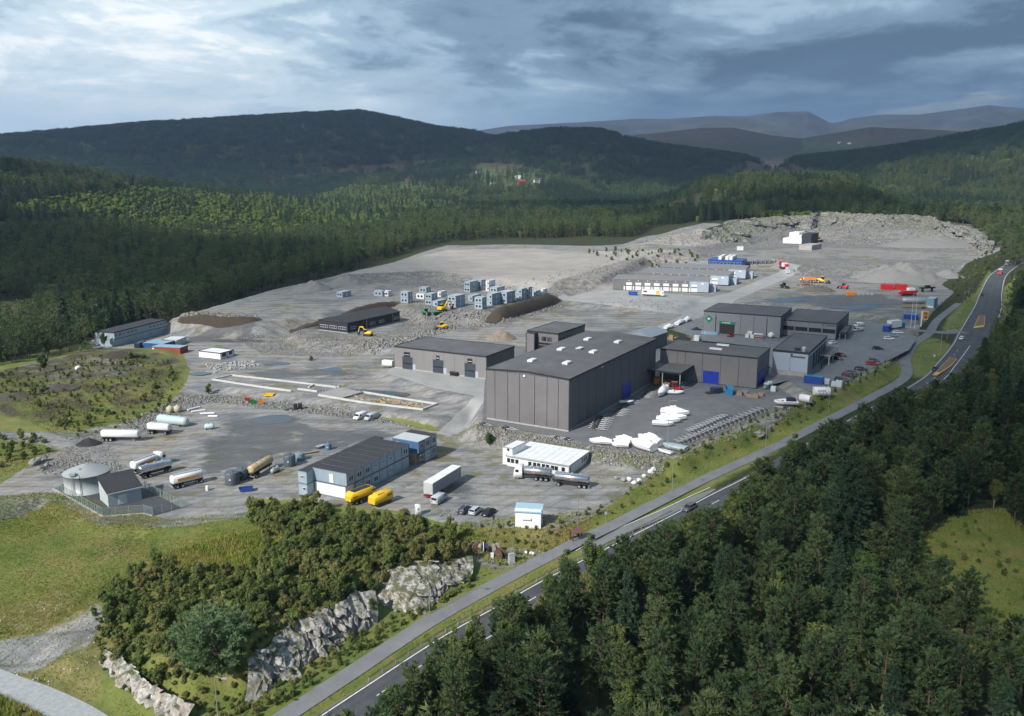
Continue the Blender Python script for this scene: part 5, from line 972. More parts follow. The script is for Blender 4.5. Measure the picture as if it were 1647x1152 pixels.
# single trees that stand out
def stand(px, py, z0, s, name, meshes, label, cat='tree', group=None):
    g = G(px, py, z0); return place_tree(None, name, meshes, (g[0], g[1], g[2], s), label, cat, group)
stand(345, 1078, -2, 1.0, 'spreading_pine', SPREAD, 'broad spreading light green pine on the rock cutting'); stand(1352, 905, -6, 1.12, 'large_spruce', BIG_SPRU, 'very large dark spruce towering in the middle of the right-hand wood')
stand(1385, 960, -6, 1.0, 'round_tree', ROUND, 'round deep green leafy tree at the edge of the meadow'); stand(787, 712, 1, .38, 'small_round_tree', ROUND, 'lone little round tree on the bank in front of the tall hall'); stand(336, 634, 1, .85, 'round_bush', SHRUB[2], 'lone rounded bush beside the dirt track'); stand(70, 600, 4, .9, 'small_birch', BIRCH[1], 'small birch alone on the earth mound'); stand(168, 560, 2, .75, 'small_birch', BIRCH[0], 'small birch against the end wall of the cabin block')
stand(500, 580, 1.6, .7, 'round_bush', SHRUB[1], 'lone bush on the wet ground before the dark building')
UNDER = []
def bushes(poly, z, sp, n, smin, smax, label, group, pool=SHRUB, name='shrub', cat='shrub', mass=False):
    pg = PP(poly, z); a = np.array(pg); m = 9000; x = rng.uniform(a[:, 0].min(), a[:, 0].max(), m); y = rng.uniform(a[:, 1].min(), a[:, 1].max(), m); k = sdf(pg, x, y) < 0; x, y = x[k], y[k]; k = thin(x, y, sp); x, y = x[k][:n], y[k][:n]; z_ = HZ(x, y); ok = np.ones(len(x), bool)
    for l in (ROAD, PATH, LAYBY, SIDE, GTRACK): dd, _, w = line_dist(l, x, y); ok &= dd > w + .5
    for i in np.where(ok)[0]:
        if mass: UNDER.append((x[i], y[i], z_[i] - .1, rng.uniform(smin, smax), int(rng.integers(4))))
        else: s = rng.uniform(smin, smax); place_tree(None, name, pool[rng.integers(len(pool))], (x[i], y[i], z_[i], s), ('taller ' if s > (smin + smax) / 2 else 'lower ') + label, cat, group)
bushes([(412, 808), (480, 812), (560, 828), (640, 832), (700, 844), (745, 858), (752, 888), (690, 905), (620, 915), (600, 960), (520, 985), (430, 1010), (400, 985), (430, 900), (470, 860), (400, 835)], 1, 2.1, 170, .8, 1.2, 'leafy shrub in the thicket above the rock cutting', 'thicket above the rock cutting', SHRUB + BIRCH[1:2] * 0)
bushes([(170, 940), (250, 905), (330, 925), (420, 935), (440, 985), (400, 1040), (330, 1060), (260, 1075), (180, 1040), (150, 990)], -1, 2.4, 80, .7, 1.1, 'leafy shrub on the grassy knoll at the lower left', 'thicket on the lower left knoll')
bushes([(0, 640), (80, 668), (110, 690), (190, 668), (270, 640), (285, 605), (262, 580), (200, 568), (175, 580), (230, 600), (200, 640), (120, 650), (60, 620), (0, 600)], 3.0, 3.2, 26, .5, .9, 'green shrub growing over the earth mound', 'shrubs on the earth mound')
bushes([(0, 700), (60, 700), (88, 722), (70, 738), (0, 748), (-30, 740), (-30, 700)], .8, 2.6, 26, .55, .85, 'low shrub between the two dirt tracks at the left edge', 'shrubs between the tracks', mass=True)
bushes([(880, 858), (960, 835), (1080, 770), (1180, 724), (1290, 680), (1400, 625), (1450, 592), (1458, 578), (1420, 600), (1300, 655), (1180, 705), (1090, 745), (990, 800), (890, 845)], 0, 2.3, 330, .22, .5, 'small shrub on the green bank between the yards and the cycle path', 'shrubs on the yard bank', SHRUB[:2] + SHRUB[3:], mass=True)
bushes([(400, 1130), (470, 1075), (560, 1035), (620, 1010), (690, 985), (760, 945), (770, 950), (700, 985), (560, 1065), (410, 1150)], -4, 1.9, 60, .3, .55, 'low shrub in the ditch below the rock cutting', 'shrubs below the rock cutting', SHRUB[1:2] + SHRUB[3:], mass=True)
bushes([(740, 852), (890, 852), (905, 875), (860, 890), (830, 896), (770, 885), (745, 880)], -1.2, 1.8, 90, .2, .38, 'rusty green shrub on the slope below the parked cars', 'shrubs below the parked cars', SHRUB[1:2] + SHRUB[3:], mass=True)
bushes([(1540, 440), (1580, 415), (1610, 410), (1612, 425), (1585, 440), (1570, 470), (1545, 480), (1530, 455)], 8, 5.0, 60, .5, .9, 'low shrub on the hump between the quarry and the road', 'shrubs by the quarry road', mass=True)
bushes([(940, 404), (1000, 400), (1110, 404), (1125, 412), (1080, 418), (980, 416)], 13, 6, 50, .6, 1.1, 'green shrub in the patch beyond the pale pad', 'shrubs beyond the pale pad', mass=True)
bushes([(640, 1165), (700, 1105), (790, 1040), (850, 985), (870, 1010), (800, 1090), (720, 1165)], -6.5, 3.2, 24, .55, .9, 'bushy leafy shrub between the road and the right-hand wood', 'shrubs on the road verge')
bushes([(0, 640), (80, 668), (110, 690), (190, 672), (270, 645), (290, 612), (270, 580), (200, 572), (140, 575), (60, 600), (0, 600)], 3, 1.7, 330, .2, .5, '', '', mass=True)
bushes([(380, 1130), (470, 1075), (560, 1035), (620, 1010), (640, 985), (690, 985), (760, 940), (880, 880), (960, 845), (900, 870), (800, 925), (700, 980), (560, 1065), (400, 1150)], -3.5, 1.2, 320, .16, .36, '', '', mass=True)
bushes([(150, 1000), (250, 1060), (330, 1100), (380, 1080), (400, 1130), (340, 1160), (240, 1120), (160, 1070)], -4, 1.3, 260, .2, .5, '', '', mass=True)
bushes([(420, 825), (560, 850), (740, 860), (740, 890), (600, 930), (560, 960), (440, 1020), (300, 1070), (170, 1030), (180, 930), (330, 925), (420, 900)], 0, 1.6, 420, .3, .65, '', '', mass=True)
bushes([(392, 1070), (440, 1036), (490, 1004), (540, 980), (604, 958), (604, 945), (540, 962), (490, 985), (440, 1015), (392, 1050)], .5, 1.0, 90, .25, .5, '', '', mass=True)
bushes([(600, 928), (640, 916), (690, 910), (760, 900), (755, 888), (690, 898), (640, 904), (600, 912)], .3, 1.0, 60, .25, .5, '', '', mass=True)
bushes([(1460, 920), (1560, 860), (1647, 940), (1690, 1050), (1560, 1020)], -8, 3, 60, .2, .45, '', '', mass=True)
_cr = [next(o for o in COL.objects if o.name.startswith('crown') and o.data == ms[0]) for ms in SHRUB]
gn_scatter('undergrowth', _cr, UNDER, 'low mixed scrub and undergrowth on the banks and mounds', 'undergrowth')
# grass: one mass of blades
def grass_patch():
    VV = []; FF = []; n0 = 0
    specs = [([(-30, 812), (92, 800), (262, 846), (395, 836), (450, 850), (440, 890), (370, 930), (240, 905), (160, 955), (60, 990), (-30, 1000)], -1.2, 36000, .36), ([(250, 890), (430, 852), (470, 862), (380, 930), (260, 930)], 0, 7000, .8), ([(380, 1140), (700, 985), (960, 852), (1100, 785), (1260, 710), (1300, 680), (1110, 765), (900, 862), (760, 930), (600, 1020), (395, 1105)], -2, 9000, .5), ([(1080, 745), (1240, 678), (1440, 596), (1462, 600), (1300, 690), (1100, 780), (960, 850), (880, 860), (1000, 800)], 0, 9000, .6), ([(1430, 950), (1475, 885), (1530, 850), (1610, 842), (1660, 890), (1710, 980), (1720, 1090), (1640, 1085), (1560, 1045), (1485, 1000)], -7.5, 16000, .45), ([(470, 1160), (790, 962), (880, 914), (905, 902), (905, 910), (500, 1160)], -3.6, 4000, .35), ([(740, 850), (960, 830), (900, 880), (820, 900), (740, 890)], -1, 3500, .6), ([(700, 702), (790, 692), (960, 740), (1060, 757), (1040, 772), (950, 768), (820, 722)], 1, 1500, .4), ([(-20, 640), (110, 692), (200, 672), (290, 630), (290, 590), (180, 572), (60, 596), (-20, 610)], 3, 14000, .5), ([(-30, 1000), (100, 985), (190, 930), (420, 930), (620, 880), (740, 870), (740, 900), (600, 960), (440, 1030), (400, 1130), (330, 1150), (200, 1150), (140, 1090), (-30, 1060)], -2.5, 16000, .34), ([(-30, 700), (60, 702), (90, 725), (60, 745), (-30, 770)], .5, 2500, .5), ([(400, 806), (700, 840), (745, 862), (640, 870), (430, 860)], .2, 4000, .5), ([(-30, 1110), (40, 1130), (110, 1165), (-30, 1165)], -6.5, 2500, 1.0)]
    for poly, z, n, hgt in specs:
        pg = PP(poly, z); a = np.array(pg); x = rng.uniform(a[:, 0].min(), a[:, 0].max(), n * 3); y = rng.uniform(a[:, 1].min(), a[:, 1].max(), n * 3); k = (sdf(pg, x, y) < 1) & (fbm(x / 5, y / 5, 21, 3) > -.55); x, y = x[k][:n], y[k][:n]
        ok = np.ones(len(x), bool)
        for l in ALL_ROADS: d, _, w = line_dist(l, x, y); ok &= d > w + .3
        x, y = x[ok], y[ok]; zz = HZ(x, y); C = np.stack([x, y, zz], -1); V, F = spray(C, np.tile([0, 0, 1.0], (len(C), 1)), hgt * rng.uniform(.5, 1.2, len(C)) * (1 + .5 * fbm(x / 9, y / 9, 22, 2)), 5, .17, .45); VV.append(V); FF.append(F + n0); n0 += len(V)
    t = NT('grass_blades'); c = t.ramp(t.math('ADD', t.math('ADD', t.math('MULTIPLY', t.noise(.16, 5, .65), .42), t.math('MULTIPLY', t.noise(.045, 4, .6), .42)), t.math('MULTIPLY', t.noise(1.4, 3, .6), .2)), [(.36, (.09, .15, .028)), (.45, (.15, .21, .038)), (.53, (.24, .255, .055)), (.61, (.32, .28, .10)), (.74, (.26, .19, .085))])
    t.set(**{'Base Color': c, 'Roughness': .8, 'Specular IOR Level': .15}); o = link_mesh('grass', np_mesh('grass', np.vstack(VV), np.vstack(FF), t.m)); tag(o, 'long green and yellow grass on banks and meadows', 'grass', None, 'stuff')
grass_patch()
# ------------------------------------------------------------------ rock
def rock_mat(name, light, dark, warm):
    t = NT(name); n = t.noise(.7, 7, .7); c = t.ramp(n, [(.28, dark), (.45, tuple(.5 * (a + b) for a, b in zip(light, dark))), (.62, light), (.8, tuple(min(1, x * 1.15) for x in light))])
    st = t.ramp(t.noise(.8, 5, .6, t.mapv(t.co('World'), (1.6, 1.6, .22))), [(.5, 0.0), (.66, .8)]); c = t.mix(st, c, dark); w = t.ramp(t.noise(.25, 4), [(.52, 0.0), (.7, .65)]); c = t.mix(w, c, warm)
    geo = t.n('ShaderNodeNewGeometry'); sp = t.n('ShaderNodeSeparateXYZ'); t.put(sp.inputs[0], geo.outputs['Normal']); moss = t.math('MULTIPLY', t.step(sp.outputs['Z'], .55, .85), t.ramp(t.noise(.9, 5), [(.42, 0.0), (.56, .9)])); c = t.mix(moss, c, (.075, .085, .028))
    t.set(**{'Base Color': c, 'Roughness': .85}); t.bump(t.noise(2.6, 6, .7), .6, .3); return t.m
M_ROCK = rock_mat('cutting_rock', (.52, .50, .47), (.10, .095, .095), (.34, .27, .19)); M_QROCK = rock_mat('quarry_rock', (.30, .30, .30), (.075, .078, .085), (.30, .25, .18)); M_STONE = rock_mat('loose_stone', (.30, .295, .285), (.13, .13, .13), (.24, .215, .18))
def rock_face(name, bot, top, amp, cell, seed, m, ns, nt, lean=.0):
    """fractured face between a foot line and a crest line: every block is a tilted plane"""
    rg = np.random.default_rng(seed); b = smooth_line(bot, 12); t = smooth_line(top, 12)
    def res(l, n): s = np.r_[0, np.cumsum(np.linalg.norm(np.diff(l, axis=0), axis=1))]; q = np.linspace(0, s[-1], n); return np.stack([np.interp(q, s, l[:, k]) for k in range(3)], -1), s[-1]
    B, Ls = res(b, ns); T, _ = res(t, ns); tt = np.linspace(-.12, 1.08, nt); hgt = np.linalg.norm(T - B, axis=1).mean(); U = np.linspace(0, Ls, ns)[None] * np.ones((nt, 1)); Vv = tt[:, None] * hgt * np.ones((1, ns))
    nc = int(Ls * hgt / cell ** 2 * 1.4) + 8; su = rg.uniform(0, Ls, nc); sv = rg.uniform(-.1, 1.1, nc) * hgt; of = rg.normal(0, 1, nc); gu = rg.normal(0, .35, nc); gv = rg.normal(0, .25, nc) - .12
    best = np.full(U.shape, 1e9); D = np.zeros(U.shape); wob = fbm(U / 1.7, Vv / 1.7, seed, 2) * .7
    for i in range(nc):
        d = (U - su[i] + wob + .3 * (Vv - sv[i])) ** 2 * 1.7 + (Vv - sv[i] + .2 * (U - su[i]) + wob) ** 2 * .6; k = d < best; best[k] = d[k]; val = of[i] * .55 + (gu[i] * (U - su[i]) + gv[i] * (Vv - sv[i])) / cell; D[k] = val[k]
    D = D * amp + fbm(U / .7, Vv / .7, seed + 5, 3) * amp * .26; env = np.clip(np.minimum(1, np.minimum(U, Ls - U) / 3), 0, 1)
    base = B[None] + (T - B)[None] * np.clip(tt, -.12, 1.08)[:, None, None]; along = np.gradient(B, axis=0); along /= np.linalg.norm(along, axis=1)[:, None]; outw = np.cross(along, [0, 0, 1.0])
    mid = (T - B)[:, :2].sum(0); outw = outw if (outw[:, :2] * -mid).sum() > 0 else -outw
    bulge = np.sin(np.clip(tt, 0, 1) * math.pi)[:, None] * .5; X = base + outw[None] * ((D * env + bulge))[:, :, None] + np.array([0, 0, 1]) * (fbm(U / 2.5, Vv / 2.5, seed + 9, 2) * amp * .35)[:, :, None]
    i = np.arange(nt - 1)[:, None] * ns + np.arange(ns - 1)[None]; F = np.stack([i, i + 1, i + ns + 1, i + ns], -1).reshape(-1, 4); o = link_mesh(name, np_mesh(name, X.reshape(-1, 3), F, m)); tag(o, kind='structure'); return o
def lift(pts): return [tuple(G(a, b, -3)) for a, b in pts]
def at_z(pts): return [tuple(P(a, b, z)) for a, b, z in pts]
rock_face('rock_cutting', at_z([(392, 1134, -4.9), (440, 1103, -4.6), (490, 1072, -4.2), (545, 1038, -3.8), (575, 1018, -3.6), (607, 1003, -3.4)]), at_z([(398, 1062, -.6), (440, 1030, .4), (490, 1000, 1.0), (540, 975, 1.2), (575, 958, 1.4), (604, 954, .8)]), 1.0, 1.7, 3, M_ROCK, 300, 90)
rock_face('rock_cutting', at_z([(605, 966, -2.8), (640, 978, -3.0), (680, 984, -2.9), (715, 950, -2.4), (758, 928, -1.8)]), at_z([(600, 920, .6), (640, 912, .9), (690, 905, .8), (725, 900, .5), (760, 896, .2)]), 1.0, 1.8, 8, M_ROCK, 240, 80)
rock_face('rock_cutting', at_z([(160, 1068, -4.6), (205, 1104, -5.3), (240, 1134, -5.7), (272, 1154, -5.8), (300, 1160, -5.8)]), at_z([(168, 1046, -3.2), (215, 1078, -3.2), (250, 1104, -3.0), (285, 1124, -3.0), (312, 1134, -3.4)]), .7, 1.5, 15, M_ROCK, 200, 60)
rock_face('quarry_face', at_z([(1120, 398, 11), (1190, 394, 11), (1280, 385, 11), (1380, 384, 11), (1470, 388, 11), (1545, 394, 11), (1590, 405, 11)]), at_z([(1130, 374, 21), (1200, 355, 28), (1300, 349, 31), (1330, 344, 33), (1400, 347, 32), (1480, 350, 30), (1545, 366, 25), (1600, 390, 17)]), 6.5, 14, 21, M_QROCK, 420, 60)
def stones(name, poly, z, n, smin, smax, label, seed=1, m=None, hang=0):
    rg = np.random.default_rng(seed); pg = PP(poly, z); a = np.array(pg); x = rg.uniform(a[:, 0].min(), a[:, 0].max(), n * 12); y = rg.uniform(a[:, 1].min(), a[:, 1].max(), n * 12); k = sdf(pg, x, y) < 0; x, y = x[k][:n], y[k][:n]; zz = HZ(x, y)
    ico = np.array([(0, 0, 1), (.894, 0, .447), (.276, .851, .447), (-.724, .526, .447), (-.724, -.526, .447), (.276, -.851, .447), (.724, .526, -.447), (-.276, .851, -.447), (-.894, 0, -.447), (-.276, -.851, -.447), (.724, -.526, -.447), (0, 0, -1)])
    fc = np.array([(0, 1, 2), (0, 2, 3), (0, 3, 4), (0, 4, 5), (0, 5, 1), (1, 6, 2), (2, 7, 3), (3, 8, 4), (4, 9, 5), (5, 10, 1), (6, 7, 2), (7, 8, 3), (8, 9, 4), (9, 10, 5), (10, 6, 1), (11, 7, 6), (11, 8, 7), (11, 9, 8), (11, 10, 9), (11, 6, 10)])
    q = len(x); s = smin + (smax - smin) * rg.beta(1.2, 3.5, q); V = ico[None] * rg.uniform(.6, 1.3, (q, 12, 1)) * (s[:, None, None] * rg.uniform(.6, 1.2, (q, 1, 3))); th = rg.uniform(0, 6.28, q); c, s_ = np.cos(th)[:, None], np.sin(th)[:, None]; V = np.stack([V[..., 0] * c - V[..., 1] * s_, V[..., 0] * s_ + V[..., 1] * c, V[..., 2]], -1) + np.stack([x, y, zz + s * .2], -1)[:, None]
    F = (fc[None] + (np.arange(q) * 12)[:, None, None]).reshape(-1, 3); o = link_mesh(name, np_mesh(name, V.reshape(-1, 3), F, m or M_STONE)); tag(o, label, 'stones', None, 'stuff'); return o
stones('boulder_bank', [(276, 513), (300, 519), (415, 528), (412, 533), (340, 529), (270, 521)], 3, 650, .5, 1.5, 'bank of pale boulders below the left end of the terrace', 1)
stones('boulder_bank', [(655, 500), (700, 498), (790, 508), (903, 480), (905, 488), (800, 517), (740, 522), (690, 522), (655, 512)], 6, 800, .25, 1.0, 'rubble bank below the stacked cabins', 2)
stones('boulder_bank', [(575, 552), (640, 545), (720, 522), (740, 528), (650, 556), (600, 562)], 4, 380, .4, 1.2, 'line of stones between the dark building and the halls', 3)
stones('boulder_bank', [(765, 693), (905, 716), (1080, 740), (1062, 754), (900, 730), (768, 706)], 1.6, 1300, .18, .6, 'stony bank under the boat yard edge', 4)
stones('boulder_bank', [(170, 688), (300, 634), (345, 632), (560, 655), (690, 688), (560, 668), (345, 644), (300, 652), (230, 690), (180, 705)], .8, 1300, .15, .7, 'stony bank along the far side of the tanker yard', 5)
stones('stone_heap', [(60, 745), (130, 735), (190, 745), (200, 765), (130, 762), (70, 762)], .2, 420, .15, .6, 'heaps of broken stone near the water tank', 6)
stones('boulder_bank', [(560, 446), (690, 441), (770, 450), (850, 455), (950, 430), (1000, 440), (900, 470), (760, 464), (640, 457)], 9.5, 450, .25, 1.0, 'rubble along the edge of the pale pad', 7)
stones('boulder_bank', [(1010, 402), (1130, 405), (1190, 395), (1300, 386), (1200, 405), (1120, 425), (1010, 440), (900, 468)], 10, 500, .3, 1.3, 'broken rock beside the garage rows', 8)
stones('boulder_bank', [(1240, 378), (1400, 378), (1560, 388), (1600, 404), (1500, 394), (1300, 388)], 13, 700, .4, 2.0, 'blasted rock along the foot of the quarry face', 9)
stones('boulder_bank', [(390, 548), (510, 542), (620, 560), (560, 574), (420, 568)], 1.8, 700, .15, .6, 'loose stones on the rough ground before the dark building', 10)
stones('boulder_bank', [(0, 985), (100, 955), (165, 985), (180, 1050), (130, 1085), (0, 1070)], -4, 260, .05, .22, 'white stones scattered on the slope at the lower left', 11, mat('white_stone', (.55, .54, .52), .85, 0, .2, 2))
stones('boulder_bank', [(1090, 722), (1250, 662), (1300, 640), (1310, 650), (1200, 700), (1090, 745)], 2.0, 500, .15, .6, 'stones along the edge of the trailer park', 12)
stones('concrete_rubble', [(330, 587), (410, 580), (418, 590), (345, 600)], 1.6, 160, .3, .9, 'heap of broken concrete beside the dirt track', 13, M_CONC)
stones('rubble_pile', [(1130, 372), (1060, 378), (1030, 390), (1120, 396), (1170, 388)], 15, 700, .4, 1.5, 'pale blasted rock at the left of the quarry', 14)
stones('stone_heap', [(695, 818), (730, 820), (738, 830), (705, 832)], 0, 150, .1, .35, 'little heap of stones beside the thicket', 15)
stones('boulder_bank', [(920, 492), (1000, 482), (1110, 492), (1080, 500), (960, 498)], 5, 260, .2, .6, 'low line of rubble on the field before the garage rows', 16)
# ------------------------------------------------------------------ vehicles
M_TYRE = mat('tyre', (.018, .018, .018), .9); M_RIM = mat('rim', (.45, .45, .46), .4, .6); M_CHASSIS = mat('chassis', (.03, .03, .033), .6, 0, .2); M_RED_L = mat('tail_light', (.20, .012, .012), .3); M_LAMP = mat('headlamp', (.75, .75, .72), .2); M_CARGLASS = mat('car_glass', (.012, .015, .02), .06)
M_CHROME = mat('polished_tank', (.62, .62, .64), .16, .95, .05, .4); M_TANKW = mat('white_tank', (.74, .76, .76), .35, 0, .06, .5, .14); M_ORANGE = mat('orange_paint', (.72, .29, .035), .45, 0, .08, .5, .08)
def paint(n, c, rough=.3): return mat('paint_' + n, c, rough, 0, .04, .4, .05)
PAINT = {k: paint(k, c) for k, c in dict(black=(.012, .012, .014), darkblue=(.02, .035, .08), silver=(.42, .45, .48), grey=(.09, .095, .10), white=(.74, .75, .75), red=(.42, .02, .025), darkred=(.16, .012, .018), blue=(.02, .07, .30), yellow=(.75, .46, .02), cyan=(.03, .22, .42), orange=(.62, .22, .03), green=(.02, .16, .05), lightblue=(.22, .36, .46)).items()}
def two(a, b, z0=0.0):
    p = G(*a, z0); q = G(*b, z0); m_ = (p + q) / 2; m_[2] = hz(m_[0], m_[1]); return m_, math.atan2(q[1] - p[1], q[0] - p[0]), float(np.hypot(q[0] - p[0], q[1] - p[1]))
def wheels(th, xs, yh, r=.33, w=.24, dual=False):
    for x in xs:
        for s in (-1, 1):
            a, b = sorted((s * yh, s * (yh - (w * 2 if dual else w)))); k = MB().cyl(r, a, b, 'y', (r, x), 16).build('wheel', M_TYRE, th); MB().cyl(r * .58, s * yh + (-.03 if s < 0 else .01), s * yh + (.02 - .03 if s < 0 else .03), 'y', (r, x), 12).build('rim', M_RIM, k)
def section_loft(st, n=8):
    """cross sections (x, half width low, half width high, z low, z high) rounded a little"""
    return [[(x, -wl, zl), (x, wl, zl), (x, wl * 1.02, zl + (zh - zl) * .45), (x, wh, zh - .05), (x, wh * .9, zh), (x, -wh * .9, zh), (x, -wh, zh - .05), (x, -wl * 1.02, zl + (zh - zl) * .45)] for x, wl, wh, zl, zh in st]
def car(name, label, a, b, col, kind='hatch', z0=0.0, group=None, rev=False):
    m_, rz, _ = two(a, b, z0); th = thing(name, label, 'van' if kind == 'van' else 'car', tuple(m_), rz + (math.pi if rev else 0), group); pm = PAINT[col]
    if kind == 'van':
        MB().loft(section_loft([(-2.5, .9, .84, .32, 1.9), (-2.42, .95, .88, .3, 1.97), (.9, .96, .88, .3, 1.98), (1.5, .95, .80, .3, 1.80), (1.9, .95, .88, .32, 1.16), (2.45, .9, .8, .35, .92), (2.55, .82, .72, .4, .8)])).build('body', pm, th)
        MB().add([(1.52, -.72, 1.76), (1.52, .72, 1.76), (1.93, .8, 1.2), (1.93, -.8, 1.2)], [(0, 3, 2, 1)], False, Matrix.Translation((.03, 0, .02))).build('windscreen', M_CARGLASS, th)
        for s in (-1, 1): MB().box(.55, 1.35, s * .93 - .03, s * .93 + .03, 1.2, 1.68).build('side_window', M_CARGLASS, th)
        MB().box(-2.53, -2.45, -.7, .7, 1.2, 1.75).build('rear_window', M_CARGLASS, th); wheels(th, (-1.6, 1.6), .95); fx, rx = 2.5, -2.5
    else:
        sed = kind == 'sedan'; rb = -1.75 if sed else -2.05
        MB().loft(section_loft([(-2.22, .74, .70, .42, .86), (-2.12, .84, .80, .3, .98 if not sed else .94), (-1.5, .89, .84, .26, .98 if not sed else .95), (.9, .9, .84, .26, .95), (1.75, .87, .78, .28, .84), (2.2, .74, .66, .36, .70)])).build('body', pm, th)
        MB().loft([[(x, -w, z), (x, w, z), (x, w * .97, z + .02), (x, -w * .97, z + .02)] for x, w, z in ((rb, .7, .93),)] and [[(rb, -.76, .92), (1.15, -.76, .92), (1.15, .76, .92), (rb, .76, .92)], [(rb + .5 if sed else rb + .28, -.60, 1.42), (.32, -.60, 1.42), (.32, .60, 1.42), (rb + .5 if sed else rb + .28, .60, 1.42)]], None, False).build('glasshouse', M_CARGLASS, th)
        x0 = rb + .42 if sed else rb + .2
        MB().loft([[(x0, -.63, 1.40), (.4, -.63, 1.40), (.4, .63, 1.40), (x0, .63, 1.40)], [(x0 + .08, -.56, 1.47), (.28, -.56, 1.47), (.28, .56, 1.47), (x0 + .08, .56, 1.47)]], None, False).build('roof', pm, th)
        pl = MB()
        for s in (-1, 1):
            pl.tube([(-.35, s * .75, .93), (-.35, s * .62, 1.41)], .045, 4); pl.tube([(1.14, s * .75, .93), (.34, s * .61, 1.42)], .05, 4); pl.tube([(rb + .02, s * .74, .93), (x0 + .04, s * .61, 1.42)], .06, 4)
        pl.build('pillars', pm, th); wheels(th, (-1.35, 1.35), .9); fx, rx = 2.14, -2.17
    for s in (-1, 1):
        MB().box(fx - .1, fx + .03, s * .62 - .14, s * .62 + .14, .62, .76).build('headlight', M_LAMP, th); MB().box(rx - .05, rx + .08, s * .66 - .12, s * .66 + .12, .72, .90).build('tail_light', M_RED_L, th)
    MB().box(rx - .07, rx + .02, -.25, .25, .52, .64).build('number_plate', M_WHITE, th); return th
def tank_body(th, x0, x1, zc, ry, rz_, m, name='tank', flat=0.35, n=20, xe=.35):
    def ring(x, k):
        o = []
        for i in range(n):
            g = 2 * math.pi * i / n; c, s = math.cos(g), math.sin(g); p = 1 - flat * .5; o.append((x, ry * k * math.copysign(abs(c) ** p, c), zc + rz_ * k * math.copysign(abs(s) ** p, s)))
        return o
    return MB().loft([ring(x0, .55), ring(x0 + xe * .4, .86), ring(x0 + xe, 1), ring(x1 - xe, 1), ring(x1 - xe * .4, .86), ring(x1, .55)]).build(name, m, th)
def cab(th, x0, col, L_=2.2):
    MB().loft(section_loft([(x0, 1.2, 1.15, .55, 3.1), (x0 + .1, 1.24, 1.2, .5, 3.5), (x0 + L_ * .75, 1.24, 1.14, .5, 3.35), (x0 + L_ * .9, 1.24, 1.12, .5, 2.6), (x0 + L_, 1.2, 1.1, .5, 1.5)])).build('cab', PAINT[col], th)
    MB().add([(x0 + L_ * .80, -1.0, 3.0), (x0 + L_ * .80, 1.0, 3.0), (x0 + L_ * .99, 1.05, 1.75), (x0 + L_ * .99, -1.05, 1.75)], [(0, 3, 2, 1)], False, Matrix.Translation((.12, 0, 0))).build('windscreen', M_CARGLASS, th)
    for s in (-1, 1): MB().box(x0 + L_ * .38, x0 + L_ * .78, s * 1.22 - .04, s * 1.22 + .04, 1.8, 2.6).build('side_window', M_CARGLASS, th)
    for s in (-1, 1): MB().box(x0 + L_ - .05, x0 + L_ + .05, s * .9 - .2, s * .9 + .2, .75, 1.0).build('headlight', M_LAMP, th)
def tanker(name, label, a, b, style, L_, axles, z0=0.0, band=None, cabc=None, group=None, tm=None, zc=2.2, ry=1.2, rz_=1.05):
    m_, rz, _ = two(a, b, z0); th = thing(name, label, 'tanker', tuple(m_), rz, group); tm = tm or M_TANKW; x0 = -L_ / 2; x1 = L_ / 2 - (2.6 if cabc else .2)
    tk = tank_body(th, x0, x1, zc, ry, rz_, tm, flat=.0 if style == 'round' else .75); MB().box(x0 + .2, L_ / 2 - .2, -.45, .45, .78, 1.2).build('chassis', M_CHASSIS, th)
    if style == 'box': MB().box(x0 + .5, x1 - .5, -.35, .35, zc + rz_ - .05, zc + rz_ + .18).build('catwalk', M_STEEL, tk)
    else:
        for k in range(3): MB().cyl(.3, zc + rz_ - .05, zc + rz_ + .12, c=(x0 + (x1 - x0) * (.25 + .25 * k), 0), n=10).build('hatch', M_STEEL, tk)
    if band:
        for s in (-1, 1): MB().box(x0 + (x1 - x0) * .16, x0 + (x1 - x0) * .84, s * (ry + .015) - .015, s * (ry + .015) + .015, zc - .38, zc + .32).build('band', band, tk)
    wheels(th, [(-.5 + f) * L_ for f in axles], 1.2, .5, .32, True); MB().box(x0 - .05, x0 + .12, -1.2, 1.2, .55, .72).build('rear_bumper', M_STEEL, th)
    mg = MB()
    for f in axles: mg.box((-.5 + f) * L_ - .5, (-.5 + f) * L_ + .5, -1.22, 1.22, 1.04, 1.1)
    mg.build('mudguard', M_CHASSIS, th)
    if cabc: cab(th, L_ / 2 - 2.35, cabc)
    else: MB().box(L_ / 2 - 1.9, L_ / 2 - 1.75, -.8, -.65, .0, .9).box(L_ / 2 - 1.9, L_ / 2 - 1.75, .65, .8, .0, .9).build('support_leg', M_STEEL, th)
    return th
tanker('tank_trailer', 'long white tank semi-trailer beside the black debris heap', (164, 708.5), (228, 709.5), 'box', 11.2, (.06, .16, .26), tm=M_TANKW); tanker('tank_trailer', 'shorter white tank trailer in front of the lying blue-grey tank', (236, 696), (280, 699), 'box', 7.4, (.1, .24, .82))
tanker('tank_truck', 'white tanker lorry with an orange band and raised cab', (211, 764), (267, 743), 'box', 10.2, (.12, .25, .88), band=M_ORANGE, cabc='white'); tanker('tank_trailer', 'polished steel round tank trailer alongside the orange-banded lorry', (226, 770), (275, 757), 'round', 8.6, (.12, .27, .86), tm=M_CHROME, ry=1.15, rz_=1.1); tanker('tank_trailer', 'white tank trailer with a broad orange band standing apart', (275, 787), (328, 774), 'box', 8.0, (.14, .30, .88), band=M_ORANGE)
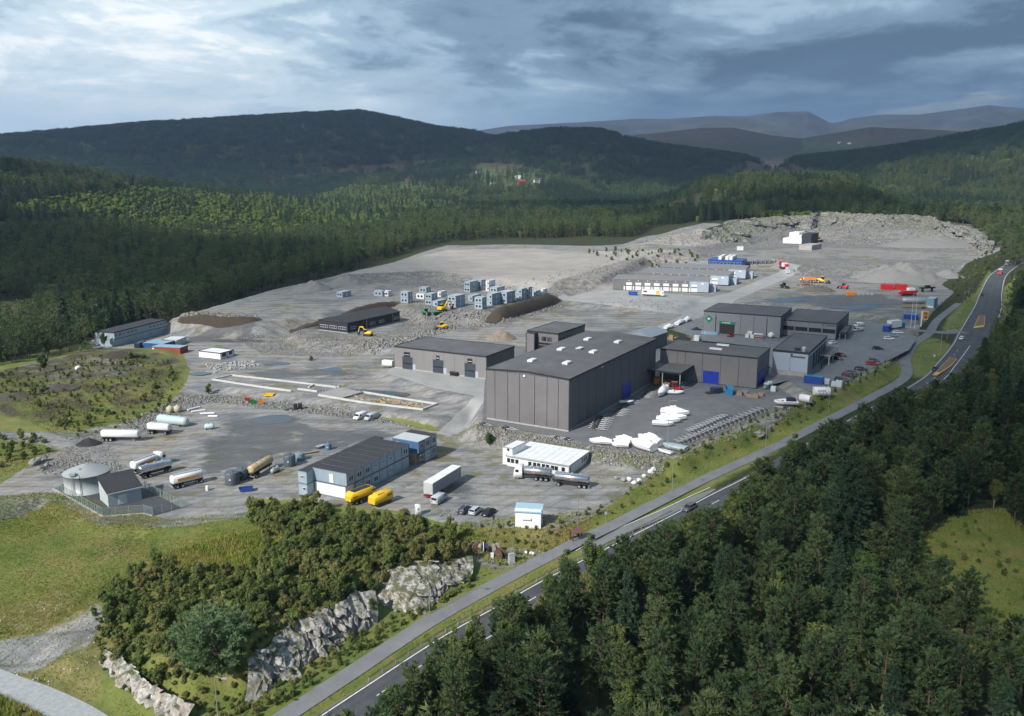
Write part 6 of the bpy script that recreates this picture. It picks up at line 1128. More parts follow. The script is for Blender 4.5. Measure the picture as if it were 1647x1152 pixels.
tanker('tank_trailer', 'old rusty cream tank trailer beside dark plastic tanks', (399, 773), (440, 749), 'round', 9.6, (.10, .22), tm=mat('rusty_cream', (.50, .38, .22), .5, 0, .35, 1.2, .3), ry=1.1, rz_=1.0, zc=2.3)
tr_ = tanker('milk_tank_truck', 'white-cabbed lorry with a polished tank before the white pavilion', (886, 773.5), (829, 768), 'round', 9.8, (.14, .27, .40, .88), cabc='white', tm=M_CHROME, zc=2.3); tanker('milk_tank_trailer', 'polished tank trailer coupled behind the white-cabbed lorry', (946, 785), (893, 779), 'round', 9.0, (.12, .26, .84), tm=M_CHROME, zc=2.3)
for root in [o for o in list(COL.objects) if o.name.startswith('milk_tank')]:
    for s in (-1, 1): MB().cyl(.42, s * 1.2 - .02, s * 1.2 + .02, 'y', (2.35, -.3), 14).build('red_mark', mat('red_mark', (.45, .16, .18), .4), root)
m_, rz, _ = two((688.5, 803), (735, 773)); th = thing('semi_trailer', 'long grey curtain-sided semi-trailer with white roof', 'trailer', tuple(m_), rz)
MB().box(-6.8, 6.8, -1.27, 1.27, 1.15, 3.95).build('body', mat('grey_curtain', (.30, .32, .35), .5, 0, .06, .6, .08), th); MB().box(-6.82, 6.82, -1.29, 1.29, 3.95, 4.05).build('roof', M_WHITE, th); MB().box(-6.86, -6.8, -1.2, 1.2, 1.2, 3.9).build('rear_doors', mat('grey_doors', (.42, .43, .43), .5), th); MB().box(-6.7, 6.6, -.5, .5, .85, 1.15).build('chassis', M_CHASSIS, th); MB().box(-6.9, -6.75, -1.2, 1.2, .5, 1.0).build('rear_bumper', M_RED_L, th); wheels(th, (-2.2, -3.5, -4.8), 1.25, .5, .32, True); MB().box(3.6, 3.8, -.9, -.7, 0, .9).box(3.6, 3.8, .7, .9, 0, .9).build('support_leg', M_STEEL, th)
for s in (-1, 1):
    rb_ = MB()
    for k in range(26): rb_.box(-6.6 + k * .52, -6.54 + k * .52, s * 1.285 - .015, s * 1.285 + .015, 1.25, 3.9)
    rb_.build('curtain_ribs', mat('curtain_rib', (.24, .26, .29), .5), th)
car('van', 'silver van tucked behind the grey semi-trailer', (699, 812), (715, 802), 'silver', 'van'); car('car', 'dark blue hatchback, leftmost of the three cars by the thicket', (741, 829), (753.5, 818), 'darkblue'); car('car', 'silver car between two dark cars by the thicket', (757, 831), (773, 819), 'silver'); car('car', 'black saloon, rightmost of the three cars by the thicket', (779, 833), (794, 821.5), 'black', 'sedan')
car('van', 'white van parked beside a silver van on the gravel', (590, 669.5), (569.5, 677), 'white', 'van', 0); car('van', 'silver panel van parked beside a white van on the gravel', (608, 669), (587, 678), 'silver', 'van', 0)
car('car', 'dark car driving on the near stretch of road by the lay-by', (1118, 815), (1098, 826), 'grey', 'hatch', -1.5); car('car', 'white car driving at the junction', (1543.5, 549), (1550, 543), 'white', 'hatch', 3.5); car('car', 'dark car driving on the bend below the junction', (1500, 599), (1509, 592), 'darkblue', 'sedan', 3); car('car', 'small dark car far up the road', (1581, 473), (1579, 479), 'black', 'hatch', 5)
for lab, a, b, c, k in [('white van at the end of the annex', (1390, 524.5), (1372, 526), 'white', 'van'), ('silver van next to the white van by the annex', (1389, 532.5), (1371, 533.5), 'silver', 'van'), ('white car parked at the top of the car park', (1421, 546.5), (1439, 547), 'white', 'hatch'), ('silver blue car in the row behind the white one', (1428, 541), (1445, 541.5), 'lightblue', 'hatch'), ('white car nearest the blue lorry', (1436, 536.5), (1452, 537), 'white', 'hatch'),
        ('dark car alone in the middle of the car park', (1402.5, 562), (1420, 563), 'black', 'sedan'), ('bright red car on the car park', (1394, 587), (1411, 587.5), 'red', 'hatch'), ('dark car hidden behind the bright red car', (1396, 581.5), (1414, 582.5), 'grey', 'sedan'), ('black estate car below the red car', (1373.5, 595), (1395, 597), 'black', 'hatch'), ('dark blue car in the lower pair of the car park', (1361, 601), (1379, 603.5), 'darkblue', 'sedan'), ('dark red car in the lower pair of the car park', (1355, 604.5), (1374, 608), 'darkred', 'hatch'), ('black car nearest the blue container', (1343.5, 611.5), (1363, 614.5), 'black', 'hatch'),
        ('dark car under the entrance canopy', (1339, 578), (1354, 580), 'black', 'hatch'), ('dark red car beside the entrance canopy', (1345, 572.5), (1359, 574), 'darkred', 'hatch'), ('white car at the corner of the shop building', (1334, 554.5), (1345, 552), 'white', 'hatch')]: car('van' if k == 'van' else 'car', lab, a, b, c, k, 4.3)
car('van', 'white van parked between the garage rows', (1210, 441.5), (1203, 447.5), 'white', 'van', 6); car('car', 'pale car beside the white van between the garage rows', (1219, 443), (1214, 446), 'silver', 'hatch', 6)
def lorry(name, label, a, b, cabc, boxm, L_, z0, h=3.6):
    m_, rz, _ = two(a, b, z0); th = thing(name, label, 'lorry', tuple(m_), rz); MB().box(-L_ / 2, L_ / 2 - 2.5, -1.25, 1.25, 1.1, h).build('box', boxm, th); MB().box(-L_ / 2 + .1, L_ / 2 - .3, -.5, .5, .75, 1.1).build('chassis', M_CHASSIS, th); cab(th, L_ / 2 - 2.35, cabc); wheels(th, (-L_ / 2 + 1.2, -L_ / 2 + 2.5, L_ / 2 - 1.2), 1.22, .5, .32, True); return th
lorry('lorry', 'red lorry coming down the far road', (1612, 437), (1604.5, 446), 'red', PAINT['white'], 9, 6); lorry('lorry', 'grey lorry farthest up the road', (1622, 424), (1617, 430), 'grey', PAINT['silver'], 9, 6.5); lorry('lorry', 'blue lorry with a white box at the top of the car park', (1426, 531), (1455, 529), 'cyan', PAINT['white'], 9.5, 4.3, 4.2)
lorry('lorry', 'white exhibition lorry with red and yellow print before the garage row', (1030, 475.5), (1072, 477.5), 'white', PAINT['white'], 13, 6, 3.7)
ex = [o for o in COL.objects if o.name.startswith('lorry')][-1]
for s in (-1, 1):
    MB().box(-5.6, -3.4, s * 1.27 - .02, s * 1.27 + .02, 2.2, 3.2).build('red_print', PAINT['red'], ex); MB().box(1.6, 3.6, s * 1.27 - .02, s * 1.27 + .02, 1.4, 3.4).build('yellow_print', PAINT['yellow'], ex)
# ------------------------------------------------------------------ machines
def box_thing(name, label, cat, a, b, parts, z0=0.0, L0=None, group=None):
    """several boxes in local metres along the line a-b: (part, material, x0,x1,y0,y1,z0,z1)"""
    m_, rz, L_ = two(a, b, z0); th = thing(name, label, cat, tuple(m_), rz, group); byp = {}
    for p, m, *q in parts: MB().box(*q).build(p, m, th)
    return th, L_
def tracks(th, L_=3.6, w=2.4):
    for s in (-1, 1): MB().prism([(-L_ / 2, .25), (-L_ / 2 + .25, 0), (L_ / 2 - .25, 0), (L_ / 2, .25), (L_ / 2, .6), (L_ / 2 - .3, .85), (-L_ / 2 + .3, .85), (-L_ / 2, .6)], 'y', s * w / 2 - .3, s * w / 2 + .3).build('track', M_CHASSIS, th)
def excavator(label, a, b, z0, m=None, s=1.0, reach=1.0):
    m = m or PAINT['yellow']; m_, rz, _ = two(a, b, z0); th = thing('excavator', label, 'excavator', tuple(m_), rz); th.scale = (s, s, s); tracks(th)
    MB().loft(section_loft([(-2.0, 1.1, 1.0, 1.0, 2.0), (-1.7, 1.3, 1.2, .95, 2.2), (.9, 1.3, 1.2, .95, 2.1), (1.2, 1.2, 1.1, 1.0, 1.7)])).build('house', m, th); c_ = MB().box(.1, 1.4, .25, 1.25, 1.2, 2.95).build('cab', M_CARGLASS, th); MB().box(.05, 1.45, .2, 1.3, 2.95, 3.05).build('cab_roof', m, c_)
    bm_ = MB(); r_ = reach
    bm_.prism([(.9, 1.5), (3.2 * r_, 4.2), (5.0 * r_, 4.0), (5.0 * r_, 3.6), (3.3 * r_, 3.6), (1.3, 1.4)], 'y', -.55, -.1).build('boom', m, th); MB().prism([(4.9 * r_, 4.1), (5.3 * r_, 3.9), (6.3 * r_, 1.4), (6.0 * r_, 1.3)], 'y', -.5, -.15).build('stick', m, th); MB().prism([(5.6 * r_, 1.4), (6.4 * r_, 1.5), (6.6 * r_, .7), (6.0 * r_, .1), (5.4 * r_, .5)], 'y', -.9, .25).build('bucket', M_CHASSIS, th); return th
excavator('yellow excavator working on the bank below the stacked cabins', (700, 514), (722, 511), 4.5, s=1.15, reach=1.1); excavator('yellow excavator beside the dark gabled building', (600, 541), (584, 540), 4, s=1.0, reach=.8); excavator('orange excavator high behind the quarry plant', (1320, 383), (1305, 383), 12, PAINT['orange'], 1.2)
def loader(name, label, a, b, z0, m, s=1.0, bucket=True):
    m_, rz, _ = two(a, b, z0); th = thing(name, label, 'machine', tuple(m_), rz); th.scale = (s, s, s); MB().loft(section_loft([(-3.0, .9, .8, .9, 1.9), (-2.7, 1.1, 1.0, .8, 2.2), (-.6, 1.1, 1.0, .8, 2.3), (.4, .9, .8, .8, 1.7), (1.6, .8, .7, .8, 1.5)])).build('body', m, th); c_ = MB().box(-.9, .5, -.75, .75, 1.7, 3.2).build('cab', M_CARGLASS, th); MB().box(-1, .6, -.85, .85, 3.2, 3.35).build('cab_roof', m, c_); wheels(th, (-1.7, 1.5), 1.3, .75, .5)
    if bucket: MB().prism([(2.6, .2), (3.7, .1), (3.5, .5), (3.0, .9), (2.7, 1.5)], 'y', -1.4, 1.4).build('bucket', M_CHASSIS, th); MB().box(1.2, 2.8, -.7, -.5, .9, 1.3).box(1.2, 2.8, .5, .7, .9, 1.3).build('lift_arm', m, th)
    return th
loader('wheel_loader', 'yellow wheel loader on the stone line before the halls', (717, 529), (703, 530), 4, PAINT['yellow'], 1.0); loader('wheel_loader', 'yellow wheel loader beside the dump truck', (1316, 455), (1330, 456), 6, PAINT['yellow'], 1.3); loader('tractor', 'dark green tractor with a green trailer below the stacked cabins', (680, 514), (692, 516), 4.3, PAINT['green'], .9, False); loader('wheel_loader', 'red loader in the yard of rubble beyond the parking', (1362, 465), (1350, 464), 6, PAINT['red'], 1.0); loader('wheel_loader', 'dark machine left of the rubble heap in the east field', (1258, 463), (1264, 464), 6, PAINT['black'], 1.0)
loader('wheel_loader', 'green-yellow loader at the foot of the quarry plant', (1312, 388), (1322, 389), 11, PAINT['yellow'], 1.2)
box_thing('farm_trailer', 'low green farm trailer behind the tractor', 'trailer', (694, 516), (709, 517.5), [('bed', PAINT['green'], -2.4, 2.4, -1.1, 1.1, .7, 1.3), ('axle', M_CHASSIS, -.6, .6, -1.2, 1.2, .05, .7)], 4.2)
m_, rz, _ = two((1308, 455), (1290, 454.5), 6); th = thing('dump_truck', 'big yellow-brown dump truck in the east field', 'dump truck', tuple(m_), rz); th.scale = (1.15,) * 3
MB().prism([(-4.2, 1.6), (1.4, 1.5), (1.8, 3.2), (-3.9, 2.9), (-4.8, 2.4)], 'y', -1.5, 1.5).build('dump_body', PAINT['orange'], th); MB().loft(section_loft([(1.9, 1.2, 1.1, .9, 3.0), (3.2, 1.2, 1.0, .9, 2.7), (4.3, 1.1, 1.0, .9, 1.8)])).build('cab', PAINT['orange'], th); MB().box(2.6, 3.4, -1.22, 1.22, 1.9, 2.6).build('window', M_CARGLASS, th); wheels(th, (-3, -1.4, 3), 1.4, .8, .6)
# two yellow plant units by the site offices
m_, rz, _ = two((566, 812), (598, 800)); th = thing('yellow_hopper_trailer', 'rounded yellow hopper trailer half behind the thicket', 'trailer', tuple(m_), rz); MB().loft(section_loft([(-4.2, 1.0, .95, 1.2, 2.4), (-3.4, 1.25, 1.2, 1.1, 3.1), (2.6, 1.25, 1.2, 1.1, 3.2), (3.6, 1.1, 1.0, 1.2, 2.6)])).build('hopper', PAINT['yellow'], th); MB().box(-2.9, 2.3, -.85, .85, 3.12, 3.22).build('hopper_grid', M_CHASSIS, th); MB().box(-3.4, 2.7, -1.28, -1.2, 1.15, 1.5).build('side_rail', M_CHASSIS, th); MB().box(-4, 3.6, -.5, .5, .7, 1.3).build('chassis', M_CHASSIS, th); wheels(th, (-2.6, -1.2), 1.2, .5, .3, True)
for k in range(4): MB().box(2.1 + .32 * k, 2.3 + .32 * k, -1.3, -1.24, 2.2, 2.55).build('letter', M_BLACK, th); MB().box(-3.6 + .32 * k, -3.4 + .32 * k, -1.3, -1.24, 2.0, 2.3).build('letter', M_BLACK, th)
m_, rz, _ = two((600, 816), (625, 806)); th = thing('yellow_plant_unit', 'boxy yellow plant unit nearest the thicket', 'machine', tuple(m_), rz); MB().loft(section_loft([(-2.9, 1.1, 1.0, .9, 2.3), (-2.6, 1.2, 1.15, .8, 2.6), (2.6, 1.2, 1.15, .8, 3.0), (2.9, 1.1, 1.0, .9, 2.8)])).build('housing', PAINT['yellow'], th); MB().box(-1.6, .6, -.8, .8, 2.6, 3.05).build('cowl', PAINT['yellow'], th); tracks(th, 4.2, 2.0)
for k in range(4): MB().box(1.0 + .35 * k, 1.22 + .35 * k, -1.24, -1.16, 2.0, 2.4).build('letter', M_BLACK, th)
# ------------------------------------------------------------------ tanks, fence, storage
g = G(141.5, 786); WT = thing('water_tank', 'large round grey water tank with conical roof inside the fence', 'tank', tuple(g)); M_TANKG = mat('tank_grey', (.40, .44, .44), .5, .1, .06, .4, .08)
MB().lathe([(5.25, -.3), (5.25, .25), (5.05, .26), (5.05, 4.3), (5.2, 4.32), (5.2, 4.45)], 48).build('shell', M_TANKG, WT); MB().lathe([(5.25, 4.45), (3.5, 5.2), (1.6, 5.95), (.15, 6.35)], 48).build('roof', mat('tank_roof', (.33, .36, .36), .5, .1, .08, .4), WT)
ld = MB()
for x in (-.25, .25): ld.box(x - .03 - .9, x + .03 - .9, -5.25, -5.15, .3, 5.2)
for k in range(14): ld.box(-1.15, -.65, -5.22, -5.18, .5 + k * .33, .54 + k * .33)
ld.build('ladder', M_STEEL, WT); MB().cyl(.06, .2, 5.3, c=(.9, -5.15), n=8).build('pipe', M_CHASSIS, WT); MB().cyl(.35, 5.3, 5.9, c=(-.4, -2.2), n=12).build('vent', M_STEEL, WT); MB().box(-1.6, -.3, -4.9, -4.0, 4.9, 5.5).build('platform_rail', M_STEEL, WT)
FEN = [(86, 786), (166, 831), (208, 827.5), (232, 826), (246, 830), (291, 817), (250, 796), (197, 767), (177, 754)]
FW = [G(a, b) for a, b in FEN]; c0 = np.mean(FW, 0)
def mesh_mat():
    t = NT('fence_mesh'); v = t.co('Object'); a = t.n('ShaderNodeSeparateXYZ'); t.put(a.inputs[0], v); s = t.math('ADD', a.outputs[0], a.outputs[1])
    def wire(x, f): return t.math('LESS_THAN', t.math('FRACT', t.math('MULTIPLY', x, f)), .13)
    al = t.math('MAXIMUM', wire(s, 9.0), wire(a.outputs[2], 5.0)); t.set(**{'Base Color': (.24, .34, .32), 'Roughness': .5, 'Metallic': .2, 'Alpha': al}); return t.m
M_MESH = mesh_mat(); FE = thing('mesh_fence', 'green wire mesh fence around the water tank and hut', 'fence', tuple(c0))
for i in range(len(FW)):
    if i == len(FW) - 1: break
    a, b = FW[i] - c0, FW[i + 1] - c0; L_ = np.hypot(*(b - a)[:2]); n = max(1, int(round(L_ / 2.6)))
    for k in range(n):
        p = a + (b - a) * k / n; q = a + (b - a) * (k + 1) / n; MB().cyl(.045, -.3, 2.1, c=(p[0], p[1]), n=6).build('post', M_STEEL, FE); d = (q - p) / np.hypot(*(q - p)[:2]); nx, ny = -d[1] * .012, d[0] * .012; MB().add([(p[0] + nx, p[1] + ny, .05), (q[0] + nx, q[1] + ny, .05), (q[0] + nx, q[1] + ny, 2.0), (p[0] + nx, p[1] + ny, 2.0)], [(0, 1, 2, 3)]).build('mesh_panel', M_MESH, FE); MB().tube([tuple(p + [0, 0, 2.0]), tuple(q + [0, 0, 2.0])], .025, 5).build('top_rail', M_STEEL, FE)
sheet('tank_apron', ccw([(q[0], q[1]) for q in FW]), .10, asphalt('tank_apron', (.05, .053, .058), (.07, .073, .078)))
kb = MB()
for a, b in zip(FW[:4], FW[1:5]): d = (b - a) / np.hypot(*(b - a)[:2]); n_ = np.array([d[1], -d[0], 0]) * .35; kb.add([tuple(a - n_ * .2 - [0, 0, .4]), tuple(b - n_ * .2 - [0, 0, .4]), tuple(b + n_ - [0, 0, .4]), tuple(a + n_ - [0, 0, .4]), tuple(a - n_ * .2 + [0, 0, .16]), tuple(b - n_ * .2 + [0, 0, .16]), tuple(b + n_ + [0, 0, .16]), tuple(a + n_ + [0, 0, .16])], [(0, 3, 2, 1), (4, 5, 6, 7), (0, 1, 5, 4), (1, 2, 6, 5), (2, 3, 7, 6), (3, 0, 4, 7)])
tag(kb.build('kerb', M_CONC), kind='structure')
M_PLAST = mat('dark_plastic', (.075, .095, .115), .5, 0, .1, .5, .12)
for lab, px, py, r, h, m in [('dark plastic tank, biggest and nearest the orange-banded trailer', 374, 778, 1.75, 3.1, M_PLAST), ('dark plastic tank half behind the rusty tank trailer', 390, 770, 1.45, 2.7, M_PLAST), ('tall dark plastic tank behind the site offices', 466, 749, 1.55, 3.0, M_PLAST), ('lower bluish plastic tank behind the site offices', 482, 740, 1.35, 2.0, mat('bluish_plastic', (.16, .22, .27), .5, 0, .1, .5, .1)), ('small bluish drum beside the scrap by the corridor cabins', 528, 723, .9, 1.7, mat('blue_drum', (.09, .16, .24), .5))]:
    q = G(px, py); th = thing('plastic_tank', lab, 'tank', tuple(q)); MB().lathe([(r * .97, -.05), (r, .1), (r, h - .15), (r * .93, h)], 24).build('shell', m, th); MB().lathe([(r * .92, h - .02), (r * .45, h + .10), (.25, h + .16), (.25, h + .28), (.02, h + .28)], 24).build('lid', m, th)
    hp = MB()
    for k in range(4): hp.lathe([(r + .01, h * (k + .6) / 4.4), (r + .035, h * (k + .6) / 4.4 + .05), (r + .01, h * (k + .6) / 4.4 + .1)], 24)
    hp.build('ribs', m, th); MB().box(-.18, .18, -r - .03, -r + .02, h * .45, h * .56).build('label_plate', M_WHITE, th)
def lying_tank(name, label, a, b, r, m, z0=0.0, L_=None):
    m_, rz, L2 = two(a, b, z0); L_ = L_ or L2; th = thing(name, label, 'tank', tuple(m_), rz); tank_body(th, -L_ / 2, L_ / 2, r + .15, r, r, m, 'shell', 0, 20, r * .6)
    for x in (-L_ * .3, L_ * .3): MB().prism([(-r * .8, 0), (r * .8, 0), (r * .75, r * .55), (-r * .75, r * .55)], 'x', x - .15, x + .15).build('saddle', M_CHASSIS, th)
    for x in (-L_ * .2, L_ * .25): MB().cyl(.3, r * 2, r * 2 + .35, c=(x, 0), n=10).build('manhole', m, th)
    return th
lying_tank('storage_tank', 'pale blue-grey storage tank lying behind the white trailers', (250, 680), (307, 687), 1.35, mat('pale_blue_tank', (.42, .54, .56), .5, 0, .08, .4, .15), 0, 11); lying_tank('storage_tank', 'small silver tank lying by the rusty tank trailer', (437, 763), (449, 757), .6, M_STEEL, 0, 3.2); lying_tank('storage_tank', 'little pale blue tank alone on the yard', (329, 691), (345, 690), .75, mat('pale_blue_tank2', (.45, .58, .62), .5), 0, 2.8)
M_BEIGE = mat('beige_tank', (.48, .42, .31), .7, 0, .12, .8, .15)
for lab, px, py, r in (('left beige round tank beside the dirt track', 274, 664, 1.2), ('right taller beige round tank beside the dirt track', 286, 663, 1.3)):
    q = G(px, py); th = thing('round_tank', lab, 'tank', tuple(q)); MB().lathe([(r * .55, -.05), (r * .9, .5), (r, 1.1), (r * .88, 1.75), (r * .5, 2.15), (.3, 2.25)], 20).build('shell', M_BEIGE, th); MB().lathe([(.34, 2.2), (.34, 2.45), (.02, 2.48)], 12).build('cap', M_BEIGE, th)
for i, (a, b) in enumerate([((302, 661), (322, 656)), ((308, 664), (330, 661)), ((322, 667), (345, 666)), ((335, 671), (350, 671))]):
    p, q = G(*a), G(*b); o = MB().tube([tuple(p + [0, 0, .3]), tuple(q + [0, 0, .3])], .32, 10).build('plastic_pipe', M_WHITE); tag(o, ['white pipe farthest back in the pipe pile', 'white pipe second in the pipe pile', 'white pipe third in the pipe pile', 'white pipe nearest end of the pipe pile'][i], 'pipe', 'white pipes by the stony bank')
def skip(name, label, px, py, m, rz, L_=3.4, w=1.7, h=1.3, z0=0.0, cat='skip'):
    q = G(px, py, z0); th = thing(name, label, cat, tuple(q), rz); MB().loft([[(-L_ / 2 + .35, -w / 2, .1), (L_ / 2 - .35, -w / 2, .1), (L_ / 2 - .35, w / 2, .1), (-L_ / 2 + .35, w / 2, .1)], [(-L_ / 2, -w / 2 - .05, h), (L_ / 2, -w / 2 - .05, h), (L_ / 2, w / 2 + .05, h), (-L_ / 2, w / 2 + .05, h)]], None, False, False).build('tub', m, th); MB().box(-L_ / 2 + .35, L_ / 2 - .35, -w / 2, w / 2, .08, .14).build('floor', M_CHASSIS, th)
    rm = MB(); rm.box(-L_ / 2 - .06, L_ / 2 + .06, -w / 2 - .1, -w / 2, h - .08, h + .06).box(-L_ / 2 - .06, L_ / 2 + .06, w / 2, w / 2 + .1, h - .08, h + .06).box(-L_ / 2 - .06, -L_ / 2 + .04, -w / 2, w / 2, h - .08, h + .06).box(L_ / 2 - .04, L_ / 2 + .06, -w / 2, w / 2, h - .08, h + .06); rm.build('rim', m, th); return th
AX = R(61.5)
skip('red_skip', 'small red skip on the stony bank', 398, 645, PAINT['red'], .2, 1.9, 1.2, .9); skip('green_skip', 'small green skip between the red and rusty ones', 407, 649, PAINT['green'], .1, 2.1, 1.3, .9); skip('rusty_skip', 'rusty orange and white skip beside the green one', 420, 650, PAINT['orange'], .3, 1.8, 1.2, 1.0); skip('yellow_skip', 'long low yellow skip at the top of the stony bank', 433, 637, PAINT['yellow'], -.15, 3.6, 1.4, .8)
skip('cyan_skip', 'large light blue open skip before the gate hall', 1172.5, 634, PAINT['cyan'], R(75), 5.4, 2.3, 2.3, 3.1); skip('blue_skip', 'blue skip before the nearest garage row', 1018, 475, PAINT['blue'], R(-25), 5, 2.2, 2.0, 6); skip('bulk_skip', 'blue and white scrap skip on the edge of the tanker yard', 396, 790, PAINT['blue'], .3, 3.2, 1.5, .9)
for lab, a, b in (('black crate, left of a black pair on the yard', (472.5, 659), (478, 659)), ('black crate, right of a black pair on the yard', (480, 658), (486, 658))): box_thing('black_crate', lab, 'crate', a, b, [('body', M_BLACK, -.55, .55, -.7, .7, 0, 1.9), ('edge_strip', M_STEEL, -.57, -.5, -.72, -.66, 0, 1.92)])
box_thing('metal_ramp', 'dark metal ramp leaning beside the black crates', 'ramp', (457, 661), (470, 657), [('deck', mat('dark_steel', (.12, .13, .15), .5, .5), -1.4, 1.4, -.7, .7, .35, .45), ('leg', M_CHASSIS, -1.2, -1.0, -.6, .6, 0, .35), ('leg', M_CHASSIS, 1.0, 1.2, -.6, .6, 0, .35)])
def ctn(name, label, near, left, right, z0, m, h=2.6, roof=None, cat='container', group=None, win=0, doors=True, ribs=True):
    b = Bld(name, label, near, left, right, z0, h=h, cat=cat, group=group); MB().box(.05, b.La - .05, .05, b.Lb - .05, .1, h - .03).build('body', m, b.th); fr = MB(); k = .12
    for x in (0, b.La - k):
        for y in (0, b.Lb - k): fr.box(x, x + k, y, y + k, 0, h)
    for z in (0, h - .16): fr.box(k, b.La - k, 0, k, z, z + .16); fr.box(k, b.La - k, b.Lb - k, b.Lb, z, z + .16); fr.box(0, k, k, b.Lb - k, z, z + .16); fr.box(b.La - k, b.La, k, b.Lb - k, z, z + .16)
    fr.build('frame', m, b.th); MB().box(.08, b.La - .08, .08, b.Lb - .08, h - .05, h + .02).build('roof', roof or m, b.th)
    if ribs:
        for f, L_ in (('R', b.La), ('L', b.Lb)):
            rb = MB()
            for i in range(int((L_ - .5) / .4)): b.bx(f, .3 + i * .4, .48 + i * .4, .2, h - .2, -.05, -.005, rb)
            rb.build('ribs', m, b.th)
    return b
rc = ctn('shipping_container', 'rust red shipping container behind the mound shrubs', (289.2, 559.8), (242.6, 557.9), (302.6, 555.5), 1.5, mat('rust_red', (.28, .07, .045), .6, 0, .15, .6, .15), roof=PAINT['lightblue']); rc.part('letter', 'L', rc.Lb * .9, rc.Lb * .97, 1.5, 2.1, M_WHITE, .03)
ctn('shipping_container', 'blue shipping container just behind the rust red one', (262, 553.5), (228.5, 551.5), (283, 547.5), 1.5, mat('blue_box', (.03, .09, .27), .5, 0, .12, .6, .1), roof=PAINT['lightblue']); ctn('shipping_container', 'white shipping container, right of the blue one by the cabin block', (283, 548), (262, 546.4), (294, 541.5), 1.5, mat('white_box', (.58, .61, .62), .5, 0, .1, .6, .2)); ctn('shipping_container', 'dark blue container end in front of the cabin block', (224, 552.5), (217, 552), (232, 547.5), 1.5, PAINT['darkblue'])
ctn('shipping_container', 'blue container on the corner of the car park', (1323.5, 607.5), (1293, 605), (1327.5, 605.2), 4.3, PAINT['blue'], 2.7, PAINT['cyan']); ctn('shipping_container', 'dark blue container beyond the flagpoles', (1476, 507.5), (1453.5, 506.5), (1482, 504.5), 5.2, PAINT['blue'], 3.0); ctn('shipping_container', 'blue container beside the blue lorry', (1430, 525), (1420, 524.6), (1438, 521.5), 4.3, PAINT['blue'], 2.8)
for i, lab in enumerate(('left red container in the east field', 'right red container in the east field')): ctn('shipping_container', lab, (1438 + 22.5 * i, 458.2 + .3 * i), (1417.5 + 22.5 * i, 457.8 + .3 * i), (1442 + 22 * i, 456.4 + .3 * i), 6.0, PAINT['red'], 3.2)
# boxes on wheels
def boxcar(name, label, a, b, m, L_, w, h, z0, cat='trailer', marks=False):
    m_, rz, _ = two(a, b, z0); th = thing(name, label, cat, tuple(m_), rz); MB().loft(section_loft([(-L_ / 2, w / 2 * .96, w / 2 * .9, .55, h - .08), (-L_ / 2 + .12, w / 2, w / 2 * .96, .5, h), (L_ / 2 - .12, w / 2, w / 2 * .96, .5, h), (L_ / 2, w / 2 * .96, w / 2 * .9, .55, h - .08)])).build('body', m, th); wheels(th, (-.35, .45), w / 2 - .02, .32, .22); MB().tube([(L_ / 2 - .2, -.3, .5), (L_ / 2 + 1.2, 0, .5), (L_ / 2 - .2, .3, .5)], .05, 5).build('drawbar', M_STEEL, th)
    if marks:
        for k in range(5): MB().box(-L_ * .3 + k * .55, -L_ * .3 + k * .55 + .35, -w / 2 - .03, -w / 2 + .0, h * .62, h * .75).build('letter', PAINT['red'] if k < 3 else PAINT['blue'], th)
        for x in (-.8, .2, 1.2): MB().cyl(.28, -w / 2 - .03, -w / 2 + .01, 'y', (h * .42, x), 12).build('printed_disc', M_STEEL, th)
    return th
boxcar('box_trailer', 'white box trailer with printed side at the yard corner', (1309, 635), (1333, 637), M_WHITE, 5.2, 2.1, 3.0, 3.6, marks=True); boxcar('box_trailer', 'plain white box trailer between the motor boat and the printed one', (1286, 645), (1305, 647), M_WHITE, 3.6, 1.9, 2.6, 3.2); boxcar('caravan', 'white caravan at the left end of the three-gate hall', (617, 590), (632, 591), M_WHITE, 4.4, 2.1, 2.7, 3)
q = G(672.5, 828); th = thing('portable_toilet', 'white portable toilet at the edge of the thicket', 'toilet', tuple(q), R(20)); MB().loft(section_loft([(-.6, .58, .55, .05, 2.3), (-.55, .6, .58, 0, 2.4), (.55, .6, .58, 0, 2.4), (.6, .58, .55, .05, 2.3)])).build('cabin', M_WHITE, th); MB().box(-.63, -.58, -.4, .4, .15, 2.05).build('door', mat('grey_door', (.45, .5, .55), .5), th); MB().box(-.25, .1, -.64, -.58, 1.3, 1.8).build('vent', M_STEEL, th)
q = G(334, 789); th = thing('white_barrel', 'white barrel on the yard near the orange-banded trailer', 'barrel', tuple(q)); MB().lathe([(.42, 0), (.45, .5), (.42, 1.1)], 16).build('shell', M_WHITE, th); MB().lathe([(.43, 1.08), (.4, 1.16), (.05, 1.18)], 16).build('lid', M_WHITE, th)
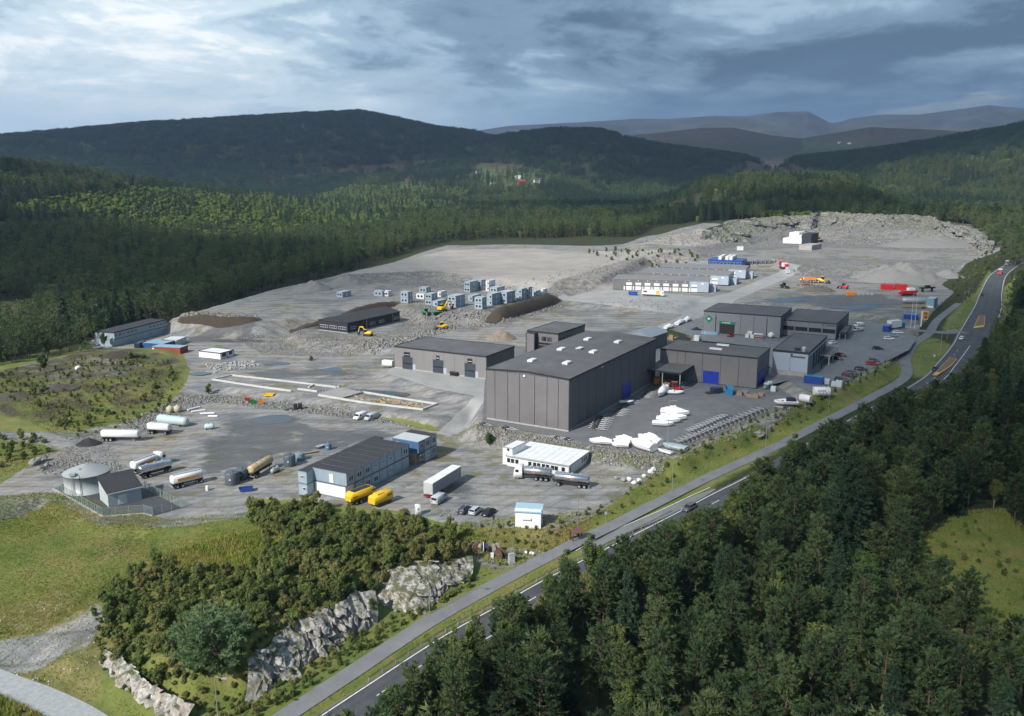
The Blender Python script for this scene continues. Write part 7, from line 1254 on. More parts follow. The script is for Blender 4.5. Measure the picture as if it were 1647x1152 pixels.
# ------------------------------------------------------------------ stacked site cabins on the terrace
def cabins(x0, xm, x1, yb, lev, m, label, zoom=(640, 430, 6.335), h=3.0, z0=8.0, group='site cabins on the terrace'):
    f = lambda x, y: (zoom[0] + x / zoom[2], zoom[1] + y / zoom[2]); bx_, by_ = f(xm, yb); o = P(bx_, by_, z0); ux = np.array([math.cos(AX), math.sin(AX)]); uy = np.array([-math.sin(AX), math.cos(AX)])
    def solve(px, d): k = (px - 823.5) / FPX; zc = (z0 - CAM_H); a = k * (CP * (o[1]) - SP * zc) - o[0]; return a / (d[0] - k * CP * d[1])
    La = min(9, max(2.6, solve(f(x1, 0)[0], ux))); Lb = min(9, max(2.4, solve(f(x0, 0)[0], uy)))
    for l in range(lev):
        b = Bld.__new__(Bld); b.La, b.Lb, b.h, b.z0, b.ang = La, Lb, h, z0 + l * h, AX; b.o = np.array([o[0], o[1], b.z0]); b.ux, b.uy = ux, uy
        lb = label + (', upper' if l else (', lower' if lev > 1 else '')); b.th = thing('site_cabin', lb, 'cabin', tuple(b.o), AX, group); cabin_unit(b, 'shell', 0, La, 0, Lb, 0, h, m, mat('cabin_roof', (.42, .46, .5), .6) if m is not M_WHITE else M_WHITE, corr=False)
        b.window('L', Lb * .3, 1.0, min(1.2, Lb * .3), 1.1)
        if Lb > 3.5: b.window('L', Lb * .7, 1.0, 1.2, 1.1)
        b.part('door', 'R', La * .45, La * .45 + .9, .15, 2.2, M_WFRAME, .06)
for args in [(25, 105, 150, 370, 2, M_MODULE, 'leftmost pair of stacked grey cabins on the terrace'), (215, 290, 335, 262, 1, M_MODULE, 'grey cabin behind the white box on the terrace'), (185, 268, 285, 328, 1, M_WHITE, 'low white box between two grey cabins'), (278, 345, 402, 390, 2, M_MODULE, 'second pair of stacked cabins from the left'), (350, 405, 502, 406, 1, M_MODULE, 'single grey cabin in front of the second stack'), (505, 590, 725, 415, 2, M_MODULE, 'long stacked cabins with dark windows at the middle front'), (405, 440, 498, 305, 1, M_WHITE, 'tall white box behind the middle cabins'), (675, 735, 862, 258, 2, M_MODULE, 'tall grey stack at the back of the cabins'), (800, 850, 895, 238, 2, M_MODULE, 'grey stack at the back beside the white stack'), (893, 930, 992, 245, 2, M_WHITE, 'white stack at the back of the cabins'), (710, 760, 900, 350, 1, M_MODULE, 'single cabin between the front stacks'), (780, 860, 902, 432, 2, M_MODULE, 'stack nearest the soil bank with an overhanging end'), (905, 960, 1078, 392, 2, M_MODULE, 'broad stack right of the overhanging one'), (1020, 1110, 1205, 372, 2, M_MODULE, 'dark-banded stack right of the broad one'), (935, 1010, 1112, 262, 1, M_MODULE, 'pinkish grey cabin in front of the white stack'), (1205, 1262, 1315, 336, 2, M_MODULE, 'second stack from the right end'), (1290, 1330, 1366, 318, 2, M_MODULE, 'rightmost tall stack of cabins'), (1365, 1405, 1456, 298, 1, M_MODULE, 'rightmost single grey cabin'), (1445, 1480, 1522, 280, 1, M_WHITE, 'white box at the right end of the cabins')]: cabins(*args)
cabins(543, 580, 631, 226, 1, M_MODULE, 'lone grey cabin far left on the terrace', (400, 420, 3.84)); cabins(772, 826, 850, 220, 1, M_MODULE, 'grey half of a cabin pair on the terrace', (400, 420, 3.84)); cabins(826, 862, 886, 220, 1, M_WHITE, 'white half of a cabin pair on the terrace', (400, 420, 3.84))
# ------------------------------------------------------------------ camp and plant beyond the garage rows
bc = ctn('blue_camp', 'row of bright blue camp cabins with white windows behind the garages', (1194, 419.5), (1139, 417.5), (1203, 415.5), 7.5, PAINT['blue'], 5.6, PAINT['blue'], 'building', None, 0, True, False)
for k in range(9): bc.window('L', bc.Lb * (.08 + .105 * k), 2.6, 1.6, 1.4)
for k, x in enumerate((.3, .42, .62)): MB().box(1, bc.La, bc.Lb * x, bc.Lb * (x + .09), 5.7, 8.0).build('white_roof_box', M_WHITE, bc.th)
for i, x in enumerate(np.linspace(1199, 1241, 7)): q = G(x, 428.5, 7); th = thing('storage_rack', 'grey open storage rack in the row beyond the garages', 'rack', tuple(q), AX + math.pi / 2, 'storage racks beyond the garages'); [MB().box(a - .12, a + .12, b - .12, b + .12, 0, 3.2).build('post', M_STEEL, th) for a in (-2.1, 2.1) for b in (-1.1, 1.1)]; [MB().box(-2.3, 2.3, -1.2, 1.2, z, z + .25).build('shelf', mat('rack_grey', (.2, .22, .24), .6), th) for z in (.3, 1.6, 3.0)]
box_thing('crusher', 'red and white rock crusher beyond the garages', 'machine', (1249, 431), (1274, 430), [('hopper', PAINT['red'], -5.5, -1.5, -1.6, 1.6, 1.5, 4.6), ('engine', M_WHITE, -1.2, 2.0, -1.5, 1.5, 1.2, 4.0), ('conveyor', PAINT['red'], 2.0, 5.5, -.8, .8, 1.0, 3.4), ('track', M_CHASSIS, -4, 3, -1.8, -1.0, 0, 1.1), ('track', M_CHASSIS, -4, 3, 1.0, 1.8, 0, 1.1)], 7)
box_thing('white_cabin', 'small white cabin alone below the quarry', 'cabin', (1187.5, 402.5), (1193, 402.5), [('body', M_WHITE, -2.4, 2.4, -1.6, 1.6, 0, 3.4), ('roof', M_STEEL, -2.6, 2.6, -1.8, 1.8, 3.4, 3.6)], 10); box_thing('site_hut', 'pale hut between the crusher and the dump truck', 'hut', (1266, 441), (1273, 441), [('body', PAINT['silver'], -2.2, 2.2, -1.6, 1.6, 0, 4.2), ('door', M_WHITE, -1.6, -.6, -1.66, -1.6, .2, 2.4)], 6)
box_thing('screening_plant', 'red screening plant with a white top in the east field', 'machine', (1450, 476), (1476, 475), [('frame', PAINT['red'], -5, 4, -1.5, 1.5, 1.4, 3.0), ('screen_box', M_WHITE, -1.5, 2.5, -1.3, 1.3, 3.0, 4.4), ('conveyor', PAINT['red'], -7, -5, -.7, .7, .8, 2.2), ('track', M_CHASSIS, -4, 3, -1.7, -1.1, 0, 1.2), ('track', M_CHASSIS, -4, 3, 1.1, 1.7, 0, 1.2)], 6)
box_thing('black_conveyor', 'black conveyor machine behind the red screening plant', 'machine', (1480, 470), (1502, 469), [('belt', M_BLACK, -5, 5, -.8, .8, 2.0, 2.8), ('leg', M_BLACK, -3.5, -3, -.7, .7, 0, 2.0), ('leg', M_BLACK, 3, 3.5, -.7, .7, 0, 2.0), ('motor', M_BLACK, -1.2, 1.2, -1.1, 1.1, 2.8, 3.9)], 6)
lying_tank('storage_tank', 'long silver tank trailer beyond the flagpoles', (1451, 488), (1488, 488.5), 1.5, M_STEEL, 5.8, 12); box_thing('flat_trailer', 'low mustard flat trailer below the long silver tank', 'trailer', (1452, 495), (1489, 496.5), [('deck', mat('mustard', (.30, .22, .07), .6), -6, 6, -1.2, 1.2, .7, 1.3), ('wheel_box', M_TYRE, 3.6, 4.8, -1.25, 1.25, 0, .9)], 5.6)
bm2 = ctn('blue_module', 'blue and pale blue cabin at the end of the silver tank', (1503, 481), (1490, 480), (1509, 478), 5.6, PAINT['lightblue'], 5.2, PAINT['silver'], 'cabin'); bm2.part('banner', 'L', .2, bm2.Lb - .2, .4, 1.5, M_WHITE, .06)
box_thing('orange_container', 'orange tarpaulined box in the east field', 'box', (1361, 475), (1374, 475), [('body', PAINT['orange'], -2.2, 2.2, -1.3, 1.3, 0, 1.6), ('lid', PAINT['orange'], -1.8, 1.8, -1, 1, 1.6, 2.1)], 6)
for i, x in enumerate((1381, 1388, 1395, 1402)): box_thing('concrete_block', 'pale concrete block in the row beside the orange box', 'block', (x - 1.8, 474.5), (x + 1.8, 474.5), [('body', M_CONC, -.8, .8, -.6, .6, 0, 1.5)], 6, None, 'concrete blocks in the east field')
# ------------------------------------------------------------------ heaps
def heap(name, label, px, py, rx, ry, h, m, z0=0.0, rz=0.0, cat='heap', seed=1, long=False):
    q = G(px, py, z0); n, k = 40, 14; V = []; rg = np.random.default_rng(seed)
    for j in range(k + 1):
        t = j / k
        for i in range(n): g = 2 * math.pi * i / n; V.append((t * rx * math.cos(g), t * ry * math.sin(g), 0))
    V = np.array(V); rr = np.sqrt((V[:, 0] / rx) ** 2 + (V[:, 1] / ry) ** 2); w = fbm(V[:, 0] / 2.2 + seed, V[:, 1] / 2.2, seed, 3); V[:, 2] = h * np.clip(1 - rr - .0, 0, 1) ** (.9 if not long else .55) * (1 + .35 * w) - .25 * (rr > .97); V[:, :2] *= (1 + .10 * w)[:, None]
    F = []
    for j in range(k):
        for i in range(n): F.append((j * n + i, j * n + (i + 1) % n, (j + 1) * n + (i + 1) % n, (j + 1) * n + i))
    o = link_mesh(name, np_mesh(name, V, np.array(F)[:, ::-1], m, True)); o.location = q; o.rotation_euler = (0, 0, rz); return tag(o, label, cat)
M_GRAVH = mat('gravel_heap', (.20, .20, .195), .95, 0, .25, 2.0, 0, .6); M_SOIL = mat('soil', (.055, .042, .03), .95, 0, .35, 1.2, 0, .8); M_BROWNH = mat('brown_sand', (.22, .18, .145), .95, 0, .2, 1, 0, .5); M_TAR = mat('black_scrap', (.02, .02, .022), .7, 0, .4, 2, 0, .8)
heap('sand_heap', 'brown sand heap behind the three-gate hall', 806, 545, 7, 6, 4.0, M_BROWNH, 4); heap('gravel_heap', 'left pale gravel heap on the terrace edge', 503, 466, 12, 9, 5.5, M_GRAVH, 8, 0, 'heap', 2); heap('gravel_heap', 'right pale gravel heap on the terrace edge', 560, 457, 14, 10, 6.5, M_GRAVH, 8.5, 0, 'heap', 3); heap('gravel_heap', 'huge gravel heap in front of the quarry floor', 1452, 452, 30, 18, 12, M_GRAVH, 6, 0, 'heap', 4); heap('gravel_heap', 'grey gravel heap left of the huge one', 1425, 446, 24, 14, 8, M_GRAVH, 6, 0, 'heap', 5); heap('gravel_heap', 'small dark gravel heap near the quarry road', 1522, 446, 12, 9, 5, M_GRAVH, 7, 0, 'heap', 6)
heap('gravel_heap', 'long low gravel heap on the quarry floor', 1500, 396, 50, 22, 9, M_GRAVH, 11, 0, 'heap', 7); heap('rubble_heap', 'dark rubble heap in the east field', 1312, 468, 12, 7, 4, mat('dark_rubble', (.13, .12, .11), .95, 0, .4, 1, 0, .8), 6, 0, 'heap', 8); heap('black_debris_heap', 'black heap of tarpaulin and scrap by the white tank trailer', 143, 714, 3.6, 3.2, 1.7, M_TAR, 0, 0, 'heap', 9)
def berm(label, pts, w, h, m, z0, seed):
    """long irregular bank of soil along a line"""
    l = np.array([G(a, b, z0) for a, b in pts]); l = smooth_line(l, 16); c = l[len(l) // 2].copy(); d = np.gradient(l[:, :2], axis=0); d /= np.linalg.norm(d, axis=1)[:, None]; n = np.stack([d[:, 1], -d[:, 0]], -1); k = 13; V = []
    for i in range(len(l)):
        e_ = min(1, 4 * i / len(l), 4 * (len(l) - 1 - i) / len(l))
        for j in range(k): u = -1 + 2 * j / (k - 1); x, y = l[i, :2] + n[i] * u * w; V.append((x - c[0], y - c[1], hz(x, y) - c[2] - .2 + (h * (1 - u * u) ** .8 * (.25 + .75 * e_)) if abs(u) < 1 else hz(x, y) - c[2] - .4))
    V = np.array(V); V[:, 2] += fbm(V[:, 0] / 1.6, V[:, 1] / 1.6, seed, 3) * .55; i = np.arange(len(l) - 1)[:, None] * k + np.arange(k - 1)[None]; F = np.stack([i, i + k, i + k + 1, i + 1], -1).reshape(-1, 4)
    o = link_mesh('soil_bank', np_mesh('soil_bank', V, F, m)); o.location = c; tag(o, label, 'bank')
berm('long dark soil bank beside the stacked cabins', [(788, 510), (815, 503), (850, 493), (880, 484), (896, 481)], 4.0, 3.4, M_SOIL, 7, 10); berm('long dark soil bank above the boulder bank', [(290, 512), (320, 513.5), (360, 516), (400, 519.5), (418, 522)], 3.4, 2.2, M_SOIL, 7, 11); berm('dark soil bank behind the dark gabled building', [(468, 521), (490, 519), (520, 511), (570, 500), (620, 490), (640, 487)], 3.0, 2.0, M_SOIL, 7, 12); heap('scrap_heap', 'heap of torn timber and roots on the earth mound', 190, 573, 9, 5, 2.2, M_SOIL, 4, .2, 'heap', 13)
heap('debris_heap', 'dark heap of roots among the mound shrubs, higher one', 90, 625, 8, 5, 1.6, mat('brush', (.075, .065, .055), .95, 0, .4, 2, 0, .9), 4, .3, 'heap', 14); heap('debris_heap', 'dark heap of roots at the left edge of the mound', 15, 640, 7, 5, 1.8, MATS['brush'], 3, .3, 'heap', 15)
def boulder(name, label, px, py, s, seed, z0=0.0, m=None):
    rg = np.random.default_rng(seed); b = MB(); n, k = 9, 6; rings = []
    for j in range(k + 1):
        ph = -math.pi / 2 + math.pi * j / k; rings.append([(s * max(.05, math.cos(ph)) * math.cos(2 * math.pi * i / n) * rg.uniform(.75, 1.2), s * .8 * max(.05, math.cos(ph)) * math.sin(2 * math.pi * i / n) * rg.uniform(.75, 1.2), s * .75 * math.sin(ph) * rg.uniform(.8, 1.1) + s * .5) for i in range(n)])
    b.loft(rings, None, False); o = b.build(name, m or M_STONE); o.location = G(px, py, z0); o.rotation_euler = (0, 0, rg.uniform(0, 6)); return tag(o, label, 'boulder')
for lab, px, py, s in (('big pale boulder, leftmost by the dirt track', 57, 748, 1.5), ('big pale boulder, top of the group by the dirt track', 69, 742, 1.5), ('pale boulder, lowest of the group by the dirt track', 66, 756, 1.1), ('pale boulder, rightmost of the group by the dirt track', 76, 751, .9)): boulder('boulder', lab, px, py, s, int(px), 0)
boulder('boulder', 'pale boulder on the bank below the trailer park', 1222, 702, 1.6, 5, 1); boulder('boulder', 'white boulder on top of the earth mound', 126, 595, 1.3, 9, 5, M_WHITE)
# ------------------------------------------------------------------ concrete foundations
def strip(th, pts, w=.5, h=.55):
    for a, b in zip(pts[:-1], pts[1:]):
        d = np.array(b) - np.array(a); L_ = np.hypot(*d[:2]); m_ = MB(); m_.box(-.2, L_ + .2, -w / 2, w / 2, -.3, h); o = m_.build('footing', mat('pale_concrete', (.52, .52, .50), .9, 0, .15, .6, .1), th); o.location = (a[0], a[1], a[2]); o.rotation_euler = (0, 0, math.atan2(d[1], d[0]))
for lab, lines in (('pale concrete footings of an unbuilt hall on the left', [[(342, 611.5), (373.5, 604.7), (440, 612), (545, 624)], [(342, 611.5), (400, 620.5), (468, 630)], [(480, 626.8), (510, 631)], [(497, 624), (505, 620), (540, 624)]]), ('rectangular concrete footing full of timber on the right', [[(513, 637), (580, 648), (680, 660), (703, 651), (640, 641), (585, 632)]])):
    W_ = [[G(a, b, 1.6) for a, b in l] for l in lines]; c_ = W_[0][0]; th = thing('concrete_foundation', lab, 'foundation', tuple(c_))
    for l in W_: strip(th, [tuple(p - c_) for p in l])
pg = [G(a, b, 1.6) for a, b in ((513, 635), (552, 642), (584, 633), (545, 626))]; c_ = np.mean(pg, 0); th = thing('concrete_slab', 'grey concrete slab between the two footings', 'slab', tuple(c_)); MB().prism(ccw([(p[0] - c_[0], p[1] - c_[1]) for p in pg]), 'z', -.3, .6).build('deck', mat('slab_concrete', (.30, .29, .28), .9, 0, .15, .4), th)
e_ = ccw([(p[0] - c_[0], p[1] - c_[1]) for p in pg])
for a, b in zip(e_, e_[1:] + e_[:1]):
    for k in range(6): x = a[0] + (b[0] - a[0]) * k / 6; y = a[1] + (b[1] - a[1]) * k / 6; MB().box(x - .04, x + .04, y - .04, y + .04, .6, 1.5).build('edge_post', M_STEEL, th)
rg = np.random.default_rng(3)
for k in range(34): u, v = rg.uniform(.06, .94), rg.uniform(.15, .85); a = np.array([582, 636]) * (1 - u) * (1 - v) + np.array([690, 651]) * u * (1 - v) + np.array([540, 640]) * (1 - u) * v + np.array([675, 657]) * u * v; q = G(*a, 1.6); o = MB().box(-rg.uniform(.6, 1.8), rg.uniform(.6, 1.8), -.18, .18, .02, .14 + .25 * rg.uniform()).build('timber_plank', mat('fresh_timber', (.50, .36, .20), .8, 0, .25, 2) if k % 3 else M_WOOD); o.location = q; o.rotation_euler = (0, 0, rg.uniform(0, 3.1)); tag(o, 'loose plank lying inside the right concrete footing', 'plank', 'planks in the footing')
# ------------------------------------------------------------------ boats
def hull(L_, w, d, n=16):
    rings = []
    for j in range(n + 1):
        t = j / n; x = -L_ / 2 + L_ * t; k = (1 - max(0, (t - .45) / .55) ** 2.4); k = max(k, .03); sh = d + .35 * d * max(0, t - .4) ** 1.5
        rings.append([(x, 0, .25 + .45 * d * max(0, (t - .72) / .28) ** 2), (x, w * .36 * k, .38 + .4 * d * max(0, (t - .72) / .28) ** 2), (x, w * .5 * k, sh), (x, w * .44 * k, sh + .05), (x, -w * .44 * k, sh + .05), (x, -w * .5 * k, sh), (x, -w * .36 * k, .38 + .4 * d * max(0, (t - .72) / .28) ** 2)])
    return rings
M_GEL = mat('white_gelcoat', (.76, .77, .77), .3, 0, .04, .5, .05); M_WRAP = mat('white_shrink_wrap', (.80, .81, .82), .5, 0, .03, .8)
def stand_blocks(th, L_): 
    for x in (-L_ * .3, L_ * .18): MB().box(x - .2, x + .2, -.45, .45, 0, .42).build('keel_block', M_WOOD, th)
def wrapped(label, a, b, w, d, top, z0=3.1, m=None, group=None):
    m_, rz, L_ = two(a, b, z0); th = thing('wrapped_boat', label, 'boat', tuple(m_), rz, group); H = hull(L_, w, d); MB().loft(H).build('hull', M_GEL, th); rings = []
    rg = np.random.default_rng(int(abs(m_[0] * 10)))
    for j, r in enumerate(H):
        t = j / (len(H) - 1); x = r[0][0]; k = abs(r[2][1]); zs = r[2][2] + .02; hh = top * (.35 + .65 * math.exp(-((t - .42) / .24) ** 2)) * (1 - .75 * max(0, t - .75) / .25) * (1 + .10 * rg.normal()); rings.append([(x, k * 1.03, zs - .25), (x, k * 1.0, zs + .04), (x, k * .62, zs + hh * .62), (x, 0, zs + hh), (x, -k * .62, zs + hh * .62), (x, -k * 1.0, zs + .04), (x, -k * 1.03, zs - .25)])
    MB().loft(rings, None, True).build('cover', m or M_WRAP, th); stand_blocks(th, L_); return th
for args in [('low shrink-wrapped boat alone at the left of the front row', (984, 716), (948, 714), 2.4, 1.2, 1.1), ('small wrapped boat, backmost of the three beside the big wrapped one', (1016, 712), (990, 709.5), 2.3, 1.2, .9), ('small wrapped boat, middle of the three beside the big wrapped one', (1014, 716), (986, 714), 2.4, 1.2, 1.0), ('small wrapped boat, nearest of the three beside the big wrapped one', (1011, 721), (983.5, 719.5), 2.4, 1.2, .9), ('biggest wrapped boat, humped, in the front row', (1052, 728), (1015, 717), 4.0, 1.7, 1.9), ('large wrapped boat just behind the biggest one', (1063, 720), (1026, 709), 3.4, 1.6, 1.8),
             ('wrapped boat nearest the camera in the yard group', (1049, 685), (1083, 687), 2.5, 1.3, .8), ('second wrapped boat of the yard group', (1056, 679), (1094, 682), 2.7, 1.4, 1.4), ('third wrapped boat of the yard group', (1063, 674), (1104, 677.5), 2.9, 1.4, 1.3), ('hindmost and tallest wrapped boat of the yard group', (1063, 667), (1108, 671), 3.0, 1.5, 1.8)]: wrapped(*args)
wrapped('flat boat under a pale blue cover at the end of the front row', (1104, 727), (1066, 720), 3.4, 1.2, .35, 3.1, mat('pale_blue_cover', (.36, .46, .50), .5, 0, .1, .8, .1))
def open_boat(name, label, a, b, w, d, z0=3.1, lift_=0.0):
    m_, rz, L_ = two(a, b, z0); m_[2] += lift_; th = thing(name, label, 'boat', tuple(m_), rz); MB().loft(hull(L_, w, d)).build('hull', M_GEL, th); MB().box(-L_ * .42, L_ * .2, -w * .32, w * .32, d - .02, d + .12).build('cockpit', mat('boat_inside', (.55, .56, .56), .6), th)
    for x in (-.25, .0): MB().box(L_ * x - .15, L_ * x + .15, -w * .42, w * .42, d + .06, d + .18).build('thwart', M_GEL, th)
    return th
open_boat('dinghy', 'small white dinghy upright at the foot of the covered boat', (1081, 733), (1058, 727), 1.7, .9); open_boat('open_boat', 'small white boat resting on trailers by the blue door', (996, 653.5), (1019, 653), 1.8, .8, 3.1, .9)
wrapped('white cabin boat seen end-on by the canopy', (1070, 630), (1060, 641), 2.6, 1.5, 1.6)
m_, rz, L_ = two((1074, 633.5), (1093, 634.5), 3.1); th = thing('inflatable_boat', 'pale inflatable boat beside the canopy post', 'boat', tuple(m_), rz)
for s in (-1, 1): MB().tube([(-3, s * .9, .7), (1.2, s * .9, .75), (2.4, s * .55, .95), (3.0, 0, 1.1)], .42, 10, .32).build('tube', mat('pale_rubber', (.60, .64, .66), .5), th)
MB().box(-2.6, 1.6, -.6, .6, .35, .6).build('floor', M_GEL, th); MB().box(-.6, .1, -.35, .35, .6, 1.5).build('console', M_GEL, th); MB().box(-3.3, -2.9, -.25, .25, .5, 1.5).build('outboard', M_BLACK, th)
m_, rz, L_ = two((1283, 658), (1244, 653.5), 3.2); th = thing('motor_boat', 'white motor boat with a navy canopy on a trailer', 'boat', tuple(m_ + [0, 0, .55]), rz); MB().loft(hull(7.2, 2.6, 1.35)).build('hull', M_GEL, th); st = MB()
for s in (-1, 1): st.tube([(-3.5, s * 1.29, 1.1), (0, s * 1.30, 1.15), (1.6, s * 1.12, 1.3), (3.0, s * .5, 1.55)], .06, 4)
st.build('rubbing_strake', PAINT['darkred'], th); MB().loft([[(-3.1, -1.05, 1.4), (.3, -1.0, 1.45), (.3, 1.0, 1.45), (-3.1, 1.05, 1.4)], [(-2.7, -.8, 2.35), (-.5, -.8, 2.45), (-.5, .8, 2.45), (-2.7, .8, 2.35)]], None, False).build('canopy', mat('navy_canvas', (.012, .014, .045), .8), th); MB().loft([[(.1, -.95, 1.42), (2.6, -.35, 1.7), (2.6, .35, 1.7), (.1, .95, 1.42)], [(.1, -.7, 1.95), (1.9, -.25, 1.85), (1.9, .25, 1.85), (.1, .7, 1.95)]], None, False).build('foredeck', M_GEL, th)
for s in (-1, 1): MB().box(.7, 1.5, s * .78 - .04, s * .78 + .04, 1.55, 1.75).build('porthole', M_BLACK, th)
# ------------------------------------------------------------------ boat trailers
def make_trailer():
    th = thing('boat_trailer', 'x', 'trailer', (0, 0, 0)); f = MB()
    for s in (-1, 1): f.tube([(-2.6, s * .75, .55), (.8, s * .75, .55), (2.6, s * .08, .5)], .085, 5)
    f.tube([(2.4, 0, .5), (3.6, 0, .48)], .06, 6)
    for x in (-2.5, -1.2, .2): f.tube([(x, -.75, .5), (x, .75, .5)], .05, 5)
    f.build('frame', mat('trailer_zinc', (.48, .50, .52), .5, .25, .12, 1), th); wheels(th, (-1.3, -.6), 1.05, .31, .2)
    for s in (-1, 1):
        MB().prism([(-1.75, .5), (-1.6, .7), (-.3, .7), (-.15, .5), (-.25, .5), (-.38, .64), (-1.52, .64), (-1.65, .5)], 'y', s * .95 - .14, s * .95 + .14).build('mudguard', M_BLACK, th); k = MB(); k.tube([(-2.2, s * .45, .78), (-.2, s * .45, .78)], .06, 5); [k.tube([(x, s * .45, .5), (x, s * .45, .78)], .03, 4) for x in (-2, -.5)]; k.build('bunk', M_CHASSIS, th)
    MB().tube([(2.5, 0, .5), (2.45, 0, 1.25)], .045, 5).build('winch_post', M_STEEL, th); MB().cyl(.11, -.12, .12, 'y', (1.2, 2.5), 8).build('winch', PAINT['blue'], th); MB().box(-2.72, -2.66, -.9, .9, .47, .57).build('light_board', M_RED_L, th); MB().cyl(.09, -.05, .05, 'y', (.1, 3.1), 8).build('jockey_wheel', M_TYRE, th); return th
TR0 = make_trailer(); tr_used = [False]
def trailer(a, b, label, group, dz=0.0):
    m_, rz, L_ = two(a, b, 3.1); s = min(1.15, max(.8, L_ / 6.2)); m_[2] = max(m_[2], 3.0) + .02 + dz
    if not tr_used[0]: o = TR0; tr_used[0] = True; o.location = m_; o.rotation_euler = (0, 0, rz); o.scale = (s,) * 3
    else: o = dup(TR0, tuple(m_), rz, None, s)
    o['label'] = label; o['group'] = group
for i in range(20): t = i / 19; x, y = 1107 + (1236 - 1107) * t, 717 + (664.5 - 717) * t; trailer((x, y), (x - 22 + 3 * t, y - 7.5 + .5 * t), 'galvanised boat trailer in the long row on the yard edge', 'trailers along the yard edge')
for i in range(12): t = i / 11; x, y = 1124 + (1180 - 1124) * t, 699 + (675 - 699) * t; trailer((x, y), (x - 22, y - 6.5), 'galvanised boat trailer in the inner row of the yard edge', 'inner row of trailers')
for i in range(7): t = i / 6; trailer((946 + 8 * t, 689 - 18 * t), (975 + 10 * t, 694 - 18 * t), 'boat trailer backed against the tall hall, nearer bunch', 'nearer bunch of trailers at the hall')
for i in range(5): t = i / 4; trailer((980 + 8 * t, 668 - 10 * t), (1004 + 9 * t, 671.5 - 10 * t), 'boat trailer backed against the tall hall, farther bunch', 'farther bunch of trailers at the hall')
for i in range(3): t = i / 2; trailer((1000 + 6 * t, 650 - 5 * t), (1020 + 6 * t, 652 - 5 * t), 'boat trailer by the blue door of the tall hall', 'trailers by the blue door')
for i in range(5): t = i / 4; trailer((1024 + 9 * t, 641 - 9 * t), (1048 + 7 * t, 642 - 9 * t), 'boat trailer in the bunch beside the canopy', 'trailers beside the canopy')
for i, (a, b) in enumerate([((768, 682.5), (792, 687)), ((803, 688.5), (832, 694)), ((904, 707), (878, 703.5)), ((920, 709.5), (895, 706))]): trailer(a, b, ['boat trailer at the left front corner of the tall hall', 'boat trailer under the left front wall of the tall hall', 'left trailer of a pair under the right front corner of the tall hall', 'right trailer of a pair under the right front corner of the tall hall'][i], 'trailers before the tall hall')
trailer((1272, 661), (1246, 656), 'boat trailer carrying the motor boat', 'motor boat trailer')
# ------------------------------------------------------------------ yard goods
def pallets(label, px, py, n, rz, z0=3.1, m=None):
    q = G(px, py, z0); th = thing('pallet_stack', label, 'pallets', tuple(q), rz); rg = np.random.default_rng(int(px))
    for k in range(n):
        z = k * .16; j = MB(); ox, oy = rg.uniform(-.06, .06, 2)
        for i in range(5): j.box(-.6 + ox, .6 + ox, -.4 * 2 + i * .38 + oy, -.4 * 2 + i * .38 + .28 + oy, z + .12, z + .145)
        for i in range(3): j.box(-.6 + ox + i * .53, -.6 + ox + i * .53 + .14, -.8 + oy, 1.0 + oy, z + .0, z + .12)
        j.build('pallet', m or M_WOOD, th)
    return th
M_GREYW = mat('grey_timber', (.26, .23, .20), .85, 0, .3, 2)
k_ = 0
for px, py, n, m, lab in [(1190, 637, 9, M_GREYW, 'grey pallet stack, left of the stacks before the gate hall'), (1199, 636, 10, M_GREYW, 'grey pallet stack, second from the left before the gate hall'), (1207, 640, 7, M_WOOD, 'brown pallet stack, front middle before the gate hall'), (1216, 641, 9, M_WOOD, 'brown pallet stack, right of the middle before the gate hall'), (1224, 638, 8, M_WOOD, 'brown pallet stack, rightmost before the gate hall')]: pallets(lab, px, py, n, R(60), 3.1, m)
def ibc(label, px, py, z0, m=None, s=1.0, dz=0):
    q = G(px, py, z0); th = thing('bulk_container', label, 'container', (q[0], q[1], q[2] + dz), AX); th.scale = (s,) * 3; MB().loft(section_loft([(-.55, .48, .46, .16, 1.1), (-.5, .52, .5, .14, 1.16), (.5, .52, .5, .14, 1.16), (.55, .48, .46, .16, 1.1)])).build('bottle', m or mat('milky_plastic', (.55, .66, .70), .4), th); MB().box(-.6, .6, -.55, .55, 0, .14).build('pallet', M_WOOD, th); cg = MB()
    for x in (-.6, -.2, .2, .6): cg.box(x - .015, x + .015, -.57, -.54, .14, 1.15).box(x - .015, x + .015, .54, .57, .14, 1.15)
    for z in (.4, .75, 1.1): cg.box(-.6, .6, -.575, -.55, z, z + .03).box(-.6, .6, .55, .575, z, z + .03).box(-.61, -.58, -.56, .56, z, z + .03)
    cg.build('cage', M_STEEL, th); MB().cyl(.11, 1.14, 1.22, n=10).build('cap', M_BLACK, th)
for i, (px, py, s) in enumerate([(1233, 624, 1.5), (1238, 622, 1.6), (1244, 630, 1.6), (1330, 618, 1.6), (1341, 622, 1.5), (1349, 623, 2.0)]): ibc(['left white liquid container by the hall corner', 'tall white liquid container by the hall corner', 'white liquid container in front of the hall corner', 'white liquid container right of the blue container', 'small white liquid container at the yard corner', 'large pale liquid container at the yard corner'][i], px, py, 3.3, None, s)
box_thing('blue_machine', 'dark blue covered machine before the blue gate', 'machine', (1139, 634), (1159, 632), [('body', PAINT['darkblue'], -1.0, 2.6, -1.1, 1.1, .5, 2.0), ('deck', M_CHASSIS, -3.0, -1.0, -.9, .9, .3, .6), ('wheel_set', M_TYRE, .2, 1.6, -1.2, 1.2, 0, .6)], 3.1)
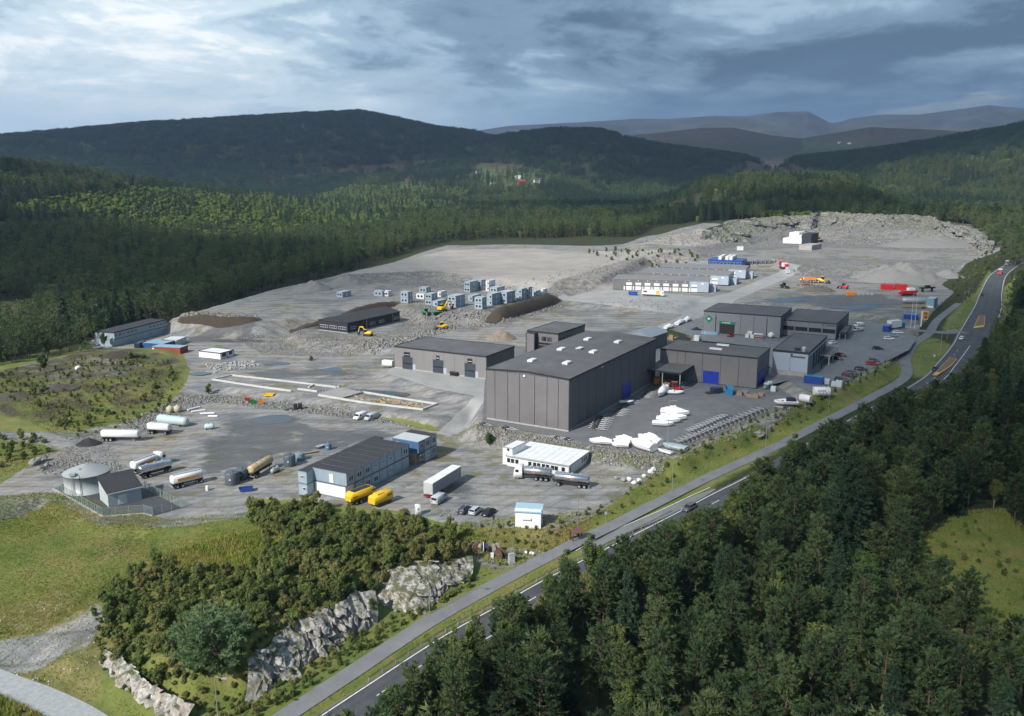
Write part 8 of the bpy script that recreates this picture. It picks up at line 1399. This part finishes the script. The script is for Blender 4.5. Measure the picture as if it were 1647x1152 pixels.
fk, _ = box_thing('forklift', 'red forklift at the front of the canopy', 'forklift', (1094, 629), (1084, 628), [('body', PAINT['red'], -1.2, .8, -.6, .6, .4, 1.3), ('mast', M_BLACK, .85, 1.05, -.45, .45, .1, 2.6), ('fork', M_STEEL, 1.05, 2.1, -.35, -.2, .1, .16), ('fork', M_STEEL, 1.05, 2.1, .2, .35, .1, .16), ('roof_guard', M_BLACK, -.8, .7, -.5, .5, 2.1, 2.2), ('post', M_BLACK, .6, .68, -.48, -.42, 1.3, 2.1), ('post', M_BLACK, .6, .68, .42, .48, 1.3, 2.1), ('post', M_BLACK, -.78, -.7, -.48, -.42, 1.3, 2.1), ('post', M_BLACK, -.78, -.7, .42, .48, 1.3, 2.1)], 3.1); wheels(fk, (-.8, .5), .62, .3, .2)
for lab, x, y, m, h in (('orange crate at the back of the canopy', 5.5, CN.Lb * .78, PAINT['orange'], 2.2), ('brown crate in the middle of the canopy', 6.5, CN.Lb * .5, M_BROWN, 1.4), ('white drum pile under the canopy', 3.0, CN.Lb * .45, M_WHITE, 1.1), ('rusty rack near the front of the canopy', 4.5, CN.Lb * .25, PAINT['darkred'], 1.8)):
    th = thing('crate', lab, 'crate', CN.W(x, y, .08), CN.ang); MB().box(-1.1, 1.1, -1.0, 1.0, 0, h).build('box', m, th); MB().box(-1.15, 1.15, -1.05, 1.05, h, h + .08).build('lid', M_WOOD, th)
for lab, px, py in (('black wheeled bin, left of the pair at the three-gate hall', 727, 604), ('black wheeled bin, right of the pair at the three-gate hall', 733, 605)):
    q = G(px, py, 3); th = thing('wheeled_bin', lab, 'bin', tuple(q), AX); MB().loft([[(-.5, -.6, .15), (.5, -.6, .15), (.5, .6, .15), (-.5, .6, .15)], [(-.62, -.7, 1.25), (.62, -.7, 1.25), (.62, .7, 1.25), (-.62, .7, 1.25)]], None, False).build('tub', M_BLACK, th); MB().prism([(-.68, 1.25), (.68, 1.25), (.5, 1.45), (-.5, 1.45)], 'y', -.74, .74).build('lid', M_BLACK, th); wheels(th, (-.35, .35), .55, .1, .06)
# goods behind the halls
pallets('yellowish timber stack behind the gate hall', 1080, 547, 14, R(60), 3.8, mat('yellow_timber', (.42, .30, .12), .8)); ibc('white tank behind the gate hall', 1121, 549, 4, M_WHITE, 2.2)
heap('tyre_heap', 'heap of black scrap behind the gate hall', 1100, 547, 5, 2.5, 2.2, M_TAR, 4, R(-25), 'heap', 21); heap('tyre_heap', 'black heap at the left corner of the green sign hall', 1120, 531, 3, 2, 1.6, M_TAR, 4.3, 0, 'heap', 22)
for i, (a, b) in enumerate([((1070, 531.5), (1084, 527.5)), ((1088, 524), (1101, 518.5)), ((1101, 519), (1111, 514.5))]): wrapped(['white wrapped boat, nearest of the line by the site road', 'white wrapped boat, middle of the line by the site road', 'white wrapped boat, farthest of the line by the site road'][i], a, b, 2.6, 1.2, 1.2, 4.3)
for i, (px, py, s) in enumerate([(1202, 543.5, 1.5), (1206.5, 541, 2.0), (1210, 544.5, 1.5)]): ibc(['left white bag in front of the green sign hall', 'tall white bag in front of the green sign hall', 'right white bag in front of the green sign hall'][i], px, py, 4.3, M_WHITE, s)
box_thing('steel_frame', 'pinkish steel rack in front of the green sign hall', 'rack', (1214, 545), (1225, 546), [('shelf', mat('pink_red', (.5, .25, .25), .5), -1.9, 1.9, -.7, .7, 0, .25), ('shelf', MATS['pink_red'], -1.9, 1.9, -.7, .7, 1.1, 1.3), ('top', M_WHITE, -1.9, 1.9, -.7, .7, 2.1, 2.4), ('post', M_STEEL, -1.9, -1.75, -.7, -.6, .2, 2.1), ('post', M_STEEL, 1.75, 1.9, -.7, -.6, .2, 2.1)], 4.3)
lying_tank('storage_tank', 'white tank lying at the corner of the green sign hall', (1236, 545), (1250, 541), 1.2, M_WHITE, 4.3, 6); box_thing('bench_stack', 'long pale panel stack by the left end of the green sign hall', 'panels', (1131, 537.5), (1151, 539), [('stack', PAINT['lightblue'], -3.6, 3.6, -.6, .6, 0, 1.3), ('strap', M_WHITE, -2, -1.8, -.62, .62, 0, 1.32)], 4.3); loader('forklift', 'red forklift in the gateway of the green sign hall', (1178, 542), (1172, 543), 4.3, PAINT['red'], .6, False)
# ------------------------------------------------------------------ roadside
M_POLE = mat('lamp_post_steel', (.40, .41, .41), .45, .5)
def lamp(label, px, py, topy, z0, arm=1, h=None):
    q = G(px, py, z0); h = h or max(6.0, min(10.5, top_z(q, px, topy) - q[2])); th = thing('street_lamp', label, 'lamp', tuple(q)); MB().tube([(0, 0, -.2), (0, 0, h * .5), (0, 0, h)], .085, 8, .055).build('post', M_POLE, th); MB().tube([(0, 0, h), (.5 * arm, -.25, h + .12), (1.3 * arm, -.6, h + .16)], .04, 6).build('arm', M_POLE, th); MB().prism([(1.2, h + .1), (1.95, h + .12), (1.95, h + .2), (1.2, h + .24)] if arm > 0 else [(-1.95, h + .12), (-1.2, h + .1), (-1.2, h + .24), (-1.95, h + .2)], 'y', -.85, -.5).build('lantern', M_STEEL, th)
lamp('street lamp nearest the camera at the lower left rock', 352.5, 1180, 1089, -5); lamp('street lamp in front of the rock cutting', 691, 989, 898, -3); lamp('street lamp behind the brown shelter', 929.5, 846, 787, -1.5); lamp('street lamp on the path below the covered boat', 1081, 791, 735, -1); lamp('street lamp on the path below the trailer park', 1231, 724, 677, 0); lamp('street lamp below the printed box trailer', 1332, 666, 634, .5); lamp('street lamp on the bank below the car park', 1409, 622, 597, 2); lamp('tall mast lamp inside the boat yard', 1073.5, 728, 641, 3.1, 1, 14)
for i, (px, py, ty) in enumerate([(1512, 568, 531), (1523, 548, 530), (1535.7, 524, 506), (1550.6, 487, 470), (1557, 481, 466), (1478, 598, 581)]): lamp(['street lamp on the grass inside the path loop', 'street lamp at the mouth of the junction', 'street lamp beyond the junction', 'left of two street lamps far along the path', 'right of two street lamps far along the path', 'street lamp at the bottom of the path loop'][i], px, py, ty, 4)
def sign(name, label, px, py, h, w, hh, m, z0=0.0, round_=False):
    q = G(px, py, z0); th = thing(name, label, 'sign', tuple(q)); MB().cyl(.04, -.2, h, n=6).build('post', M_STEEL, th)
    (MB().cyl(w / 2, -.06, -.03, 'y', (h - hh / 2, 0), 16) if round_ else MB().box(-w / 2, w / 2, -.07, -.04, h - hh, h)).build('plate', m, th)
sign('road_sign', 'small bus stop sign on the near path', 974, 842, 2.8, .6, .6, M_STEEL, -1.5); sign('road_sign', 'round road sign on the grass inside the path loop', 1502, 581, 2.6, .9, .9, M_WHITE, 3, True); sign('road_sign', 'round road sign right of the far road', 1609, 505, 2.6, .9, .9, M_WHITE, 5, True)
for i, (px, ty, lab) in enumerate(((1465.5, 472, 'left white flagpole at the entrance'), (1471.8, 469, 'right white flagpole at the entrance'))): q = G(px - 1, 527.5, 4.2); h = top_z(q, px + 3, ty) - q[2]; th = thing('flagpole', lab, 'flagpole', tuple(q)); MB().tube([(0, 0, -.2), (0, 0, h)], .11, 8, .06).build('pole', M_WHITE, th); MB().lathe([(.02, h), (.12, h + .08), (.02, h + .18)], 8).build('finial', M_WHITE, th)
q = G(1481, 525, 4.2); hp = top_z(q, 1486, 500.5) - q[2]; th = thing('sign_pylon', 'orange company sign on a white post beside the flagpoles', 'sign', tuple(q), R(-12)); MB().box(-.28, .28, -.15, .15, -.2, hp).build('post', M_WHITE, th); MB().box(.3, 2.7, -.2, .2, hp - 3.9, hp).build('border', mat('cream_border', (.72, .55, .30), .5), th); MB().box(.5, 2.5, -.24, .24, hp - 3.7, hp - .2).build('panel', PAINT['orange'], th); MB().box(.7, 2.3, -.27, .27, hp - 1.5, hp - .9).build('dark_mark', mat('brown_mark', (.25, .07, .01), .5), th); MB().box(1.2, 2.3, -.27, .27, hp - 3.3, hp - 2.2).build('dark_mark', MATS['brown_mark'], th)
# guard rail along the near road
gl = offset_line(_le, -.55); seg = np.r_[0, np.cumsum(np.linalg.norm(np.diff(gl[:, :2], axis=0), axis=1))]; o0 = gl[10]; th = thing('guard_rail', 'long steel guard rail between the cycle path and the near road', 'guard rail', (o0[0], o0[1], o0[2])); ss = np.arange(20, 108, 3.0); pts = [np.array([np.interp(s, seg, gl[:, k]) for k in range(3)]) - o0[:3] for s in ss]
for p in pts: MB().box(p[0] - .05, p[0] + .05, p[1] - .05, p[1] + .05, p[2] - .3, p[2] + .7).build('post', M_STEEL, th)
b = MB()
for p, q in zip(pts[:-1], pts[1:]):
    for z0_, z1_ in ((.42, .56), (.60, .74)): b.add([tuple(p + [-.08, -.05, z0_]), tuple(q + [-.08, -.05, z0_]), tuple(q + [-.08, -.05, z1_]), tuple(p + [-.08, -.05, z1_]), tuple(p + [-.13, -.09, z0_ + .02]), tuple(q + [-.13, -.09, z0_ + .02]), tuple(q + [-.13, -.09, z1_ - .02]), tuple(p + [-.13, -.09, z1_ - .02])], [(0, 1, 2, 3), (4, 7, 6, 5), (0, 4, 5, 1), (3, 2, 6, 7)])
b.build('rail', M_STEEL, th)
# shelter, drums, cabinet
q = G(926, 869, -1.8); th = thing('notice_shelter', 'little brown gabled notice board shelter beside the path', 'shelter', tuple(q), R(28)); 
for x in (-1.1, 1.1):
    for y in (-.6, .6): MB().box(x - .08, x + .08, y - .08, y + .08, -.2, 2.0).build('post', M_BROWN, th)
MB().box(-1.05, 1.05, .45, .53, .5, 1.9).build('board', M_BROWN, th); MB().box(-.8, .8, .40, .45, .8, 1.7).build('notice', mat('faded_poster', (.35, .34, .28), .7), th); MB().box(-1.6, 1.6, -1.1, 1.0, -.3, .06).build('base', M_CONC, th)
for s in (-1, 1): MB().add([(-1.5, 0, 2.75), (1.5, 0, 2.75), (1.5, s * 1.1, 1.95), (-1.5, s * 1.1, 1.95), (-1.5, 0, 2.85), (1.5, 0, 2.85), (1.5, s * 1.1, 2.05), (-1.5, s * 1.1, 2.05)], [(0, 1, 2, 3), (4, 7, 6, 5), (0, 4, 5, 1), (1, 5, 6, 2), (2, 6, 7, 3), (3, 7, 4, 0)]).build('roof', mat('brown_shingle', (.15, .085, .06), .8, 0, .25, 3), th)
for i, (px, py, r, m, lab) in enumerate([(752, 887, .9, M_WOOD, 'old wooden cable drum, leftmost by the path'), (762, 887.5, 1.0, mat('pinkish_wood', (.36, .24, .17), .8), 'pinkish cable drum, second by the path'), (772, 885.5, .95, mat('grey_drum', (.2, .2, .23), .7), 'grey cable drum, third by the path'), (781, 888, 1.1, PAINT['blue'], 'blue cable drum by the path'), (797, 889, 1.05, M_GREYW, 'weathered grey cable drum right of the blue one'), (803.5, 898, 1.05, M_BROWN, 'dark brown cable drum nearest the cabinet')]):
    q = G(px, py, -1.6); th = thing('cable_drum', lab, 'cable drum', tuple(q), R(20 + 25 * i)); w = .45
    for s in (-1, 1): MB().cyl(r, s * w - .05, s * w + .05, 'y', (r, 0), 20).build('flange', m if i != 3 else (PAINT['blue'] if s < 0 else M_WHITE), th)
    MB().cyl(r * .6, -w, w, 'y', (r, 0), 16).build('core', M_CHASSIS if i % 2 else M_GREYW, th); MB().cyl(.1, -w - .08, w + .08, 'y', (r, 0), 8).build('hub', M_STEEL, th)
box_thing('utility_cabinet', 'tall grey utility cabinet at the end of the drums', 'cabinet', (819, 906), (826, 905), [('body', mat('cabinet_grey', (.42, .46, .47), .5), -.6, .6, -.35, .35, .1, 1.95), ('roof', M_STEEL, -.66, .66, -.41, .41, 1.95, 2.03), ('base', M_CONC, -.75, .75, -.5, .5, -.2, .1), ('door_gap', M_CHASSIS, -.02, .02, -.36, -.35, .2, 1.85)], -2); box_thing('white_box', 'small white box among the cable drums', 'box', (790, 898), (793.5, 898), [('body', M_WHITE, -.3, .3, -.3, .3, 0, 1.0), ('lid', M_WFRAME, -.34, .34, -.34, .34, 1.0, 1.08)], -1.8)
for i, (px, py) in enumerate(((846, 890), (854, 891), (858, 892.5))): boulder('white_sack', ['left white sack on the path edge', 'middle white sack on the path edge', 'right white sack on the path edge'][i], px, py, .45, 40 + i, -2, M_WHITE)
for i, (px, py, s) in enumerate([(991, 771, .9), (1003, 774, 1.0), (1012, 773, .9), (1020, 779, 1.0), (1028, 775, .9), (1036, 768, .9), (1047, 761, 1.1), (1051, 758, 1.1)]): boulder('white_bag', ['leftmost', 'second', 'third', 'fourth', 'fifth', 'sixth', 'seventh', 'rightmost'][i] + ' pale bag in the dump of bags right of the tanker rig', px, py, s * .8, 60 + i, 0, M_WHITE if i not in (0, 1) else mat('grey_bag', (.3, .3, .31), .7))
q = G(1612, 532, 5); th = thing('white_dome', 'white dome on the verge right of the junction', 'dome', tuple(q)); MB().lathe([(1.6, -.2), (1.7, .6), (1.5, 1.3), (.9, 1.9), (.1, 2.1)], 20).build('shell', M_WHITE, th); MB().cyl(1.0, 0, .5, c=(2.3, .3), n=16).build('small_cap', M_WHITE, th)
# rough junk on the yards
box_thing('scrap_stand', 'pale scrap stand beside the small bluish drum', 'scrap', (510, 722), (522, 718), [('bed', M_STEEL, -1.4, 1.4, -.7, .7, .5, .65), ('leg', M_CHASSIS, -1.2, -1.1, -.6, .6, 0, .5), ('leg', M_CHASSIS, 1.1, 1.2, -.6, .6, 0, .5)]); box_thing('timber_stack', 'brown plank stack behind the bluish plastic tank', 'planks', (488, 731), (512, 727), [('plank', M_BROWN, -2.2, 2.2, -.5, -.1, 0, .25), ('plank', M_BROWN, -2.0, 2.3, .0, .4, 0, .2), ('plank', M_WOOD, -1.8, 1.6, -.3, .2, .26, .4)])
# ------------------------------------------------------------------ people
def person(label, px, py, z0, top, leg, rz):
    q = G(px, py, z0); th = thing('person', label, 'person', tuple(q), rz)
    J = dict(pel=(0, 0, .95), sp=(0, .0, 1.2), ch=(0, 0, 1.4), nk=(0, 0, 1.52), hd=(0, .02, 1.66), ht=(0, .02, 1.78), lh=(-.1, 0, .9), lk=(-.11, .03, .5), la=(-.11, 0, .09), lt=(-.11, .16, .04), rh=(.1, 0, .9), rk=(.12, .06, .5), ra=(.12, .0, .09), rt=(.13, .16, .04), ls=(-.2, 0, 1.42), le=(-.27, -.02, 1.14), lw=(-.26, .10, .9), lf=(-.26, .13, .80), rs=(.2, 0, 1.42), re=(.27, -.02, 1.14), rw=(.26, .10, .9), rf=(.26, .13, .80))
    E_ = [('pel', 'sp'), ('sp', 'ch'), ('ch', 'nk'), ('nk', 'hd'), ('hd', 'ht'), ('pel', 'lh'), ('lh', 'lk'), ('lk', 'la'), ('la', 'lt'), ('pel', 'rh'), ('rh', 'rk'), ('rk', 'ra'), ('ra', 'rt'), ('ch', 'ls'), ('ls', 'le'), ('le', 'lw'), ('lw', 'lf'), ('ch', 'rs'), ('rs', 're'), ('re', 'rw'), ('rw', 'rf')]
    rad = dict(pel=.15, sp=.145, ch=.17, nk=.06, hd=.105, ht=.08, lh=.10, rh=.10, lk=.065, rk=.065, la=.045, ra=.045, lt=.045, rt=.045, ls=.075, rs=.075, le=.05, re=.05, lw=.035, rw=.035, lf=.035, rf=.035)
    ks = list(J); me = bpy.data.meshes.new('body'); me.from_pydata([J[k] for k in ks], [(ks.index(a), ks.index(b)) for a, b in E_], []); o = link_mesh('body', me, th); md = o.modifiers.new('skin', 'SKIN')
    for i, k in enumerate(ks): v = me.skin_vertices[0].data[i]; v.radius = (rad[k], rad[k] * (.75 if k in ('pel', 'sp', 'ch') else 1)); v.use_root = (k == 'pel')
    o.modifiers.new('sub', 'SUBSURF').levels = 1; t = NT('clothes_' + str(int(px))); sp = t.n('ShaderNodeSeparateXYZ'); t.put(sp.inputs[0], t.co('Object')); c = t.mix(t.math('GREATER_THAN', sp.outputs[2], .95), leg, top); c = t.mix(t.math('GREATER_THAN', sp.outputs[2], 1.54), c, (.42, .26, .19)); c = t.mix(t.math('LESS_THAN', sp.outputs[2], .10), c, (.02, .02, .02)); t.set(**{'Base Color': c, 'Roughness': .8}); me.materials.append(t.m)
    MB().lathe([(.12, 1.66), (.125, 1.74), (.09, 1.81), (.02, 1.83)], 12, None, (0, -.01)).build('hair', mat('dark_hair', (.03, .02, .015), .7), th)
person('person in black standing behind the black saloon', 794, 839, 0, (.012, .012, .014), (.015, .015, .018), R(200)); person('person in dark clothes walking by the shop entrance', 1321, 594.5, 4.3, (.02, .02, .03), (.02, .02, .025), R(120))
# ------------------------------------------------------------------ puddles
def puddle(pts, z0, dz=.13):
    q = [G(a, b, z0) for a, b in pts]; c = np.mean(q, 0); rings = smooth_line([(p[0], p[1]) for p in q] + [(q[0][0], q[0][1])], 6)[:-1]; zt = max(p[2] for p in q) + .03
    o = MB().add([(x, y, zt) for x, y in ccw([tuple(r) for r in rings])], [tuple(range(len(rings)))]).build('puddle', M_WATER); tag(o, kind='structure')
t = NT('puddle_water'); t.set(**{'Base Color': (.05, .055, .06), 'Roughness': .07, 'Specular IOR Level': .5}); t.bump(t.noise(3, 3), .03, .02); M_WATER = t.m
puddle([(400, 676), (420, 670), (455, 667), (470, 672), (462, 680), (420, 682)], 0); puddle([(300, 602), (320, 599), (340, 601), (322, 605)], 1.5); puddle([(570, 626), (620, 629), (660, 634), (640, 640), (590, 632)], 1.6); puddle([(330, 549), (380, 546), (410, 548), (370, 551)], 1.5); puddle([(420, 585), (460, 583), (465, 587), (430, 588)], 1.6); puddle([(515, 594), (540, 591), (552, 596), (525, 598)], 1.6); puddle([(1225, 482), (1290, 478), (1310, 482), (1260, 486)], 6); puddle([(1330, 494), (1400, 490), (1420, 494), (1370, 498)], 6); puddle([(1280, 458), (1300, 456), (1310, 459), (1292, 461)], 6); puddle([(395, 548), (420, 547), (425, 550), (405, 551)], 1.6)
# ------------------------------------------------------------------ houses across the valley
def house(label, px, py, rr, w, d, h, wall, roof, rz):
    d_ = ray(px, py); hh_ = math.hypot(d_[0], d_[1])
    for rr in np.arange(rr - 700, rr + 2500, 12):      # first slope met along the line of sight
        t_ = rr / hh_; x, y = d_[0] * t_, d_[1] * t_; z = hz(x, y)
        if z >= CAM_H + d_[2] * t_: break
    th = thing('farm_house', label, 'house', (x, y, z), rz); MB().box(-w / 2, w / 2, -d / 2, d / 2, -8, h).build('wall', wall, th); rf = MB().prism([(-d / 2 - .5, h - .1), (d / 2 + .5, h - .1), (0, h + d * .38)], 'x', -w / 2 - .6, w / 2 + .6).build('roof', roof, th); MB().box(-.5, .5, -.4, .4, h + d * .2, h + d * .48).build('chimney', M_CONC, rf)
    for s in (-1, 1):
        for k in range(3): MB().box(-w * .34 + k * w * .28, -w * .34 + k * w * .28 + 1.3, s * d / 2 - .05, s * d / 2 + .05, 1.0, 2.6).build('window', M_GLASS, th)
RT = mat('grey_tiles', (.12, .11, .11), .8); RED = mat('barn_red', (.30, .035, .03), .7); VW = mat('house_white', (.75, .75, .73), .6)
for a in [('white farmhouse, right end of the far hamlet', 864, 295, 1950, 17, 11, 7, VW, RT, .2), ('white farmhouse with pale roof in the middle of the far hamlet', 833, 289.5, 2050, 15, 10, 7, VW, mat('pale_tiles', (.4, .42, .43), .7), -.2), ('red barn in the far hamlet', 839, 298, 1930, 18, 13, 8, RED, mat('red_tiles', (.25, .06, .045), .8), .5), ('low white house at the left of the far hamlet', 793, 296.5, 1950, 13, 9, 5, VW, RT, .1), ('small white shed in the far hamlet', 819, 300, 1930, 7, 6, 4, VW, RT, .3), ('white house alone above the far hamlet', 768, 279.5, 2250, 12, 9, 6, VW, RT, 0), ('white house among the trees right of the far hamlet', 1140, 297, 1500, 9, 8, 6, VW, RT, .2), ('yellowish house at the foot of the far hill', 953, 301, 1900, 9, 8, 5, mat('house_yellow', (.5, .42, .22), .7), RT, .4), ('far white farm, left of two under the mountains', 1350, 231, 4000, 14, 10, 5, VW, RT, .1), ('far white farm, right of two under the mountains', 1366, 232, 4000, 14, 10, 5, VW, RT, -.1), ('small grey house left of the far hamlet', 655, 293, 1950, 10, 8, 5, mat('house_grey', (.3, .3, .3), .7), RT, .2)]: house(*a)
# ------------------------------------------------------------------ unseen clouds placed to shade parts of the land, and the haze
def cloud_mat():
    t = NT('cloud'); v = t.co('Object'); sp = t.n('ShaderNodeSeparateXYZ'); t.put(sp.inputs[0], v)
    r = t.math('SQRT', t.math('ADD', t.math('MULTIPLY', sp.outputs[0], sp.outputs[0]), t.math('MULTIPLY', sp.outputs[1], sp.outputs[1])))
    r = t.math('ADD', r, t.math('MULTIPLY', t.math('SUBTRACT', t.noise(.004, 5, .6), .5), .7)); al = t.math('SUBTRACT', 1.0, t.step(r, .62, 1.0))
    df = t.n('ShaderNodeBsdfDiffuse'); df.inputs[0].default_value = (.85, .87, .9, 1); tl = t.n('ShaderNodeBsdfTranslucent'); tl.inputs[0].default_value = (.8, .84, .9, 1); m1 = t.n('ShaderNodeMixShader'); m1.inputs[0].default_value = .5
    t.t.links.new(df.outputs[0], m1.inputs[1]); t.t.links.new(tl.outputs[0], m1.inputs[2]); tp = t.n('ShaderNodeBsdfTransparent'); m2 = t.n('ShaderNodeMixShader'); t.put(m2.inputs[0], t.math('MULTIPLY', al, .56)); t.t.links.new(tp.outputs[0], m2.inputs[1]); t.t.links.new(m1.outputs[0], m2.inputs[2]); t.t.links.new(m2.outputs[0], t.out.inputs[0]); return t.m
M_CLOUD = cloud_mat(); CLOUD_Z = 1500.0
def cloud(cx, cy_, ax, ay, rz=0.0, z=0.0, h=.06):
    """a flat bank of cloud standing where its shadow falls on the given piece of land"""
    k = (CLOUD_Z - z) / sunv.z; c = (cx + sunv.x * k, cy_ + sunv.y * k, CLOUD_Z); b = MB(); n = 40
    b.loft([[(r * math.cos(2 * math.pi * i / n), r * math.sin(2 * math.pi * i / n), zz) for i in range(n)] for r, zz in ((.02, -.25), (.6, -.22), (.9, -.1), (1.04, 0), (.9, .35), (.6, .8), (.25, 1.0), (.02, 1.02))], None, True, False)
    o = b.build('cloud', M_CLOUD); o.location = c; o.rotation_euler = (0, 0, rz); o.scale = (ax, ay, max(60, min(ax, ay) * h * 3)); tag(o, kind='structure')
cloud(300, 250, 300, 340, R(20)); cloud(-800, 3250, 1700, 900, 0, 150); cloud(1300, 2800, 1500, 850, 0, 120); cloud(800, 5000, 3200, 1100, 0, 200); cloud(-420, 690, 480, 230, R(-25)); cloud(560, 1120, 560, 190, 0); cloud(-800, 1250, 330, 150, R(10)); cloud(60, 1500, 330, 130, 0, 20)
def haze_box():
    t = NT('haze'); t.t.nodes.remove(t.b); pv = t.n('ShaderNodeVolumePrincipled'); pv.inputs['Color'].default_value = (.44, .64, 1, 1); pv.inputs['Density'].default_value = HAZE; pv.inputs['Anisotropy'].default_value = .2; t.t.links.new(pv.outputs[0], t.out.inputs['Volume'])
    o = MB().box(-11600, 11600, -11600, 11600, float(GZ.min()) - 3, max(float(GZ.max()), 400) + 60).build('haze', t.m); tag(o, 'thin bluish haze filling the air over the valley', 'haze', None, 'stuff')
HAZE = 6.5e-5
haze_box()
